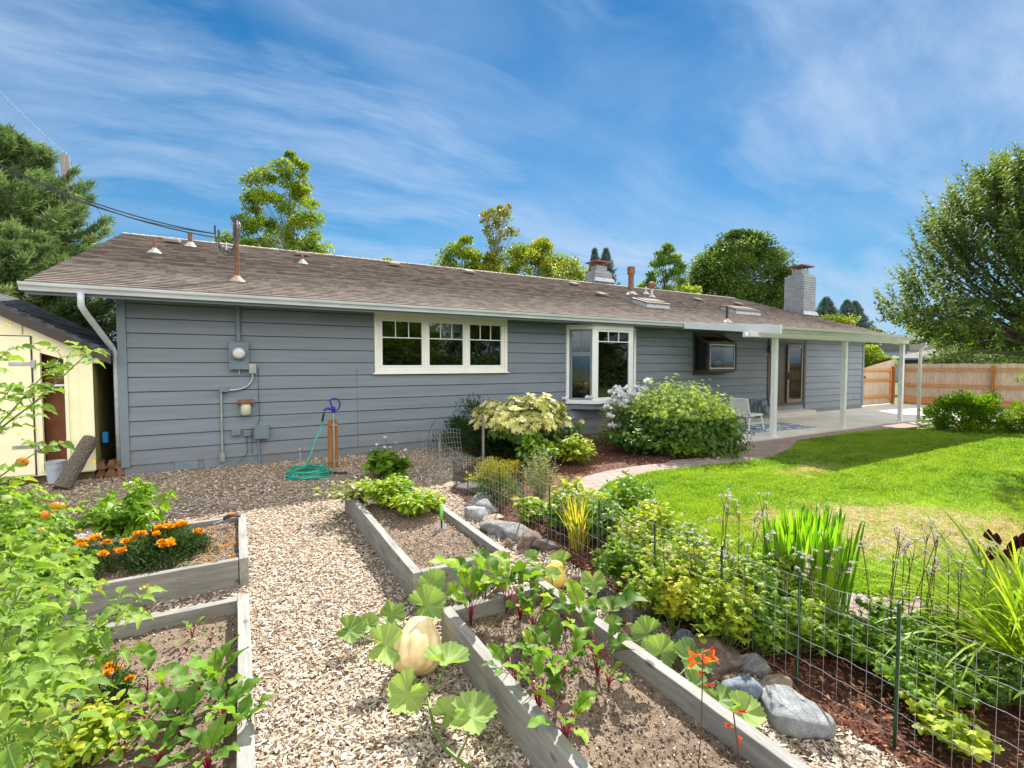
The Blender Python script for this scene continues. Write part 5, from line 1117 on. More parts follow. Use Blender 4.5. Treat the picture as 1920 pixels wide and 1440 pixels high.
# ---- trees from an outline given in metres across the view at distance d
def tree_px(name, label, d, rows, base_px, ncl, nleaf, size, mat, Tm=T_TINY, bark='bark', rc=.9, lean=None, group=None, limbs=26, trunk_r=.22, hole=.0, gather=.0, up=.2):
    pc_ = D(base_px, 682, d); base = Vector((pc_.x, pc_.y, 0)); th = thing(name, label, 'tree', base, group); B = np.array([base.x, base.y, 0])
    ys = [r[0] for r in rows]; s = d/FPX; P = []
    w = np.array([rows[i][2]-rows[i][1] for i in range(len(rows))], float)
    yy = rng.uniform(ys[0], ys[-1], ncl*6); xl = np.interp(yy, ys, [r[1] for r in rows]); xr = np.interp(yy, ys, [r[2] for r in rows]); keep = rng.random(len(yy)) < (xr-xl)/w.max()
    yy, xl, xr = yy[keep][:ncl], xl[keep][:ncl], xr[keep][:ncl]; n = len(yy)
    uu = rng.uniform(-1, 1, n); uu = np.sign(uu)*np.abs(uu)**.8; hw = (xr-xl)/2*s; dep = rng.uniform(-1, 1, n)*np.sqrt(np.maximum(0, 1-uu**2))*hw*.9
    rcl = np.minimum(rc, hw*.55)*(.6+.7*rng.random(n))
    lat = ((xl+xr)/2-base_px)*s+uu*np.maximum(hw-rcl*.6, hw*.3); zc = CAM_H+(682-yy)*s
    cen = B+RT*lat[:, None]+FW*dep[:, None]+UPV*zc[:, None]; cen[:, 2] = zc
    idx = rng.integers(0, n, nleaf); off = unit(rng.normal(size=(nleaf, 3)))*(rng.random((nleaf, 1))**.5)*rcl[idx][:, None]*np.array([1, 1, .6]); p = cen[idx]+off
    ax = B+UPV*zc.mean(); out = unit(p-ax); dd = unit(out*.6+unit(off)*.6+np.array([0, 0, up])+rng.normal(size=(nleaf, 3))*.6); nr = unit(np.array([0, 0, 1])+rng.normal(size=(nleaf, 3))*.55)
    lb = LB(); lb.leaves(Tm, p, dd, nr, size*(.6+.7*rng.random(nleaf)), np.clip(rng.random(n)[idx]*.6+rng.random(nleaf)*.4, 0, 1), 1.3); lb.build('crown', M[mat], th)
    mb = MB(); top = zc.max()*.93; tp = []
    tl = lat[np.argmax(zc)]
    for k in range(9): t = k/8; tp.append(Vector(B+RT*(tl*.9*t**2+.12*math.sin(t*5))+UPV*(top*t)))
    mb.tube(tp, [trunk_r*(1-.88*k/8) for k in range(9)], 8)
    for k in rng.permutation(n)[:limbs]:
        c = Vector(cen[k]); tt = min(.95, max(.12, (c.z/top)*.72)); kk = int(tt*8); a = tp[kk].lerp(tp[min(8, kk+1)], tt*8-kk); m = a.lerp(c, .5)+Vector((0, 0, .08*(c-a).length)); r0 = trunk_r*.32*(1-.6*tt); mb.tube([a, m, c], [r0, r0*.55, r0*.12], 5)
        for q in range(3):
            j = c+Vector(unit(rng.normal(size=3)))*float(rcl[k])*.8; mb.tube([m.lerp(c, .6), j], [r0*.3, r0*.08], 4)
    mb.build('trunk', M[bark], th); return th
def conifer(name, label, base, H, R, mat, z0=.06, nb=240, size=.16, per=14, nn=7, dens=1.0, taper=.85, droop=.2, trunk=.2, sw=1.0, topup=0):
    th = thing(name, label, 'tree', base); B = np.array(base); lb = LB(); mb = MB(); mb.tube([Vector(B), Vector(B)+Vector((0, 0, H*.97))], [trunk, .02], 8); P = []; Dd = []; cr = []
    for i in range(nb):
        t = (i+.5)/nb; z = H*(z0+(1-z0)*t**.9); L = R*(1-t)**taper*(.72+.4*rng.random())+.12; a = i*2.399+rng.normal()*.2; dh = np.array([math.cos(a), math.sin(a), 0]); el = .55*t-droop*(1-t)+.1
        st = B+UPV*z; pts = [st+dh*L*q+UPV*(L*q*el+L*.28*q*q) for q in np.linspace(0, 1, 5)]
        if i % 3 == 0 or t > .6: mb.tube([Vector(p) for p in pts], [.018*(1-t)+.008, .012, .009, .006, .003], 4)
        c = rng.random(); sd = np.cross(dh, UPV)
        for j in range(per):
            q = .25+.75*(j+rng.random())/per; p, d = along(pts, min(q, .999)); side = (-1)**j; tl = L*.30*(1.15-q)+.10; dv = unit(d*.75+sd*side*.8*rng.random()+UPV*(.25+.3*rng.random())+rng.normal(size=3)*.15)
            for k in range(3): P.append(p+dv*tl*(k/3)); Dd.append(dv); cr.append(c)
        P.append(pts[-1]); Dd.append(unit(pts[-1]-pts[-2])); cr.append(c)
    P = np.array(P); Dd = np.array(Dd); cr = np.array(cr); n = len(P)
    for k in range(nn):
        d = unit(Dd*.9+unit(rng.normal(size=(n, 3)))*.75); lb.leaves(T_NEED, P+rng.normal(size=(n, 3))*size*.25, d, rdir(n), size*(.7+.6*rng.random(n)), np.clip(cr*.6+rng.random(n)*.4, 0, 1), 2.4*sw)
    lb.build('crown', M[mat], th); mb.build('trunk', M['bark'], th); return th

# ================================================================ TREES
conifer('spruce_tree', 'big blue-green spruce behind the yellow shed at the left edge', (-5.5, 17.6, 0), 7.3, 3.6, 'l_spruce', nb=300, size=.17, per=20, nn=11, trunk=.16, droop=.05, taper=.62, sw=1.3)
conifer('spruce_tree', 'lower blue-green spruce filling the gap between shed roof and house corner', (-4.7, 15.2, 0), 4.6, 2.2, 'l_spruce', nb=170, size=.15, per=16, nn=11, trunk=.12, taper=.6, sw=1.3)
tree_px('birch_tree', 'tall bright green tree rising behind the left half of the roof', 31, [(292, 552, 574), (318, 528, 582), (345, 476, 584), (372, 466, 596), (400, 460, 618), (412, 458, 640), (440, 458, 640), (452, 458, 606), (472, 456, 640), (520, 460, 640)], 545, 115, 22000, .17, 'l_birch', T_FOLD, 'bark2', rc=.62, limbs=60, trunk_r=.16)
tree_px('birch_tree', 'small leafy sprig of tree just right of the cable mast', 30, [(432, 430, 445), (450, 418, 462), (500, 420, 458)], 440, 14, 1500, .16, 'l_birch', T_FOLD, rc=.5, limbs=10, trunk_r=.06)
tree_px('small_tree', 'tiny yellow-green treetop showing just above the middle of the ridge', 30, [(483, 724, 738), (492, 716, 752), (520, 716, 756)], 736, 12, 900, .15, 'l_yell', T_FOLD, rc=.4, limbs=8, trunk_r=.05)
tree_px('young_tree', 'thin rusty-leaved treetop forking above the ridge', 27, [(390, 940, 960), (408, 898, 962), (425, 900, 950), (438, 905, 974), (455, 908, 950), (475, 908, 945), (510, 908, 940), (545, 912, 930)], 918, 52, 3400, .14, 'l_rust', T_FOLD, rc=.34, limbs=44, trunk_r=.08)
tree_px('young_tree', 'bright green treetop left of the thin rusty tree', 27, [(448, 872, 886), (466, 842, 892), (480, 822, 900), (495, 815, 925), (550, 812, 930)], 866, 80, 9000, .15, 'l_birch', T_FOLD, rc=.46, limbs=32, trunk_r=.1)
tree_px('yellowing_tree', 'broad yellow-green treetop right of the thin rusty tree', 28, [(452, 1006, 1022), (470, 975, 1040), (488, 905, 1062), (500, 895, 1090), (520, 890, 1096), (560, 890, 1100)], 1000, 170, 21000, .15, 'l_yell', T_FOLD, rc=.5, limbs=60, trunk_r=.12)
tree_px('poplar_tree', 'pointed green tree between the flue pipe and the big round maple', 30, [(440, 1243, 1247), (452, 1238, 1252), (470, 1230, 1262), (495, 1220, 1276), (520, 1210, 1286), (545, 1202, 1284), (580, 1200, 1286)], 1243, 110, 9000, .15, 'l_poplar', T_FOLD, rc=.36, limbs=50, trunk_r=.12, up=1.2)
tree_px('young_tree', 'low lime green treetop at the foot of the big round maple', 31, [(528, 1290, 1302), (545, 1270, 1312), (580, 1268, 1316)], 1290, 16, 2000, .15, 'l_gold', T_FOLD, rc=.4, limbs=8, trunk_r=.06)
tree_px('young_tree', 'low green treetop just right of the tall flue pipe', 31, [(522, 1196, 1206), (545, 1190, 1216), (575, 1190, 1218)], 1203, 10, 1200, .15, 'l_birch', T_FOLD, rc=.4, limbs=8, trunk_r=.06)
tree_px('maple_tree', 'large round dark green maple left of the tall chimney', 46, [(442, 1360, 1398), (455, 1338, 1425), (475, 1318, 1450), (500, 1300, 1474), (530, 1288, 1480), (565, 1282, 1480), (600, 1290, 1475)], 1385, 190, 60000, .24, 'l_maple', T_FOLD, rc=1.35, limbs=50, trunk_r=.4)
for (px, top, d, H, R, lab) in ((1115, 480, 95, 0, 5.4, 'left one of the two far conifers behind the short chimney'), (1136, 480, 92, 0, 6.4, 'right one of the two far conifers behind the short chimney'),
        (1588, 572, 150, 0, 8.0, 'left one of the twin far conifers right of the tall chimney'), (1603, 574, 150, 0, 8.5, 'right one of the twin far conifers right of the tall chimney'), (1549, 568, 75, 0, 5.0, 'dark conifer top touching the right side of the tall chimney')):
    p = D(px, top, d); conifer('conifer_tree', lab, (p.x, p.y, 0), p.z*1.05, R, 'l_fir', nb=300, size=d*.0042, per=12, nn=6, droop=.3, taper=1.0, trunk=.4)
tree_px('yellowing_tree', 'yellow-green treetop behind the roof slope right of the tall chimney', 60, [(588, 1548, 1568), (600, 1540, 1600), (640, 1540, 1614)], 1566, 30, 4000, .3, 'l_yell', T_FOLD, rc=1.2, limbs=10)
tree_px('distant_tree', 'low distant tree above the patio cover gutter', 85, [(614, 1640, 1652), (624, 1622, 1668), (650, 1618, 1690)], 1648, 24, 3000, .4, 'l_maple', T_FOLD, rc=1.6, limbs=8)
tree_px('yellowing_tree', 'yellow-green tree beyond the fence above the neighbouring roof', 55, [(596, 1720, 1745), (615, 1700, 1780), (640, 1695, 1800), (668, 1700, 1800)], 1745, 40, 7000, .3, 'l_yell', T_FOLD, rc=1.3, limbs=16)
tree_px('young_tree', 'yellow-green tree between the house end and the gate', 30, [(648, 1618, 1640), (662, 1612, 1662), (690, 1612, 1664), (720, 1612, 1660)], 1632, 34, 5000, .16, 'l_gold', T_FOLD, rc=.6, limbs=16, trunk_r=.08)
tree_px('red_shrub', 'small reddish shrub behind the gate', 29, [(674, 1650, 1665), (680, 1645, 1674), (700, 1645, 1674)], 1658, 12, 1400, .14, 'l_rust', T_FOLD, rc=.4, limbs=6, trunk_r=.05)
tree_px('hedge_tree', 'dense green tree over the board fence at the right edge', 28, [(600, 1880, 1990), (628, 1800, 2060), (650, 1778, 2080), (680, 1772, 2080), (705, 1776, 2080)], 1900, 110, 22000, .15, 'l_apple', T_FOLD, rc=.8, limbs=30)
# apple tree with upright shoots, trunk just outside the right edge
def apple():
    d = 8.6; s = d/FPX; base_px = 2050; b = D(base_px, 682, d); th = thing('apple_tree', 'large apple tree with upright leafy shoots overhanging from the right edge', 'tree', (b.x, b.y, 0)); B = np.array([b.x, b.y, 0.])
    rows = [(285, 1945, 2120), (340, 1862, 2230), (400, 1800, 2300), (450, 1760, 2330), (500, 1745, 2330), (540, 1700, 2350), (580, 1680, 2350), (605, 1755, 2330), (640, 1835, 2280), (660, 1870, 2250)]; ys = [r[0] for r in rows]
    n = 3300; yy = rng.uniform(300, 655, n); xl = np.interp(yy, ys, [r[1] for r in rows]); xr = np.interp(yy, ys, [r[2] for r in rows]); u = rng.uniform(-1, 1, n); hw = (xr-xl)/2*s; dep = rng.uniform(-1, 1, n)*np.sqrt(1-u*u)*np.minimum(hw, 2.4)
    cen = B+RT*(((xl+xr)/2-base_px)*s+u*hw)[:, None]+FW*dep[:, None]; cen[:, 2] = CAM_H+(682-yy)*s*(1+dep/d*.6)
    kp = fbm(cen[:, 0]*1.1+cen[:, 2]*.7, cen[:, 1]*1.1-cen[:, 2]*.9, 3, 4) > .42; cen = cen[kp]; n = len(cen)
    ax = B+UPV*3.6; out = unit(cen-ax); lb = LB(); mb = MB(); P = []; Dd = []; Nn = []; Sz = []; Rn = []
    for i in range(n):
        L = .25+(.20+.75*rng.random()**3)*(1 if out[i, 2] > 0 else .6); dv = unit(out[i]*.55+UPV*(1.0 if out[i, 2] > -.25 else -.05)+rng.normal(size=3)*.18); p = cen[i]-dv*L*.5; cr = rng.random()
        pts = [p+dv*L*t+UPV*.02*math.sin(t*3) for t in (0, .5, 1)]; mb.tube([Vector(q) for q in pts], [.006, .004, .0015], 4); m = int(L/.03)
        for j in range(m):
            t = (j+.5)/m; a = j*2.4+rng.random()*.5; q, dd = along(pts, t*.999); e1 = unit(np.cross(dd, [.3, .2, 1.0])); e2 = np.cross(dd, e1); o = e1*math.cos(a)+e2*math.sin(a); P.append(q+o*.004); Dd.append(unit(o*.9+dd*.7)); Nn.append(unit(dd*.8+UPV*.4-o*.2)); Sz.append(.10*(.75+.5*rng.random())*(1 if t < .85 else .6)); Rn.append(min(1, cr*.5+rng.random()*.3+(.2 if t > .7 else 0)))
    lb.leaves(T_OVAL, P, Dd, Nn, Sz, Rn, .95); lb.build('crown', M['l_apple'], th)
    tp = [Vector(B)+Vector((0, 0, z)) for z in (0, .8, 1.5, 2.0)]; mb.tube(tp, [.2, .16, .15, .13], 10)
    for i in range(0, n, 30):
        c = Vector(cen[i]); hub = tp[2].lerp(c, .45)+Vector((0, 0, .15)); mb.tube([tp[2+i % 2], tp[2].lerp(c, .22)+Vector((0, 0, .05)), hub, c], [.055, .04, .024, .006], 5)
    k = Vector(B)
    for px, py in ((1760, 668), (1830, 640), (1720, 585), (1740, 600)):
        e = D(px, py, 8.2); mb.tube([tp[2], tp[3].lerp(e, .4), tp[3].lerp(e, .75)+Vector((0, 0, .1)), e], [.06, .04, .02, .005], 6)
    mb.build('trunk', M['bark'], th)
apple()
# trees across the yard behind the viewer, seen in the window reflections
for (x, y, r, h, lab, mt) in ((2.5, -13, 3.4, 8.0, 'round tree at the back of the yard opposite the triple window', 'l_maple'), (9.5, -12, 3.0, 7.5, 'bright green tree at the back of the yard opposite the bay window', 'l_birch'), (16.5, -14, 3.4, 8.5, 'dark tree at the far back corner of the yard', 'l_apple')):
    th = bush('yard_tree', lab, 'tree', (x, y), r, h, 26000, T_FOLD, .2, mt, K=160, z0=1.2, stem='bark', sdk=40)

th = thing('hedge', 'long hedge added out of view behind the viewer to darken the window reflections', 'hedge', (8, -9.5, 0)); lb = LB(); n = 24000  # hedge added out of view to cover the bright gap in window reflections
p = np.stack([rng.uniform(-12, 28, n), -9.5+rng.normal(0, .45, n), 2.3*rng.random(n)**.8], 1); d = rdir(n); lb.leaves(T_FOLD, p, d, unit(UPV+rng.normal(size=(n, 3))*.5), .22, rng.random(n), 1.2); lb.build('foliage', M['l_maple'], th)
mb = MB()
for x in np.arange(-12, 28, .8): mb.tube([(x, -9.5, 0), (x+.1, -9.5, 1.9)], [.04, .01], 5)
mb.build('stems', M['bark'], th)
# ================================================================ RAISED BEDS
def raised_bed(key, label, soil, sd):
    x0, x1, y0, y1, h = BEDS[key]; t = .068; th = thing('raised_bed', label, 'raised bed', ((x0+x1)/2, (y0+y1)/2, 0), 'raised wooden garden beds'); E = .003
    for (a, b, c, d, mt, hh) in ((x0, x0+t, y0, y1, 'woody', h), (x1-t, x1, y0, y1, 'woody', h+E), (x0+t+E, x1-t-E, y0+.004, y0+t, 'woodx', h-E), (x0+t+E, x1-t-E, y1-t, y1-.004, 'woodx', h-E)):
        mb = MB(); n = 14; L = (d-c) if mt == 'woody' else (b-a)     # boards with a slightly wavering top
        vs = []; fs = []
        for i in range(n+1):
            q = i/n; w1 = .004*math.sin(q*7+sd)+random.uniform(-.0015, .0015); w2 = .003*math.sin(q*5+sd*2)
            if mt == 'woody': yy = c+L*q; vs += [(a+w2, yy, -.02), (b+w2, yy, -.02), (b+w2, yy, hh+w1), (a+w2, yy, hh+w1)]
            else: xx = a+L*q; vs += [(xx, d+w2, -.02), (xx, c+w2, -.02), (xx, c+w2, hh+w1), (xx, d+w2, hh+w1)]
        for i in range(n):
            k = 4*i
            for j in range(4): j2 = (j+1) % 4; fs.append((k+j, k+4+j, k+4+j2, k+j2))
        fs += [(0, 1, 2, 3), (4*n+3, 4*n+2, 4*n+1, 4*n)]
        mb._add(vs, [f[::-1] for f in fs]); mb.build('board', M[mt], th, bevel=.004)
    nx, ny = int((x1-x0)/.02), int((y1-y0)/.02); gx, gy = np.meshgrid(np.linspace(x0+t-.01, x1-t+.01, nx), np.linspace(y0+t-.01, y1-t+.01, ny))
    z = soil+.035*(fbm(gx*4, gy*4, 4, sd)-.5)+.028*(fbm(gx*20, gy*20, 3, sd+3)-.5); V = np.stack([gx, gy, z], -1).reshape(-1, 3); i = np.arange(nx*ny).reshape(ny, nx); a = i[:-1, :-1].ravel(); b = i[:-1, 1:].ravel(); c = i[1:, 1:].ravel(); d = i[1:, :-1].ravel()
    F = np.concatenate([np.stack([a, b, c], 1), np.stack([a, c, d], 1)]); lb = LB(); lb.raw(V, F, .5)
    o = lb.build('soil', M['soil'], None, True, loc=(0, 0, 0)); tag(o, 'loose brown soil filling the '+label.split(',')[0], 'soil', kind='stuff')
    n = 9000 if x1-x0 < 1 else 15000; x = rng.uniform(x0+t, x1-t, n); y = rng.uniform(y0+t, y1-t, n); zz = soil+.035*(fbm(x*4, y*4, 4, sd)-.5)+.028*(fbm(x*20, y*20, 3, sd+3)-.5); sz = .003+.011*rng.random(n)**3
    lb = LB(); dd = rdir(n); lb.leaves(T([(0,0,0),(.5,.5,.3),(-.5,.6,.2),(0,.4,.8)], [(0,1,3),(1,2,3),(2,0,3),(0,2,1)]), np.stack([x, y, zz-.001], 1), dd*np.array([1, 1, .3]), (0, 0, 1), sz*1.6, rng.random(n))
    tag(lb.build('soil_crumbs', M['crumb'], None, loc=(0, 0, 0)), 'soil crumbs and bits in the '+label.split(',')[0], 'soil', kind='stuff')
    return soil
SA = raised_bed('A', 'left rear raised bed, holding the marigolds', .19, 1); SB = raised_bed('B', 'left front raised bed, with beets and tomato vines', .15, 2)
SC = raised_bed('C', 'middle raised bed, half empty soil in front of a leafy plant', .185, 3); SD = raised_bed('D', 'right front raised bed, full of red-stemmed beets', .13, 4)
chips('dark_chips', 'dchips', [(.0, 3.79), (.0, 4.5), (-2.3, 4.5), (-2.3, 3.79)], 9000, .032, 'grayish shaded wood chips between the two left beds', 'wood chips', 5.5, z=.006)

# ================================================================ ROCKS
def rock(px, py, w, mat, label, hgt=.62, el=1.25, ang=None, seed=0, z=0.0):
    g = G(px, py, z); dpt = np.dot(np.array(g), FW); R = w/2/FPX*dpt*1.12; rs = np.random.default_rng(seed+int(px*7+py)); me = bpy.data.meshes.new('rock')
    c = g+Vector((FW[0], FW[1], 0))*R*.8; bm = __import__('bmesh').new(); __import__('bmesh').ops.create_icosphere(bm, subdivisions=4, radius=1); a = ang if ang is not None else rs.uniform(0, 3.1); o_ = Vector(rs.uniform(-50, 50, 3))
    pl = [(Vector(rs.normal(size=3)).normalized(), rs.uniform(.50, .86)) for _ in range(12)]
    for v in bm.verts:
        p = v.co.normalized(); k = 1.0
        for nrm, dd in pl:
            t = p.dot(nrm)
            if t > 1e-3: k = min(k, dd/t)
        k = k*(1+.09*mnoise.noise(p*1.8+o_)+.035*mnoise.noise(p*6+o_)+.012*mnoise.noise(p*16+o_)); q = p*k*R*1.12
        x, y = q.x*el, q.y/el**.5; v.co = Vector((x*math.cos(a)-y*math.sin(a), x*math.sin(a)+y*math.cos(a), q.z*hgt+R*hgt*.42))
    bm.to_mesh(me); bm.free(); o = finish(me, M[mat], 'rock', None, c, True); tag(o, label, 'rock', 'stones edging the wire fence'); return o
ROCKS = [(1505, 1385, 108, 'rock_flat', 'big flat-faced slate gray rock at the bottom edge, the largest one there', .75), (1418, 1330, 75, 'rock_blue', 'dark blue-gray wet-looking rock left of the big slate one', .8), (1468, 1308, 48, 'rock_tan', 'small tan speckled rock just above the big slate one', .75),
  (1428, 1275, 52, 'rock_gray', 'upright light gray rock next to the small tan one', 1.0), (1345, 1290, 120, 'rock_brown', 'wide brown rock with a flat lit top below the crocosmia flowers', .55), (1291, 1216, 36, 'rock_blue', 'small round blue-gray rock near a green fence stake', .85),
  (1192, 1172, 78, 'rock_dark', 'big dark reddish-brown boulder behind the beet bed corner', .85), (1135, 1135, 52, 'rock_dark', 'dark rough rock left of the big reddish boulder', .7), (1085, 1113, 44, 'rock_brown', 'rounded brown rock beside the yellow squash', .8), (1187, 1195, 30, 'rock_tan', 'small rusty tan stone tucked under squash leaves', .7),
  (1040, 1070, 30, 'rock_gray', 'small gray stone left above the yellow squash', .7), (1018, 1038, 44, 'rock_dark', 'dark gray rock at the fence above the squash leaves', .7), (965, 1015, 52, 'rock_gray', 'purplish gray rounded stone at the corner of the middle bed', .6), (990, 1033, 52, 'rock_brown', 'brownish gray stone right of the purplish one', .75),
  (955, 1028, 26, 'rock_brown', 'small pale brown pebble-like stone by the bed corner', .6), (930, 1008, 64, 'rock_gray', 'speckled black and white low rock beside the middle bed', .45), (925, 980, 34, 'rock_tan', 'small smooth tan stone on the speckled rock row', .4), (893, 975, 42, 'rock_flat', 'pointed bluish gray slab beside the middle bed', .8),
  (912, 970, 48, 'rock_gray', 'light gray split rock behind the pointed slab', .7), (884, 955, 30, 'rock_gray', 'small gray stone at the edge of the chips, near the bed', .5), (905, 945, 46, 'rock_flat', 'long greenish gray slanting rock below the gold shrub', .35), (884, 927, 44, 'rock_dark', 'dark gray rock left of the gold shrub base', .6), (866, 918, 34, 'rock_brown', 'flat reddish brown stone by the black netting', .3), (845, 915, 34, 'rock_tan', 'flat orange-tan slab beside the black netting', .2)]
for i, r in enumerate(ROCKS): rock(r[0], r[1], r[2], r[3], r[4], r[5], seed=i)

# ================================================================ WIRE FENCE
wf = thing('wire_fence', 'low galvanised wire mesh fence on green stakes beside the rocks', 'wire fence', (2.72, 3.5, 0))
path = crs([Vector(p+(0,)) for p in ((2.78, -.6), (2.74, .4), (2.73, 1.57), (2.71, 2.6), (2.74, 3.4), (2.70, 4.4), (2.66, 5.3), (2.62, 6.1), (2.7, 6.9), (2.95, 7.5))], 10)
def at_len(pl):
    Ls = [0]
    for i in range(1, len(pl)): Ls.append(Ls[-1]+(pl[i]-pl[i-1]).length)
    def f(s):
        s = max(0, min(s, Ls[-1])); k = max(0, min(np.searchsorted(Ls, s)-1, len(pl)-2)); return pl[k].lerp(pl[k+1], (s-Ls[k])/(Ls[k+1]-Ls[k]+1e-9))
    return f, Ls[-1]
fp, FLEN = at_len(path); mb = MB(); FH = .64
def wob(s, k): far = max(0, (s-4.0)/4.0); return .012*math.sin(s*3.1+k)+far*.05*math.sin(s*2.3+k*.7), far*.05*math.sin(s*3.7+k*.4)
for k, z in enumerate((.05, .17, .29, .41, .52, FH)):
    pts = [];
    for i in range(int(FLEN/.06)+1):
        s = i*.06; p = fp(s); w1, w2 = wob(s, k*.5); pts.append(p+Vector((w2+.003*math.sin(i*2.1), 0, z+w1+(.006 if i % 2 else 0))))
    mb.tube(pts, .0015, 4)
s = 0; i = 0
while s < FLEN:
    p = fp(s); a = [p+Vector((wob(s, k*.5)[1], 0, z+wob(s, k*.5)[0])) for k, z in enumerate((.03, .29, FH))]; mb.tube(a, .0012, 4); s += .068; i += 1
mb.build('wire_mesh', M['wire'], wf)
for (px, py, h) in ((1690, 1385, .70), (1489, 1293, .68), (1331, 1215, .66), (1218, 1137, .66), (1119, 1075, .66), (1042, 1018, .62), (990, 990, .6), (960, 962, .6), (925, 925, .62)):
    g = G(px, py); x = 2.735; y = g.y; mb = MB(); mb.tube([(x, y, -.03), (x+.004, y, h*.5), (x, y, h)], .0075, 8); mb.build('stake', M['gstake'], wf)
# loose crumpled mesh panel, black netting, small stakes
def mesh_panel(o, u, v, nu, nv, r, wav=.02):
    mb = MB(); o, u, v = Vector(o), Vector(u), Vector(v); n = u.cross(v).normalized()
    f = lambda a, b: o+u*a+v*b+n*(wav*math.sin(a*7+b*3)+wav*.7*math.cos(b*8))
    for i in range(nu+1): mb.tube([f(i/nu, j/12) for j in range(13)], r, 4)
    for j in range(nv+1): mb.tube([f(i/12, j/nv) for i in range(13)], r, 4)
    return mb
a = G(830, 885); mp = mesh_panel((a.x-.18, a.y+.4, .02), (.55, -.45, .02), (.12, .45, .62), 13, 8, .0022, .03); tag(mp.build('bent_wire_mesh', M['wire']), 'loose bent wire mesh panel leaning by the dark shrub', 'wire panel')
a = G(862, 915); lb = LB(); mb = mesh_panel((a.x-.1, a.y, .0), (.16, .0, .0), (.02, .12, .42), 14, 26, .003, .03); tag(mb.build('netting', M['black']), 'bunch of black plastic netting hanging at the end of the wire fence', 'netting')
mb = MB(); a = G(800, 850); b = PY(817, 787, 9.3); mb.tube(crs([Vector((a.x, 9.3, 0)), Vector((a.x, 9.3, .45)), b+Vector((0, 0, .0))]), .006, 6); tag(mb.build('thin_rod', M['black']), 'thin curved dark rod against the wall left of the dark shrub', 'rod')
mb = MB(); a = G(906, 880); mb.box(a.x-.018, a.x+.018, a.y-.018, a.y+.018, -.05, .98); tag(mb.build('wooden_stake', M['woodz'], bevel=.003), 'upright gray wooden stake in front of the pale shrub', 'stake')
# tools
tr = G(828, 990, SC); tk = thing('hand_cultivator', 'small garden tool with bright green handle stuck in the middle bed', 'garden tool', tr); mb = MB(); mb.tube([tr+Vector((0, 0, .08)), tr+Vector((.0, 0, .24))], [.017, .02], 12); mb.build('handle', paint('lime_plastic', (.25, .62, .12), .35), tk, smooth=True)
mb = MB(); mb.tube([tr+Vector((0, 0, .0)), tr+Vector((0, 0, .08))], .009, 8); mb.build('shaft', M['black'], tk)
for i, (px, lab) in enumerate(((822, 'left small pale blue plant tag lying on the soil'), (834, 'right small pale blue plant tag lying on the soil'))):
    g = G(px, 991, SC+.01); mb = MB(); mb.hexa([(g.x-.022, g.y-.01, g.z), (g.x+.022, g.y-.014, g.z), (g.x+.022, g.y+.0, g.z+.035), (g.x-.022, g.y+.004, g.z+.035), (g.x-.022, g.y-.007, g.z+.001), (g.x+.022, g.y-.011, g.z+.001), (g.x+.022, g.y+.003, g.z+.037), (g.x-.022, g.y+.007, g.z+.037)]); tag(mb.build('plant_tag', M['bucket']), lab, 'plant tag')
g = G(436, 972, .26); gl = thing('pruning_shears', 'black and yellow hand shears on the back corner of the marigold bed', 'shears', g)
for sx, nm in ((-1, 'handle'), (1, 'handle')):
    mb = MB(); mb.tube(crs([g+Vector((-.08, .02*sx, .01)), g+Vector((0, .035*sx, .035)), g+Vector((.07, .02*sx, .02))]), .012, 8); mb.build(nm, M['black'], gl, smooth=True)
mb = MB(); mb.hexa([g+Vector(v) for v in ((-.17, -.012, -.03), (-.07, -.015, .0), (-.07, .015, .0), (-.17, .012, -.03), (-.17, -.01, -.026), (-.07, -.012, .006), (-.07, .012, .006), (-.17, .01, -.026))]); mb.build('blade', M['galv'], gl)
mb = MB(); mb.box(g.x-.03, g.x+.03, g.y-.012, g.y+.012, g.z+.042, g.z+.056); mb.build('yellow_grip', M['tomato_o'], gl)

# ================================================================ SHRUBS AND BORDER PLANTS ALONG THE HOUSE
bush('dark_shrub', 'dark green yew-like shrub against the wall left of the pale shrub', 'shrub', (4.45, 9.1), .85, .98, 9000, T_LANCE, .085, 'l_dark', K=70, up=.9)
bush('dark_shrub', 'low dark green foliage under the pale rhododendron', 'shrub', (5.15, 8.6), .8, .62, 5000, T_LANCE, .09, 'l_dark', K=50)
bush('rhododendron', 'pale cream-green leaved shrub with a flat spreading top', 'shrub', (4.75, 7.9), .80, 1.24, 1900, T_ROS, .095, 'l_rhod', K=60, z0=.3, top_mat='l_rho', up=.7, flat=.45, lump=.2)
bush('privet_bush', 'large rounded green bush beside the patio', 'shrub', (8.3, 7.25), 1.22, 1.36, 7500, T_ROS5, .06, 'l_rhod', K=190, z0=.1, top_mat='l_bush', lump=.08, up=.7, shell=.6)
th = bush('white_phlox', 'white flowering phlox behind the large rounded bush', 'flowering plant', (7.75, 8.35), .62, 1.15, 5200, T_LANCE, .075, 'l_lav', K=60, stem='stem'); n = 34
pp = np.stack([7.72+rng.normal(0, .36, n), 8.3+rng.normal(0, .3, n), 1.12+rng.normal(0, .13, n)], 1)
for px, py in ((1145, 782), (1168, 762), (1160, 800), (1185, 740), (1205, 732), (1222, 740), (1195, 758), (1140, 765), (1148, 800)):
    v = PY(px, py, 8.0); pp = np.vstack([pp, [v.x, v.y, v.z]])
flowerheads(th, pp, .10, 'petalw', 36)
leafy('hellebore', 'broad green leafy plant in front of the white phlox', 'plant', (7.0, 7.25, 0), 34, .75, .62, 9, T_SER, .13, 'l_rhod', tri=3, t0=.3, droop=.3)
leafy('garden_plant', 'mid-green leafy plant filling the foot of the large bush', 'plant', (7.6, 6.55, 0), 26, .38, .55, 7, T_SER, .12, 'l_green', tri=2)
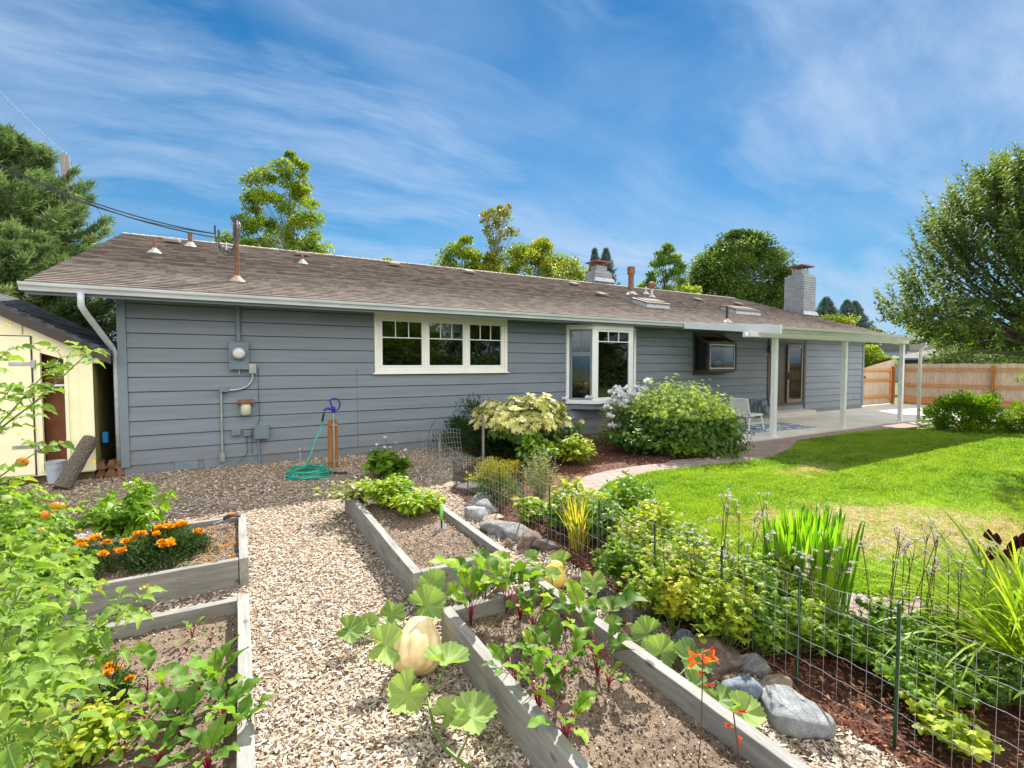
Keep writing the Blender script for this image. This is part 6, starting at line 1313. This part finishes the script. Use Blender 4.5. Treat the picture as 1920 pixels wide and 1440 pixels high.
leafy('peony', 'golden green peony clump right of the pale shrub', 'plant', (5.3, 7.05, 0), 30, .60, .40, 10, T_PEP, .12, 'l_gold', stem='stemb', tri=3, t0=.3)
leafy('garden_plant', 'bright green leafy plant in front of the pale shrub', 'plant', (4.35, 6.85, 0), 18, .72, .34, 10, T_SER, .12, 'l_green', tri=3, t0=.3)
leafy('garden_plant', 'low green leafy plant below the bay window', 'plant', (6.1, 8.4, 0), 18, .45, .4, 8, T_SER, .11, 'l_rhod', tri=3)
for (x, y, h, lab) in ((6.0, 8.8, .9, 'thin pink-flowered stalk just left of the bay window base'), (6.6, 8.8, .68, 'pale flower stalk under the bay window')):
    th = thing('flower_stalk', lab, 'flower', (x, y, 0)); mb = MB(); mb.tube([(x, y, 0), (x+.02, y, h*.6), (x, y, h)], .005, 5); mb.build('stem', M['stemb'], th); flowerheads(th, [(x, y, h), (x+.05, y, h-.06), (x-.04, y, h-.1)], .03, 'pink', 10)
leafy('hellebore', 'broad-leaved green plant at the back end of the middle bed', 'plant', tuple(G(722, 896)), 22, .50, .38, 7, T_SER, .15, 'l_green', tri=3, t0=.35, droop=.3)
th, ss = leafy('flowering_plant', 'taller pale-flowered stems rising from the plant behind the middle bed', 'flowering plant', tuple(G(728, 892)), 7, .66, .3, 4, T_SER, .07, 'l_rhod', stem='stemb'); flowerheads(th, [s_[-1] for s_ in ss], .035, 'petalw', 9)
# bed C plants
leafy('potato_plant', 'yellow-green bushy potato plant at the rear of the middle bed', 'vegetable plant', (1.52, 5.55, SC), 34, .34, .36, 10, T_PEP, .085, 'l_pot', tri=5, petiole=.05, t0=.2)
leafy('potato_plant', 'second potato plant spilling towards the right board of the middle bed', 'vegetable plant', (1.66, 5.05, SC), 20, .28, .26, 9, T_PEP, .08, 'l_pot', tri=5, petiole=.05, t0=.2)
leafy('strawberry_plant', 'gray-green trailing plant over the left rear corner of the middle bed', 'vegetable plant', (1.16, 5.95, .2), 20, .22, .38, 7, T_SER, .07, 'l_lav', tri=3, petiole=.03)
# inside the wire fence
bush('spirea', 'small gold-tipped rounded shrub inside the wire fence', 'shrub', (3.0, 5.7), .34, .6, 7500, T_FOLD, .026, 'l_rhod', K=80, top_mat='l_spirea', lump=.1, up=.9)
leafy('lavender', 'wispy gray-green lavender next to the gold shrub', 'plant', (3.45, 5.3, 0), 80, .80, .26, 34, T_LANCE, .04, 'l_lav', stem='l_lav', rad=.002, t0=.15)
leafy('hosta', 'small yellow-green leafy clump near the loose mesh panel', 'plant', tuple(G(888, 905)), 7, .16, .12, 4, T_SER, .11, 'l_gold')
leafy('hosta', 'small green hosta right of the wooden stake', 'plant', tuple(G(925, 893)), 12, .3, .2, 4, T_SER, .14, 'l_green')
leafy('garden_plant', 'maple-like lime leaves behind the first wire fence stakes', 'plant', (2.95, 4.75, 0), 14, .30, .22, 6, T_SER2, .10, 'l_gold', tri=3)
leafy('garden_plant', 'dark green feathery plant between lavender and yellow grass', 'plant', (3.1, 4.3, 0), 18, .42, .26, 9, T_SER2, .08, 'l_green', tri=3)
th = thing('yellow_grass', 'upright clump of yellow strap leaves just inside the wire fence', 'plant', (2.92, 3.8, 0)); lb = LB()
for i in range(80): add_blade(lb, (2.92+rng.normal()*.04, 3.8+rng.normal()*.04, 0), rng.uniform(0, 6.28), .3+.3*rng.random(), .016, .5*rng.random(), .08+.45*rng.random(), rng.random())
lb.build('blades', M['l_ygrass'], th)
for (px, py, h, n, mt, lab) in ((1130, 1020, .58, 32, 'l_green', 'leafy columbine mass behind the yellow grass clump'), (1180, 985, .6, 30, 'l_green', 'blue-green leafy plant with small yellow flowers at the lawn edge'), (1220, 1040, .5, 26, 'l_gold', 'lime green foliage in front of the lawn edge, left of the seedhead stalk'), (1070, 985, .55, 24, 'l_gold', 'yellow-green plant with orange nasturtium flowers')):
    g = G(px, py); th, ss = leafy('border_plant', lab, 'plant', (g.x, g.y, 0), n, h, .34, 9, T_SER2 if mt == 'l_green' else T_SER, .085, mt, tri=3, t0=.2, petiole=.03)
    k = [s_[-1]+rng.normal(size=3)*.02 for s_ in ss[:7]]
    flowerheads(th, k, .022, 'orange' if 'orange' in lab else 'yellowf', 12)
# anemones: yellow-green lobed leaves on many stems, with fluffy seedheads on tall stalks
def anemone(px, py, label, n=24, h=.42, spread=.28, mat='l_gold', nst=0, sh=.75, Tm=T_MAP, size=.085):
    g = G(px, py); h *= 1.22; n = int(n*1.15); th, ss = leafy('anemone', label, 'plant', (g.x, g.y, 0), n, h, spread, 9, Tm, size*.78, mat, tri=2, t0=.34, petiole=.05, rad=.0028, stem='stem'); mb = MB(); hp = []
    for i in range(nst):
        a = rng.uniform(0, 6.28); b = Vector((g.x+.12*math.cos(a), g.y+.12*math.sin(a), 0)); t = b+Vector((rng.normal()*.07, rng.normal()*.07, sh*(.75+.35*rng.random()))); m = b.lerp(t, .5)+Vector((rng.normal()*.02, rng.normal()*.02, 0)); mb.tube([b, m, t], [.0035, .003, .0025], 5)
        for q in range(4): e = t+Vector((rng.normal()*.055, rng.normal()*.055, rng.uniform(-.04, .11))); mb.tube([m.lerp(t, .85), e], .0014, 4); hp.append(np.array(e))
    if nst: mb.build('flower_stalk', M['stemb'], th); flowerheads(th, hp, .016, 'pink', 12, 'seedhead')
    return th
anemone(1250, 1120, 'yellow-green anemone clump with a single tall seedhead stalk', 26, .42, .26, 'l_gold', 1, .95)
anemone(1310, 1150, 'dense yellow-green anemone foliage behind the third fence stake', 30, .46, .28, 'l_gold', 2, .62)
anemone(1385, 1160, 'green anemone foliage with fluffy seedheads left of the iris leaves', 30, .44, .28, 'l_pot', 5, .85)
anemone(1440, 1195, 'anemone foliage directly below the iris leaves', 24, .4, .26, 'l_green', 4, .62)
anemone(1265, 1190, 'bright yellow lobed leaves close behind the wire mesh', 12, .34, .16, 'l_ygrass', 0, .6)
anemone(1365, 1225, 'tall bare-stemmed lime foliage close behind the wire mesh', 24, .42, .2, 'l_gold', 0, .6)
anemone(1190, 1075, 'yellowish lobed foliage left of the tall seedhead stalk', 20, .40, .22, 'l_gold', 0, .5)
anemone(1480, 1165, 'green lobed foliage pressed against the foot of the iris blades', 22, .40, .22, 'l_pot', 2, .6)
anemone(1660, 1190, 'thin-stemmed green plant in front of the lawn edge, right of the iris blades', 10, .22, .16, 'l_green', 4, .72)
for k_, (px_, py_, mt_, n_, h_, lab_) in enumerate(((1160, 1105, 'l_green', 18, .34, 'green foliage just behind the wire, right of the yellow grass'), (1225, 1165, 'l_pot', 20, .36, 'lime foliage at the mesh behind the big dark boulder'), (1290, 1100, 'l_green', 24, .42, 'mid-green foliage at the lawn edge below the tall seedhead stalk'),
        (1345, 1110, 'l_gold', 22, .40, 'yellowish foliage at the lawn edge halfway to the iris blades'), (1410, 1130, 'l_green', 20, .36, 'green foliage at the lawn edge next to the iris blades'), (1330, 1195, 'l_pot', 22, .38, 'lime stems rising right behind the third fence stake'), (1425, 1230, 'l_green', 20, .32, 'green stems close to the mesh between the third and fourth stakes'), (1500, 1225, 'l_pot', 18, .3, 'pale green foliage close to the fourth fence stake'))):
    anemone(px_, py_, lab_, n_, h_, .2, mt_, 1, .6)
anemone(1545, 1225, 'dark lobed foliage right of the fourth fence stake', 24, .27, .26, 'l_green', 3, .5)
anemone(1620, 1245, 'gray-green lobed foliage beside the paver path', 20, .2, .24, 'l_green', 2, .5)
anemone(1700, 1235, 'green foliage with many dark seedhead stalks in front of the path', 20, .2, .26, 'l_green', 8, .72)
anemone(1780, 1215, 'seedhead stalks standing against the lawn near the strap leaves', 12, .2, .2, 'l_green', 7, .75)
anemone(1740, 1330, 'dark green low foliage at the lower right behind the mesh', 22, .26, .24, 'l_green', 0, .5)
anemone(1765, 1400, 'bright green lobed leaves at the bottom right behind the mesh', 8, .16, .14, 'l_gold', 0, .5, size=.11)
anemone(1860, 1330, 'shaded green foliage under the strap-leaved clump', 18, .26, .24, 'l_rhod', 0, .5)
# iris-like broad leaves
g = G(1510, 1140); th = thing('iris_clump', 'dense upright clump of broad bright green blades at the lawn edge', 'plant', (g.x, g.y, 0)); lb = LB()
for i in range(300): r = .26*math.sqrt(rng.random()); a = rng.uniform(0, 6.28); add_blade(lb, (g.x+r*math.cos(a), g.y+r*math.sin(a), 0), a+rng.normal()*.6, .42+.38*rng.random(), .030+.014*rng.random(), .35*rng.random()**2, .02+r*.45*rng.random(), rng.random(), 8, .35, .5)
lb.build('blades', M['l_iris'], th)
# strap-leaved clumps at the right edge
def straps(px, py, n, L, label, wd=.019, mat='l_grass', lean=1.0, bend=2.3):
    g = G(px, py); th = thing('daylily', label, 'plant', (g.x, g.y, 0)); lb = LB()
    for i in range(n): add_blade(lb, (g.x+rng.normal()*.06, g.y+rng.normal()*.06, .0), rng.uniform(0, 6.28), L*(.6+.5*rng.random()), wd*(.7+.5*rng.random()), bend*rng.random(), .1+lean*rng.random(), rng.random(), 9, .3)
    lb.build('blades', M[mat], th); return th, g
th, g = straps(1950, 1290, 330, 1.08, 'large arching strap-leaved clump at the right edge')
th2, g2 = straps(1890, 1190, 170, .85, 'second strap-leaved clump just behind the large one', lean=1.05)
mb = MB(); lb = LB()
for px, py in ((1853, 1008), (1868, 1015), (1897, 1030), (1905, 1020), (1858, 1040), (1885, 1045), (1918, 1015)):
    p = D(px, py, 3.2); mb.tube([Vector((g2.x, g2.y, 0)), Vector((g2.x, g2.y, 0)).lerp(p, .6)+Vector((0, 0, .1)), p], [.004, .003, .002], 5); q = np.array(p)
    for k in range(5): a = k*1.256; lb.leaves(T_OVAL, q-np.array([0, 0, .04]), unit(np.array([math.cos(a)*.15, math.sin(a)*.15, 1])), (math.cos(a), math.sin(a), .1), .1, rng.random(), .9)
lb.build('seed_pod', M['maroon'], th2); mb.build('flower_stalk', M['stemb'], th2)
# shrubs near the fence
bush('garden_shrub', 'rounded bright green shrub in front of the board fence, left one', 'shrub', (17.6, 5.35), .82, 1.05, 9000, T_FOLD, .085, 'l_green', K=70, up=.8, lump=.14)
bush('garden_shrub', 'low small shrub between the two bigger ones by the fence', 'shrub', (18.6, 4.45), .5, .6, 4000, T_FOLD, .08, 'l_green', K=36, up=.8)
th = bush('garden_shrub', 'taller shrub with yellow flowers at the right edge by the fence', 'shrub', (18.5, 3.75), .85, 1.35, 9000, T_FOLD, .09, 'l_green', K=70, up=.9, lump=.2); n = 16
flowerheads(th, np.stack([18.4+rng.normal(0, .35, n), 3.8+rng.normal(0, .35, n), 1.5+rng.normal(0, .14, n)], 1), .06, 'yellowf', 12)
bush('garden_shrub', 'small pink-dotted plant at the left of the yellow-flowered shrub', 'shrub', (18.0, 4.3), .3, .8, 900, T_LANCE, .07, 'l_lav', K=16, stem='stem')
# ================================================================ VEGETABLES AND FLOWERS CLOSE TO THE VIEWER
# marigolds
def marigold(c, rx, h, N, heads, label, z, hr=.031):
    th = bush('marigold', label, 'flowering plant', c, rx, h+z, N, T_LANCE, .042, 'l_mar', K=50, z0=z, stem='stem', lump=.1)
    P = []
    for k in range(heads):
        a = rng.uniform(0, 6.28); e = math.sqrt(rng.random())*.95; P.append((c[0]+rx*1.08*e*math.cos(a), c[1]+rx*1.08*e*math.sin(a), z+h*math.sqrt(max(.12, 1-e*e*.8))+.025+rng.random()*.03))
    for p in P:
        lb = LB(); n = 46; d = rdir(n); d[:, 2] = np.abs(d[:, 2])*.9; d = unit(d); lb.leaves(T_FOLD, np.tile(p, (n, 1))+d*hr*.3*np.array([1, 1, .6]), unit(d*np.array([1, 1, .75])), d[:, [1, 2, 0]], hr*(.8+.35*rng.random(n)), rng.random(n), 1.7); lb.build('flower', M['orange'], th)
    return th
marigold((-.60, 4.98), .31, .22, 8500, 30, 'large orange marigold bush in the left rear bed', SA)
marigold((-1.02, 4.85), .14, .26, 900, 9, 'smaller marigold left of the large marigold bush', SA)
g = G(205, 1312, SB); marigold((g.x, g.y), .09, .12, 500, 5, 'tiny marigold in the left front bed near the tomato', SB, .02)
lb = LB(); n = 30; x = rng.uniform(-.36, -.06, n); y = rng.uniform(4.65, 5.6, n)
for k in range(n):
    m = 14; d = rdir(m); d[:, 2] = np.abs(d[:, 2]); lb.leaves(T_FOLD, np.tile((x[k], y[k], SA+.012), (m, 1)), unit(d), d[:, [1, 2, 0]], .018, rng.random(m)*.4, 1.6)
tag(lb.build('fallen_petals', M['orange'], None, loc=(0, 0, 0)), 'fallen orange marigold petals scattered on the soil', 'petals', kind='stuff')
mb = MB()
for k in range(26): a = rng.uniform(0, 3.1); x, y = rng.uniform(-.5, -.12), rng.uniform(4.62, 4.85); L = rng.uniform(.05, .16); mb.tube([(x, y, SA+.02), (x+L*.5*math.cos(a), y+L*.3*math.sin(a), SA+.035), (x+L*math.cos(a), y+L*.5*math.sin(a), SA+.018)], .0025, 4)
tag(mb.build('dry_stalks', M['straw'], loc=(0, 0, 0)), 'pale dry stalks lying on the soil below the marigolds', 'stalks', kind='stuff')
# peppers
leafy('pepper_plant', 'bushy bright green pepper plant behind the marigolds', 'vegetable plant', (-.90, 5.55, SA), 22, .66, .34, 12, T_PEP, .11, 'l_pep', stem='stemb', t0=.35, droop=.5, tri=2)
th, ss = leafy('pepper_plant', 'pepper plant with small red fruit left of the marigolds', 'vegetable plant', (-1.22, 4.75, SA), 16, .36, .22, 10, T_PEP, .10, 'l_pep', t0=.3, droop=.4, tri=2)
for k, (px, py) in enumerate(((142, 1027), (128, 1038), (50, 1058))):
    p = D(px, py, 3.7); mb = MB(); mb.tube([p+Vector((0, 0, .03)), p, p-Vector((.003, 0, .035))], [.008, .011, .003], 8); mb.build('fruit', M['ysquash'] if 0 else M['tomato_red'], th, smooth=True)
leafy('pepper_plant', 'pepper plant against the left rear board of the marigold bed', 'vegetable plant', (-1.5, 5.45, SA), 18, .48, .34, 11, T_PEP, .10, 'l_pep', t0=.3, droop=.4, tri=2)
leafy('pepper_plant', 'yellow-green pepper plant at the far left of the marigold bed', 'vegetable plant', (-1.75, 4.9, SA), 18, .55, .34, 11, T_PEP, .10, 'l_pep', t0=.3, droop=.4, tri=2)

# tomatoes: arching stems, compound leaves with serrated leaflets, trusses of flowers and fruit
def tomato(label, base, arms, lsz=.09, mat='l_tom', step=.085, fruit=(), flowers=(), stem_r=.006, fill=0, Tm=T_TOM):
    b = Vector(base); th = thing('tomato_plant', label, 'vegetable plant', b); mb = MB(); lb = LB(); P = []; Dd = []; Nn = []; Sz = []; Rn = []
    for (px, py, d) in arms:
        e = D(px, py, d); L = (e-b).length; m1 = b.lerp(e, .35)+Vector((rng.normal()*.05, rng.normal()*.05, .16*L)); m2 = b.lerp(e, .75)+Vector((rng.normal()*.03, rng.normal()*.03, .08*L)); pts = crs([b, m1, m2, e], 6); mb.tube(pts, [stem_r*(1-.7*i/(len(pts)-1)) for i in range(len(pts))], 6)
        pa = [np.array(q) for q in pts]; n = int(L/step)
        for j in range(int(n*.25), n+1):
            t = min(.999, (j+rng.random()*.5)/n); q, dd = along(pa, t); a = j*2.4+rng.random(); cr = rng.random()*.5; o = unit(np.array([math.cos(a), math.sin(a), .35+.3*rng.random()])*.8+dd*.6); rl = lsz*(1.8+1.0*rng.random())*(1-.35*t)
            rp = [q+o*rl*s_-UPV*rl*.35*s_*s_ for s_ in (0, .33, .66, 1)]; mb.tube([Vector(v) for v in rp], [.0022, .002, .0016, .001], 4); sd = unit(np.cross(o, UPV))
            for (s_, ls) in ((.38, .55), (.66, .85), (1.0, 1.1)):
                pp, d2 = along(rp, min(.999, s_)); sides = (-1, 1) if s_ < 1 else (0,)
                for k in sides: P.append(pp+sd*k*.006); Dd.append(unit(d2*(1 if k == 0 else .55)+sd*k*.9-UPV*.15*rng.random())); Nn.append(unit(UPV+rng.normal(size=3)*.5+d2*.25)); Sz.append(lsz*ls*(.8+.4*rng.random())); Rn.append(min(1, cr+rng.random()*.5))
    lb.leaves(Tm, P, Dd, Nn, Sz, Rn, .95); lb.build('foliage', M[mat], th, True); mb.build('stems', M['stem'], th, smooth=True)
    for (px, py, d, r, mt) in fruit:
        p = D(px, py, d); f = MB(); f.lathe([(r*.1, -r), (r*.6, -r*.82), (r*.95, -r*.3), (r, .1*r), (r*.8, r*.62), (r*.3, r*.9), (r*.05, r*.86)], p, 16); f.build('tomato', M[mt], th, smooth=True)
    if flowers: flowerheads(th, [np.array(D(*f)) for f in flowers], .014, 'yellowf', 9, 'blossom', 1.0)
    return th
def T0(px, py, z): return G(px, py, z)
tomato('tall tomato plant whose long bare shoots cross in front of the shed', (-1.95, 4.35, .15), [(115, 668, 3.1), (165, 662, 3.0), (80, 745, 2.95), (20, 730, 3.0), (90, 835, 3.1), (10, 660, 3.0)], .068, 'l_tom', .14,
       fruit=[(42, 866, 3.2, .034, 'tomato_o')], flowers=[(150, 663, 3.0), (36, 815, 3.1), (44, 825, 3.1), (175, 868, 3.2), (15, 610, 3)], stem_r=.008)
tomato('dense tomato plant with orange fruit in the left rear bed', (-1.75, 4.65, SA), [(40, 930, 3.4), (75, 960, 3.5), (10, 960, 3.2), (90, 990, 3.6), (70, 1000, 3.3), (0, 1010, 3.1), (100, 1025, 3.5), (40, 1040, 3.2), (90, 1065, 3.3), (0, 925, 3.1), (-30, 970, 3), (85, 930, 3.5), (50, 980, 3.4), (20, 905, 3.3), (105, 960, 3.8)], .066, 'l_tomd', .06,
       fruit=[(44, 867, 3.3, .03, 'tomato_o'), (103, 948, 3.1, .026, 'tomato_o'), (114, 949, 3.15, .024, 'tomato_o'), (85, 964, 3.05, .026, 'tomato_o'), (12, 935, 3.0, .025, 'tomato_g'), (76, 995, 3.0, .022, 'tomato_o')], flowers=[(175, 866, 3.5), (60, 900, 3.2), (150, 995, 3.2)])
tomato('near tomato plant with big leaves in the left front bed', (-.95, 3.05, SB), [(245, 1140, 2.25), (165, 1190, 2.15), (185, 1235, 2.1), (110, 1225, 2.0), (140, 1110, 2.3), (40, 1130, 2.0), (60, 1220, 1.9), (90, 1160, 2.2), (20, 1060, 2.2), (110, 1060, 2.5), (140, 1080, 2.6), (30, 1290, 1.75), (80, 1310, 1.8), (115, 1290, 2.0), (10, 1180, 1.9)], .072, 'l_tom', .085,
       fruit=[(175, 1191, 2.15, .011, 'tomato_g'), (187, 1200, 2.15, .011, 'tomato_g'), (156, 1120, 2.3, .01, 'tomato_g'), (158, 1148, 2.3, .01, 'tomato_g')], flowers=[(267, 1104, 2.4), (275, 1100, 2.4), (185, 1105, 2.3), (85, 1103, 2.2)])
tomato('very close tomato plant at the bottom left corner', (-.95, 2.25, SB), [(40, 1250, 1.45), (80, 1330, 1.4), (20, 1360, 1.3), (110, 1260, 1.6), (60, 1400, 1.3), (-20, 1200, 1.4), (0, 1110, 1.6), (50, 1080, 1.8), (-10, 1300, 1.3), (30, 1160, 1.6)], .065, 'l_tom', .11)
tomato('leafy tomato plant between the two left beds at the frame edge', (-1.55, 3.6, SB), [(30, 1010, 2.6), (80, 1040, 2.7), (130, 1070, 2.8), (20, 1080, 2.4), (60, 1110, 2.5), (145, 1110, 2.8), (-10, 960, 2.6), (60, 960, 2.9), (100, 1010, 3.0), (140, 1060, 3.0)], .065, 'l_tomd', .07)
leafy('basil_plant', 'bright lime small-leaved plant at the bottom of the left front bed', 'vegetable plant', tuple(G(150, 1420, SB)), 22, .22, .22, 9, T_PEP, .06, 'l_gold', tri=2)
# beets
LBT = []
def beet(px, py, label, z, n=7, h=.2, lsz=.13, root=0, hue=None, lean=.5, mat='l_beet'):
    g = G(px, py, z); th = thing('beet_plant', label, 'vegetable plant', g, 'beet plants growing in the raised beds'); mb = MB(); lb = LB()
    for i in range(n):
        a = 2*math.pi*(i+rng.random()*.6)/n; s = lean*(.3+.8*rng.random()); L = .8*h*(.6+.6*rng.random()); o = np.array([math.cos(a), math.sin(a), 0]); b = np.array(g); m = b+o*L*s*.35+UPV*L*.6; e = b+o*L*s+UPV*L*(1-.3*s)
        mb.tube([Vector(b), Vector(m), Vector(e)], [.0036, .003, .002], 6); d = unit(unit(e-m)+o*.25+UPV*.15); lb.leaves(T_BEET, [e], [d], [unit(UPV*.6-o*.75+rng.normal(size=3)*.25)], 1.2*lsz*(.6+.55*rng.random()), [rng.random()*.8], .9+.3*rng.random())
    lb.build('foliage', M[mat], th, True); mb.build('stems', M['redstem'], th, smooth=True)
    if root: r = .022; f = MB(); f.lathe([(r*.2, -r), (r*.85, -r*.4), (r, .2*r), (r*.7, r*.75), (r*.2, r)], g+Vector((.01, -.01, .012)), 14); f.build('root', M['beetroot'], th, smooth=True)
    return th
for b in ((883, 1175, 'beet with thick crimson stems in the back left corner of the right bed', 8, .27, .17), (912, 1150, 'tall beet with upright bright leaves at the back board of the right bed', 7, .36, .20), (950, 1150, 'second tall beet at the back board, right of the tallest', 7, .34, .20), (975, 1165, 'leafy green beet in the middle of the back row', 9, .26, .15),
          (1022, 1143, 'small beet in the back right corner of the right bed', 6, .17, .08), (1000, 1188, 'beet with a bare root showing in the centre of the right bed', 8, .17, .11, 1), (1060, 1188, 'small yellowing beet near the right board, second row', 6, .18, .09), (962, 1292, 'yellow-leaved beet at the left board of the right bed', 7, .22, .11),
          (1048, 1308, 'beet with a round dark root and tall dark leaves near the bottom', 8, .27, .13, 1), (1010, 1338, 'beet with spreading crimson stems at the bottom left of the right bed', 8, .25, .11), (1120, 1268, 'beet with bright crimson crown near the right board', 8, .27, .12), (1141, 1290, 'flattened beet with stems lying on the soil', 5, .12, .08),
          (1095, 1215, 'beet with two long-stalked leaves leaning over the right board', 4, .36, .17), (1060, 1400, 'beet with yellow leaves at the very bottom of the right bed', 7, .2, .13), (1000, 1240, 'small floppy beet in the middle of the right bed', 4, .10, .10)):
    beet(b[0], b[1], b[2], SD, b[3], b[4], b[5], b[6] if len(b) > 6 else 0)
for b in ((277, 1296, 'single-leaved young beet left in the left front bed', 2, .09, .13), (308, 1300, 'young beet with one big blue-green leaf in the left front bed', 2, .10, .14), (372, 1310, 'beet with broad leaves behind the biggest clump of the left front bed', 5, .11, .15), (405, 1315, 'biggest beet of the left front bed, beside its right board', 8, .15, .18), (360, 1197, 'yellow-tipped beet seedling in the open soil', 3, .09, .08),
          (350, 1222, 'tiny beet seedling with yellow leaf, front one of three', 3, .05, .05), (395, 1204, 'tiny beet seedling near the right board of the left front bed', 3, .05, .045), (275, 1372, 'beet at the bottom left of the left front bed clump', 7, .11, .13), (340, 1385, 'leafy beet at the bottom middle of the left front bed', 8, .12, .14), (420, 1365, 'green beet with yellow leaf beside the right board at the bottom', 8, .12, .14),
          (455, 1390, 'beet whose leaf hangs over the right board of the left front bed', 6, .12, .13), (300, 1440, 'beet at the bottom edge, left', 7, .12, .13), (390, 1450, 'beet at the bottom edge, right', 8, .12, .13), (230, 1430, 'low beet next to the lime small-leaved plant', 6, .1, .11)):
    beet(b[0], b[1], b[2], SB, b[3], b[4]*1.15, b[5]*.8, mat='l_beetg')
# squash
def squash_leaf(th, lb, mb, px, py, z, r, vine, tilt=(0, 0)):
    c = np.array(G(px, py, z)); dp = float(np.dot(c, FW)); R = r/FPX*dp*2.0; to_cam = unit(np.array([0, 0, CAM_H])-c); n = unit(UPV*.85+to_cam*.55+rng.normal(size=3)*.22); d = unit(np.cross(n, rng.normal(size=3)))
    lb.leaves(T_SQ, [c], [d], [n], R, [rng.random()]); v = Vector(vine); e = Vector(c)-Vector(n)*.012; m = v.lerp(e, .6)+Vector((0, 0, -.03)); mb.tube([v, m, e], [.0065, .0055, .0045], 7)
def squash(label, leaves, vine):
    th = thing('squash_vine', label, 'vegetable plant', vine[0]); lb = LB(); mb = MB(); mb.tube(crs([Vector(v) for v in vine], 6), .008, 8)
    for (px, py, z, r) in leaves:
        c = G(px, py, z); best = min(crs([Vector(v) for v in vine], 6), key=lambda q: (q-c).length); squash_leaf(th, lb, mb, px, py, z, r, best)
    lb.build('foliage', M['l_sq'], th, True); mb.build('stems', M['stem'], th, smooth=True); return th
squash('large-leaved squash vine around the cream squash on the wood chips', [(812, 1095, .24, 30), (800, 1135, .25, 38), (735, 1150, .17, 26), (655, 1183, .13, 30), (722, 1212, .2, 42), (838, 1238, .26, 46), (765, 1300, .14, 42), (885, 1345, .17, 50), (840, 1340, .1, 34), (690, 1170, .08, 22), (850, 1110, .16, 20)],
       [(.93, 1.75, .03), (.80, 2.1, .05), (.85, 2.45, .07), (.8, 2.75, .06), (.95, 3.1, .05), (1.25, 3.25, .05)])
squash('second squash vine running between the right bed and the rocks', [(998, 1046, .2, 17), (1052, 1052, .2, 22), (1035, 1078, .2, 18), (1112, 1092, .2, 26), (1142, 1140, .16, 28), (1150, 1172, .08, 20), (1215, 1188, .12, 32), (1240, 1222, .12, 32), (1300, 1235, .12, 40), (1225, 1215, .1, 24), (1350, 1312, .1, 32), (1395, 1335, .12, 38), (1300, 1285, .1, 30), (970, 1075, .2, 14), (1010, 1072, .14, 16)],
       [(2.02, 1.2, .04), (2.05, 1.7, .05), (2.04, 2.2, .05), (2.06, 2.7, .05), (2.1, 3.1, .06), (1.95, 3.4, .06), (1.6, 3.25, .05)])
def fruit(px, py, w, mat, label, ax, name='squash', lob=0, stretch=1.0):
    g = G(px, py, 0); dp = float(np.dot(np.array(g), FW)); r = w/2/FPX*dp; c = g+Vector((FW[0], FW[1], 0))*r*.6; mb = MB()
    prof = [(.02, -1), (.45, -.97), (.78, -.78), (.97, -.42), (1.0, -.1), (.94, .25), (.80, .52), (.66, .74), (.60, .92), (.54, 1.08), (.40, 1.20), (.2, 1.26), (.03, 1.24)] if stretch > 1 else [(.02, -1), (.5, -.93), (.85, -.6), (1, -.1), (.92, .4), (.66, .8), (.3, .98), (.03, .94)]
    mb.lathe([(a*r, b*r*.95) for a, b in prof], c+Vector((0, 0, r*.95)), 64, lobes=lob, amp=.10, axis=ax); o = tag(mb.build(name, M[mat], smooth=True), label, 'squash'); a_ = Vector(ax).normalized(); t_ = c+Vector((0, 0, r*.95))+a_*r*(1.18 if stretch > 1 else .9); mb = MB(); mb.tube([t_, t_+a_*r*.18, t_+a_*r*.28+Vector((.02, 0, 0))], [r*.12, r*.08, r*.1], 8); mb.build('stem', M['stem'], o); return o
fruit(778, 1276, 96, 'squash', 'big ribbed cream-orange squash on the chips beside the right bed', (.35, .65, .62), lob=12, stretch=1.2)
fruit(1040, 1108, 48, 'ysquash', 'smooth yellow squash behind the right bed near the rocks', (.5, .2, .9), stretch=1.1)
# crocosmia flowers in front
def croco(px, py, top, label, nf):
    g = G(px, py, .0); d = float(np.dot(np.array(g), FW)); th = thing('crocosmia', label, 'flower', g); mb = MB(); e = D(*top, d); b = Vector(g); pts = crs([b, b.lerp(e, .5)+Vector((.01, 0, 0)), e]); mb.tube(pts, .0025, 6); pa = [np.array(p) for p in pts]
    for i in range(nf):
        lb = LB(); t = 1-.30*(i/nf)**1.2 if nf > 4 else 1-.5*i/nf; q, dd = along(pa, min(.999, t)); s = (-1)**i; o = unit(RT*s*(.9-.1*i)+UPV*.25+rng.normal(size=3)*.25); m = q+o*.022
        big = i in (1, 2, 3, 4) and nf > 4; k = 6; z = .05 if big else .028
        for j in range(k):
            a = j*1.047; side = unit(np.cross(o, UPV)); up2 = np.cross(side, o); lb.leaves(T_LANCE, [m], [unit(o+(side*math.cos(a)+up2*math.sin(a))*(.75 if big else .22))], [o], z, rng.random()*.8, 1.7 if big else 1.2)
        lb.leaves(T_LANCE, [q, q], [o, o], [UPV, RT], .034, .2, 1.1); lb.build('flower', M['redf'] if not big else M['orangered'], th)
    mb.build('stem', M['stemb'], th)
croco(1305, 1500, (1318, 1222), 'red-orange crocosmia spray leaning over the board of the right bed', 7)
croco(1395, 1560, (1375, 1335), 'second crocosmia stem with buds at the bottom edge', 3)
# little weeds on the chips
for (px, py, lab) in ((583, 962, 'tiny green weed on the open chips, left one'), (600, 958, 'tiny green weed on the open chips, right one'), (628, 965, 'small weed against the left board of the middle bed'), (640, 985, 'pale small weed leaning on the middle bed board')):
    leafy('weed', lab, 'weed', tuple(G(px, py)), 5, .06, .05, 4, T_PEP, .025, 'l_rhod')
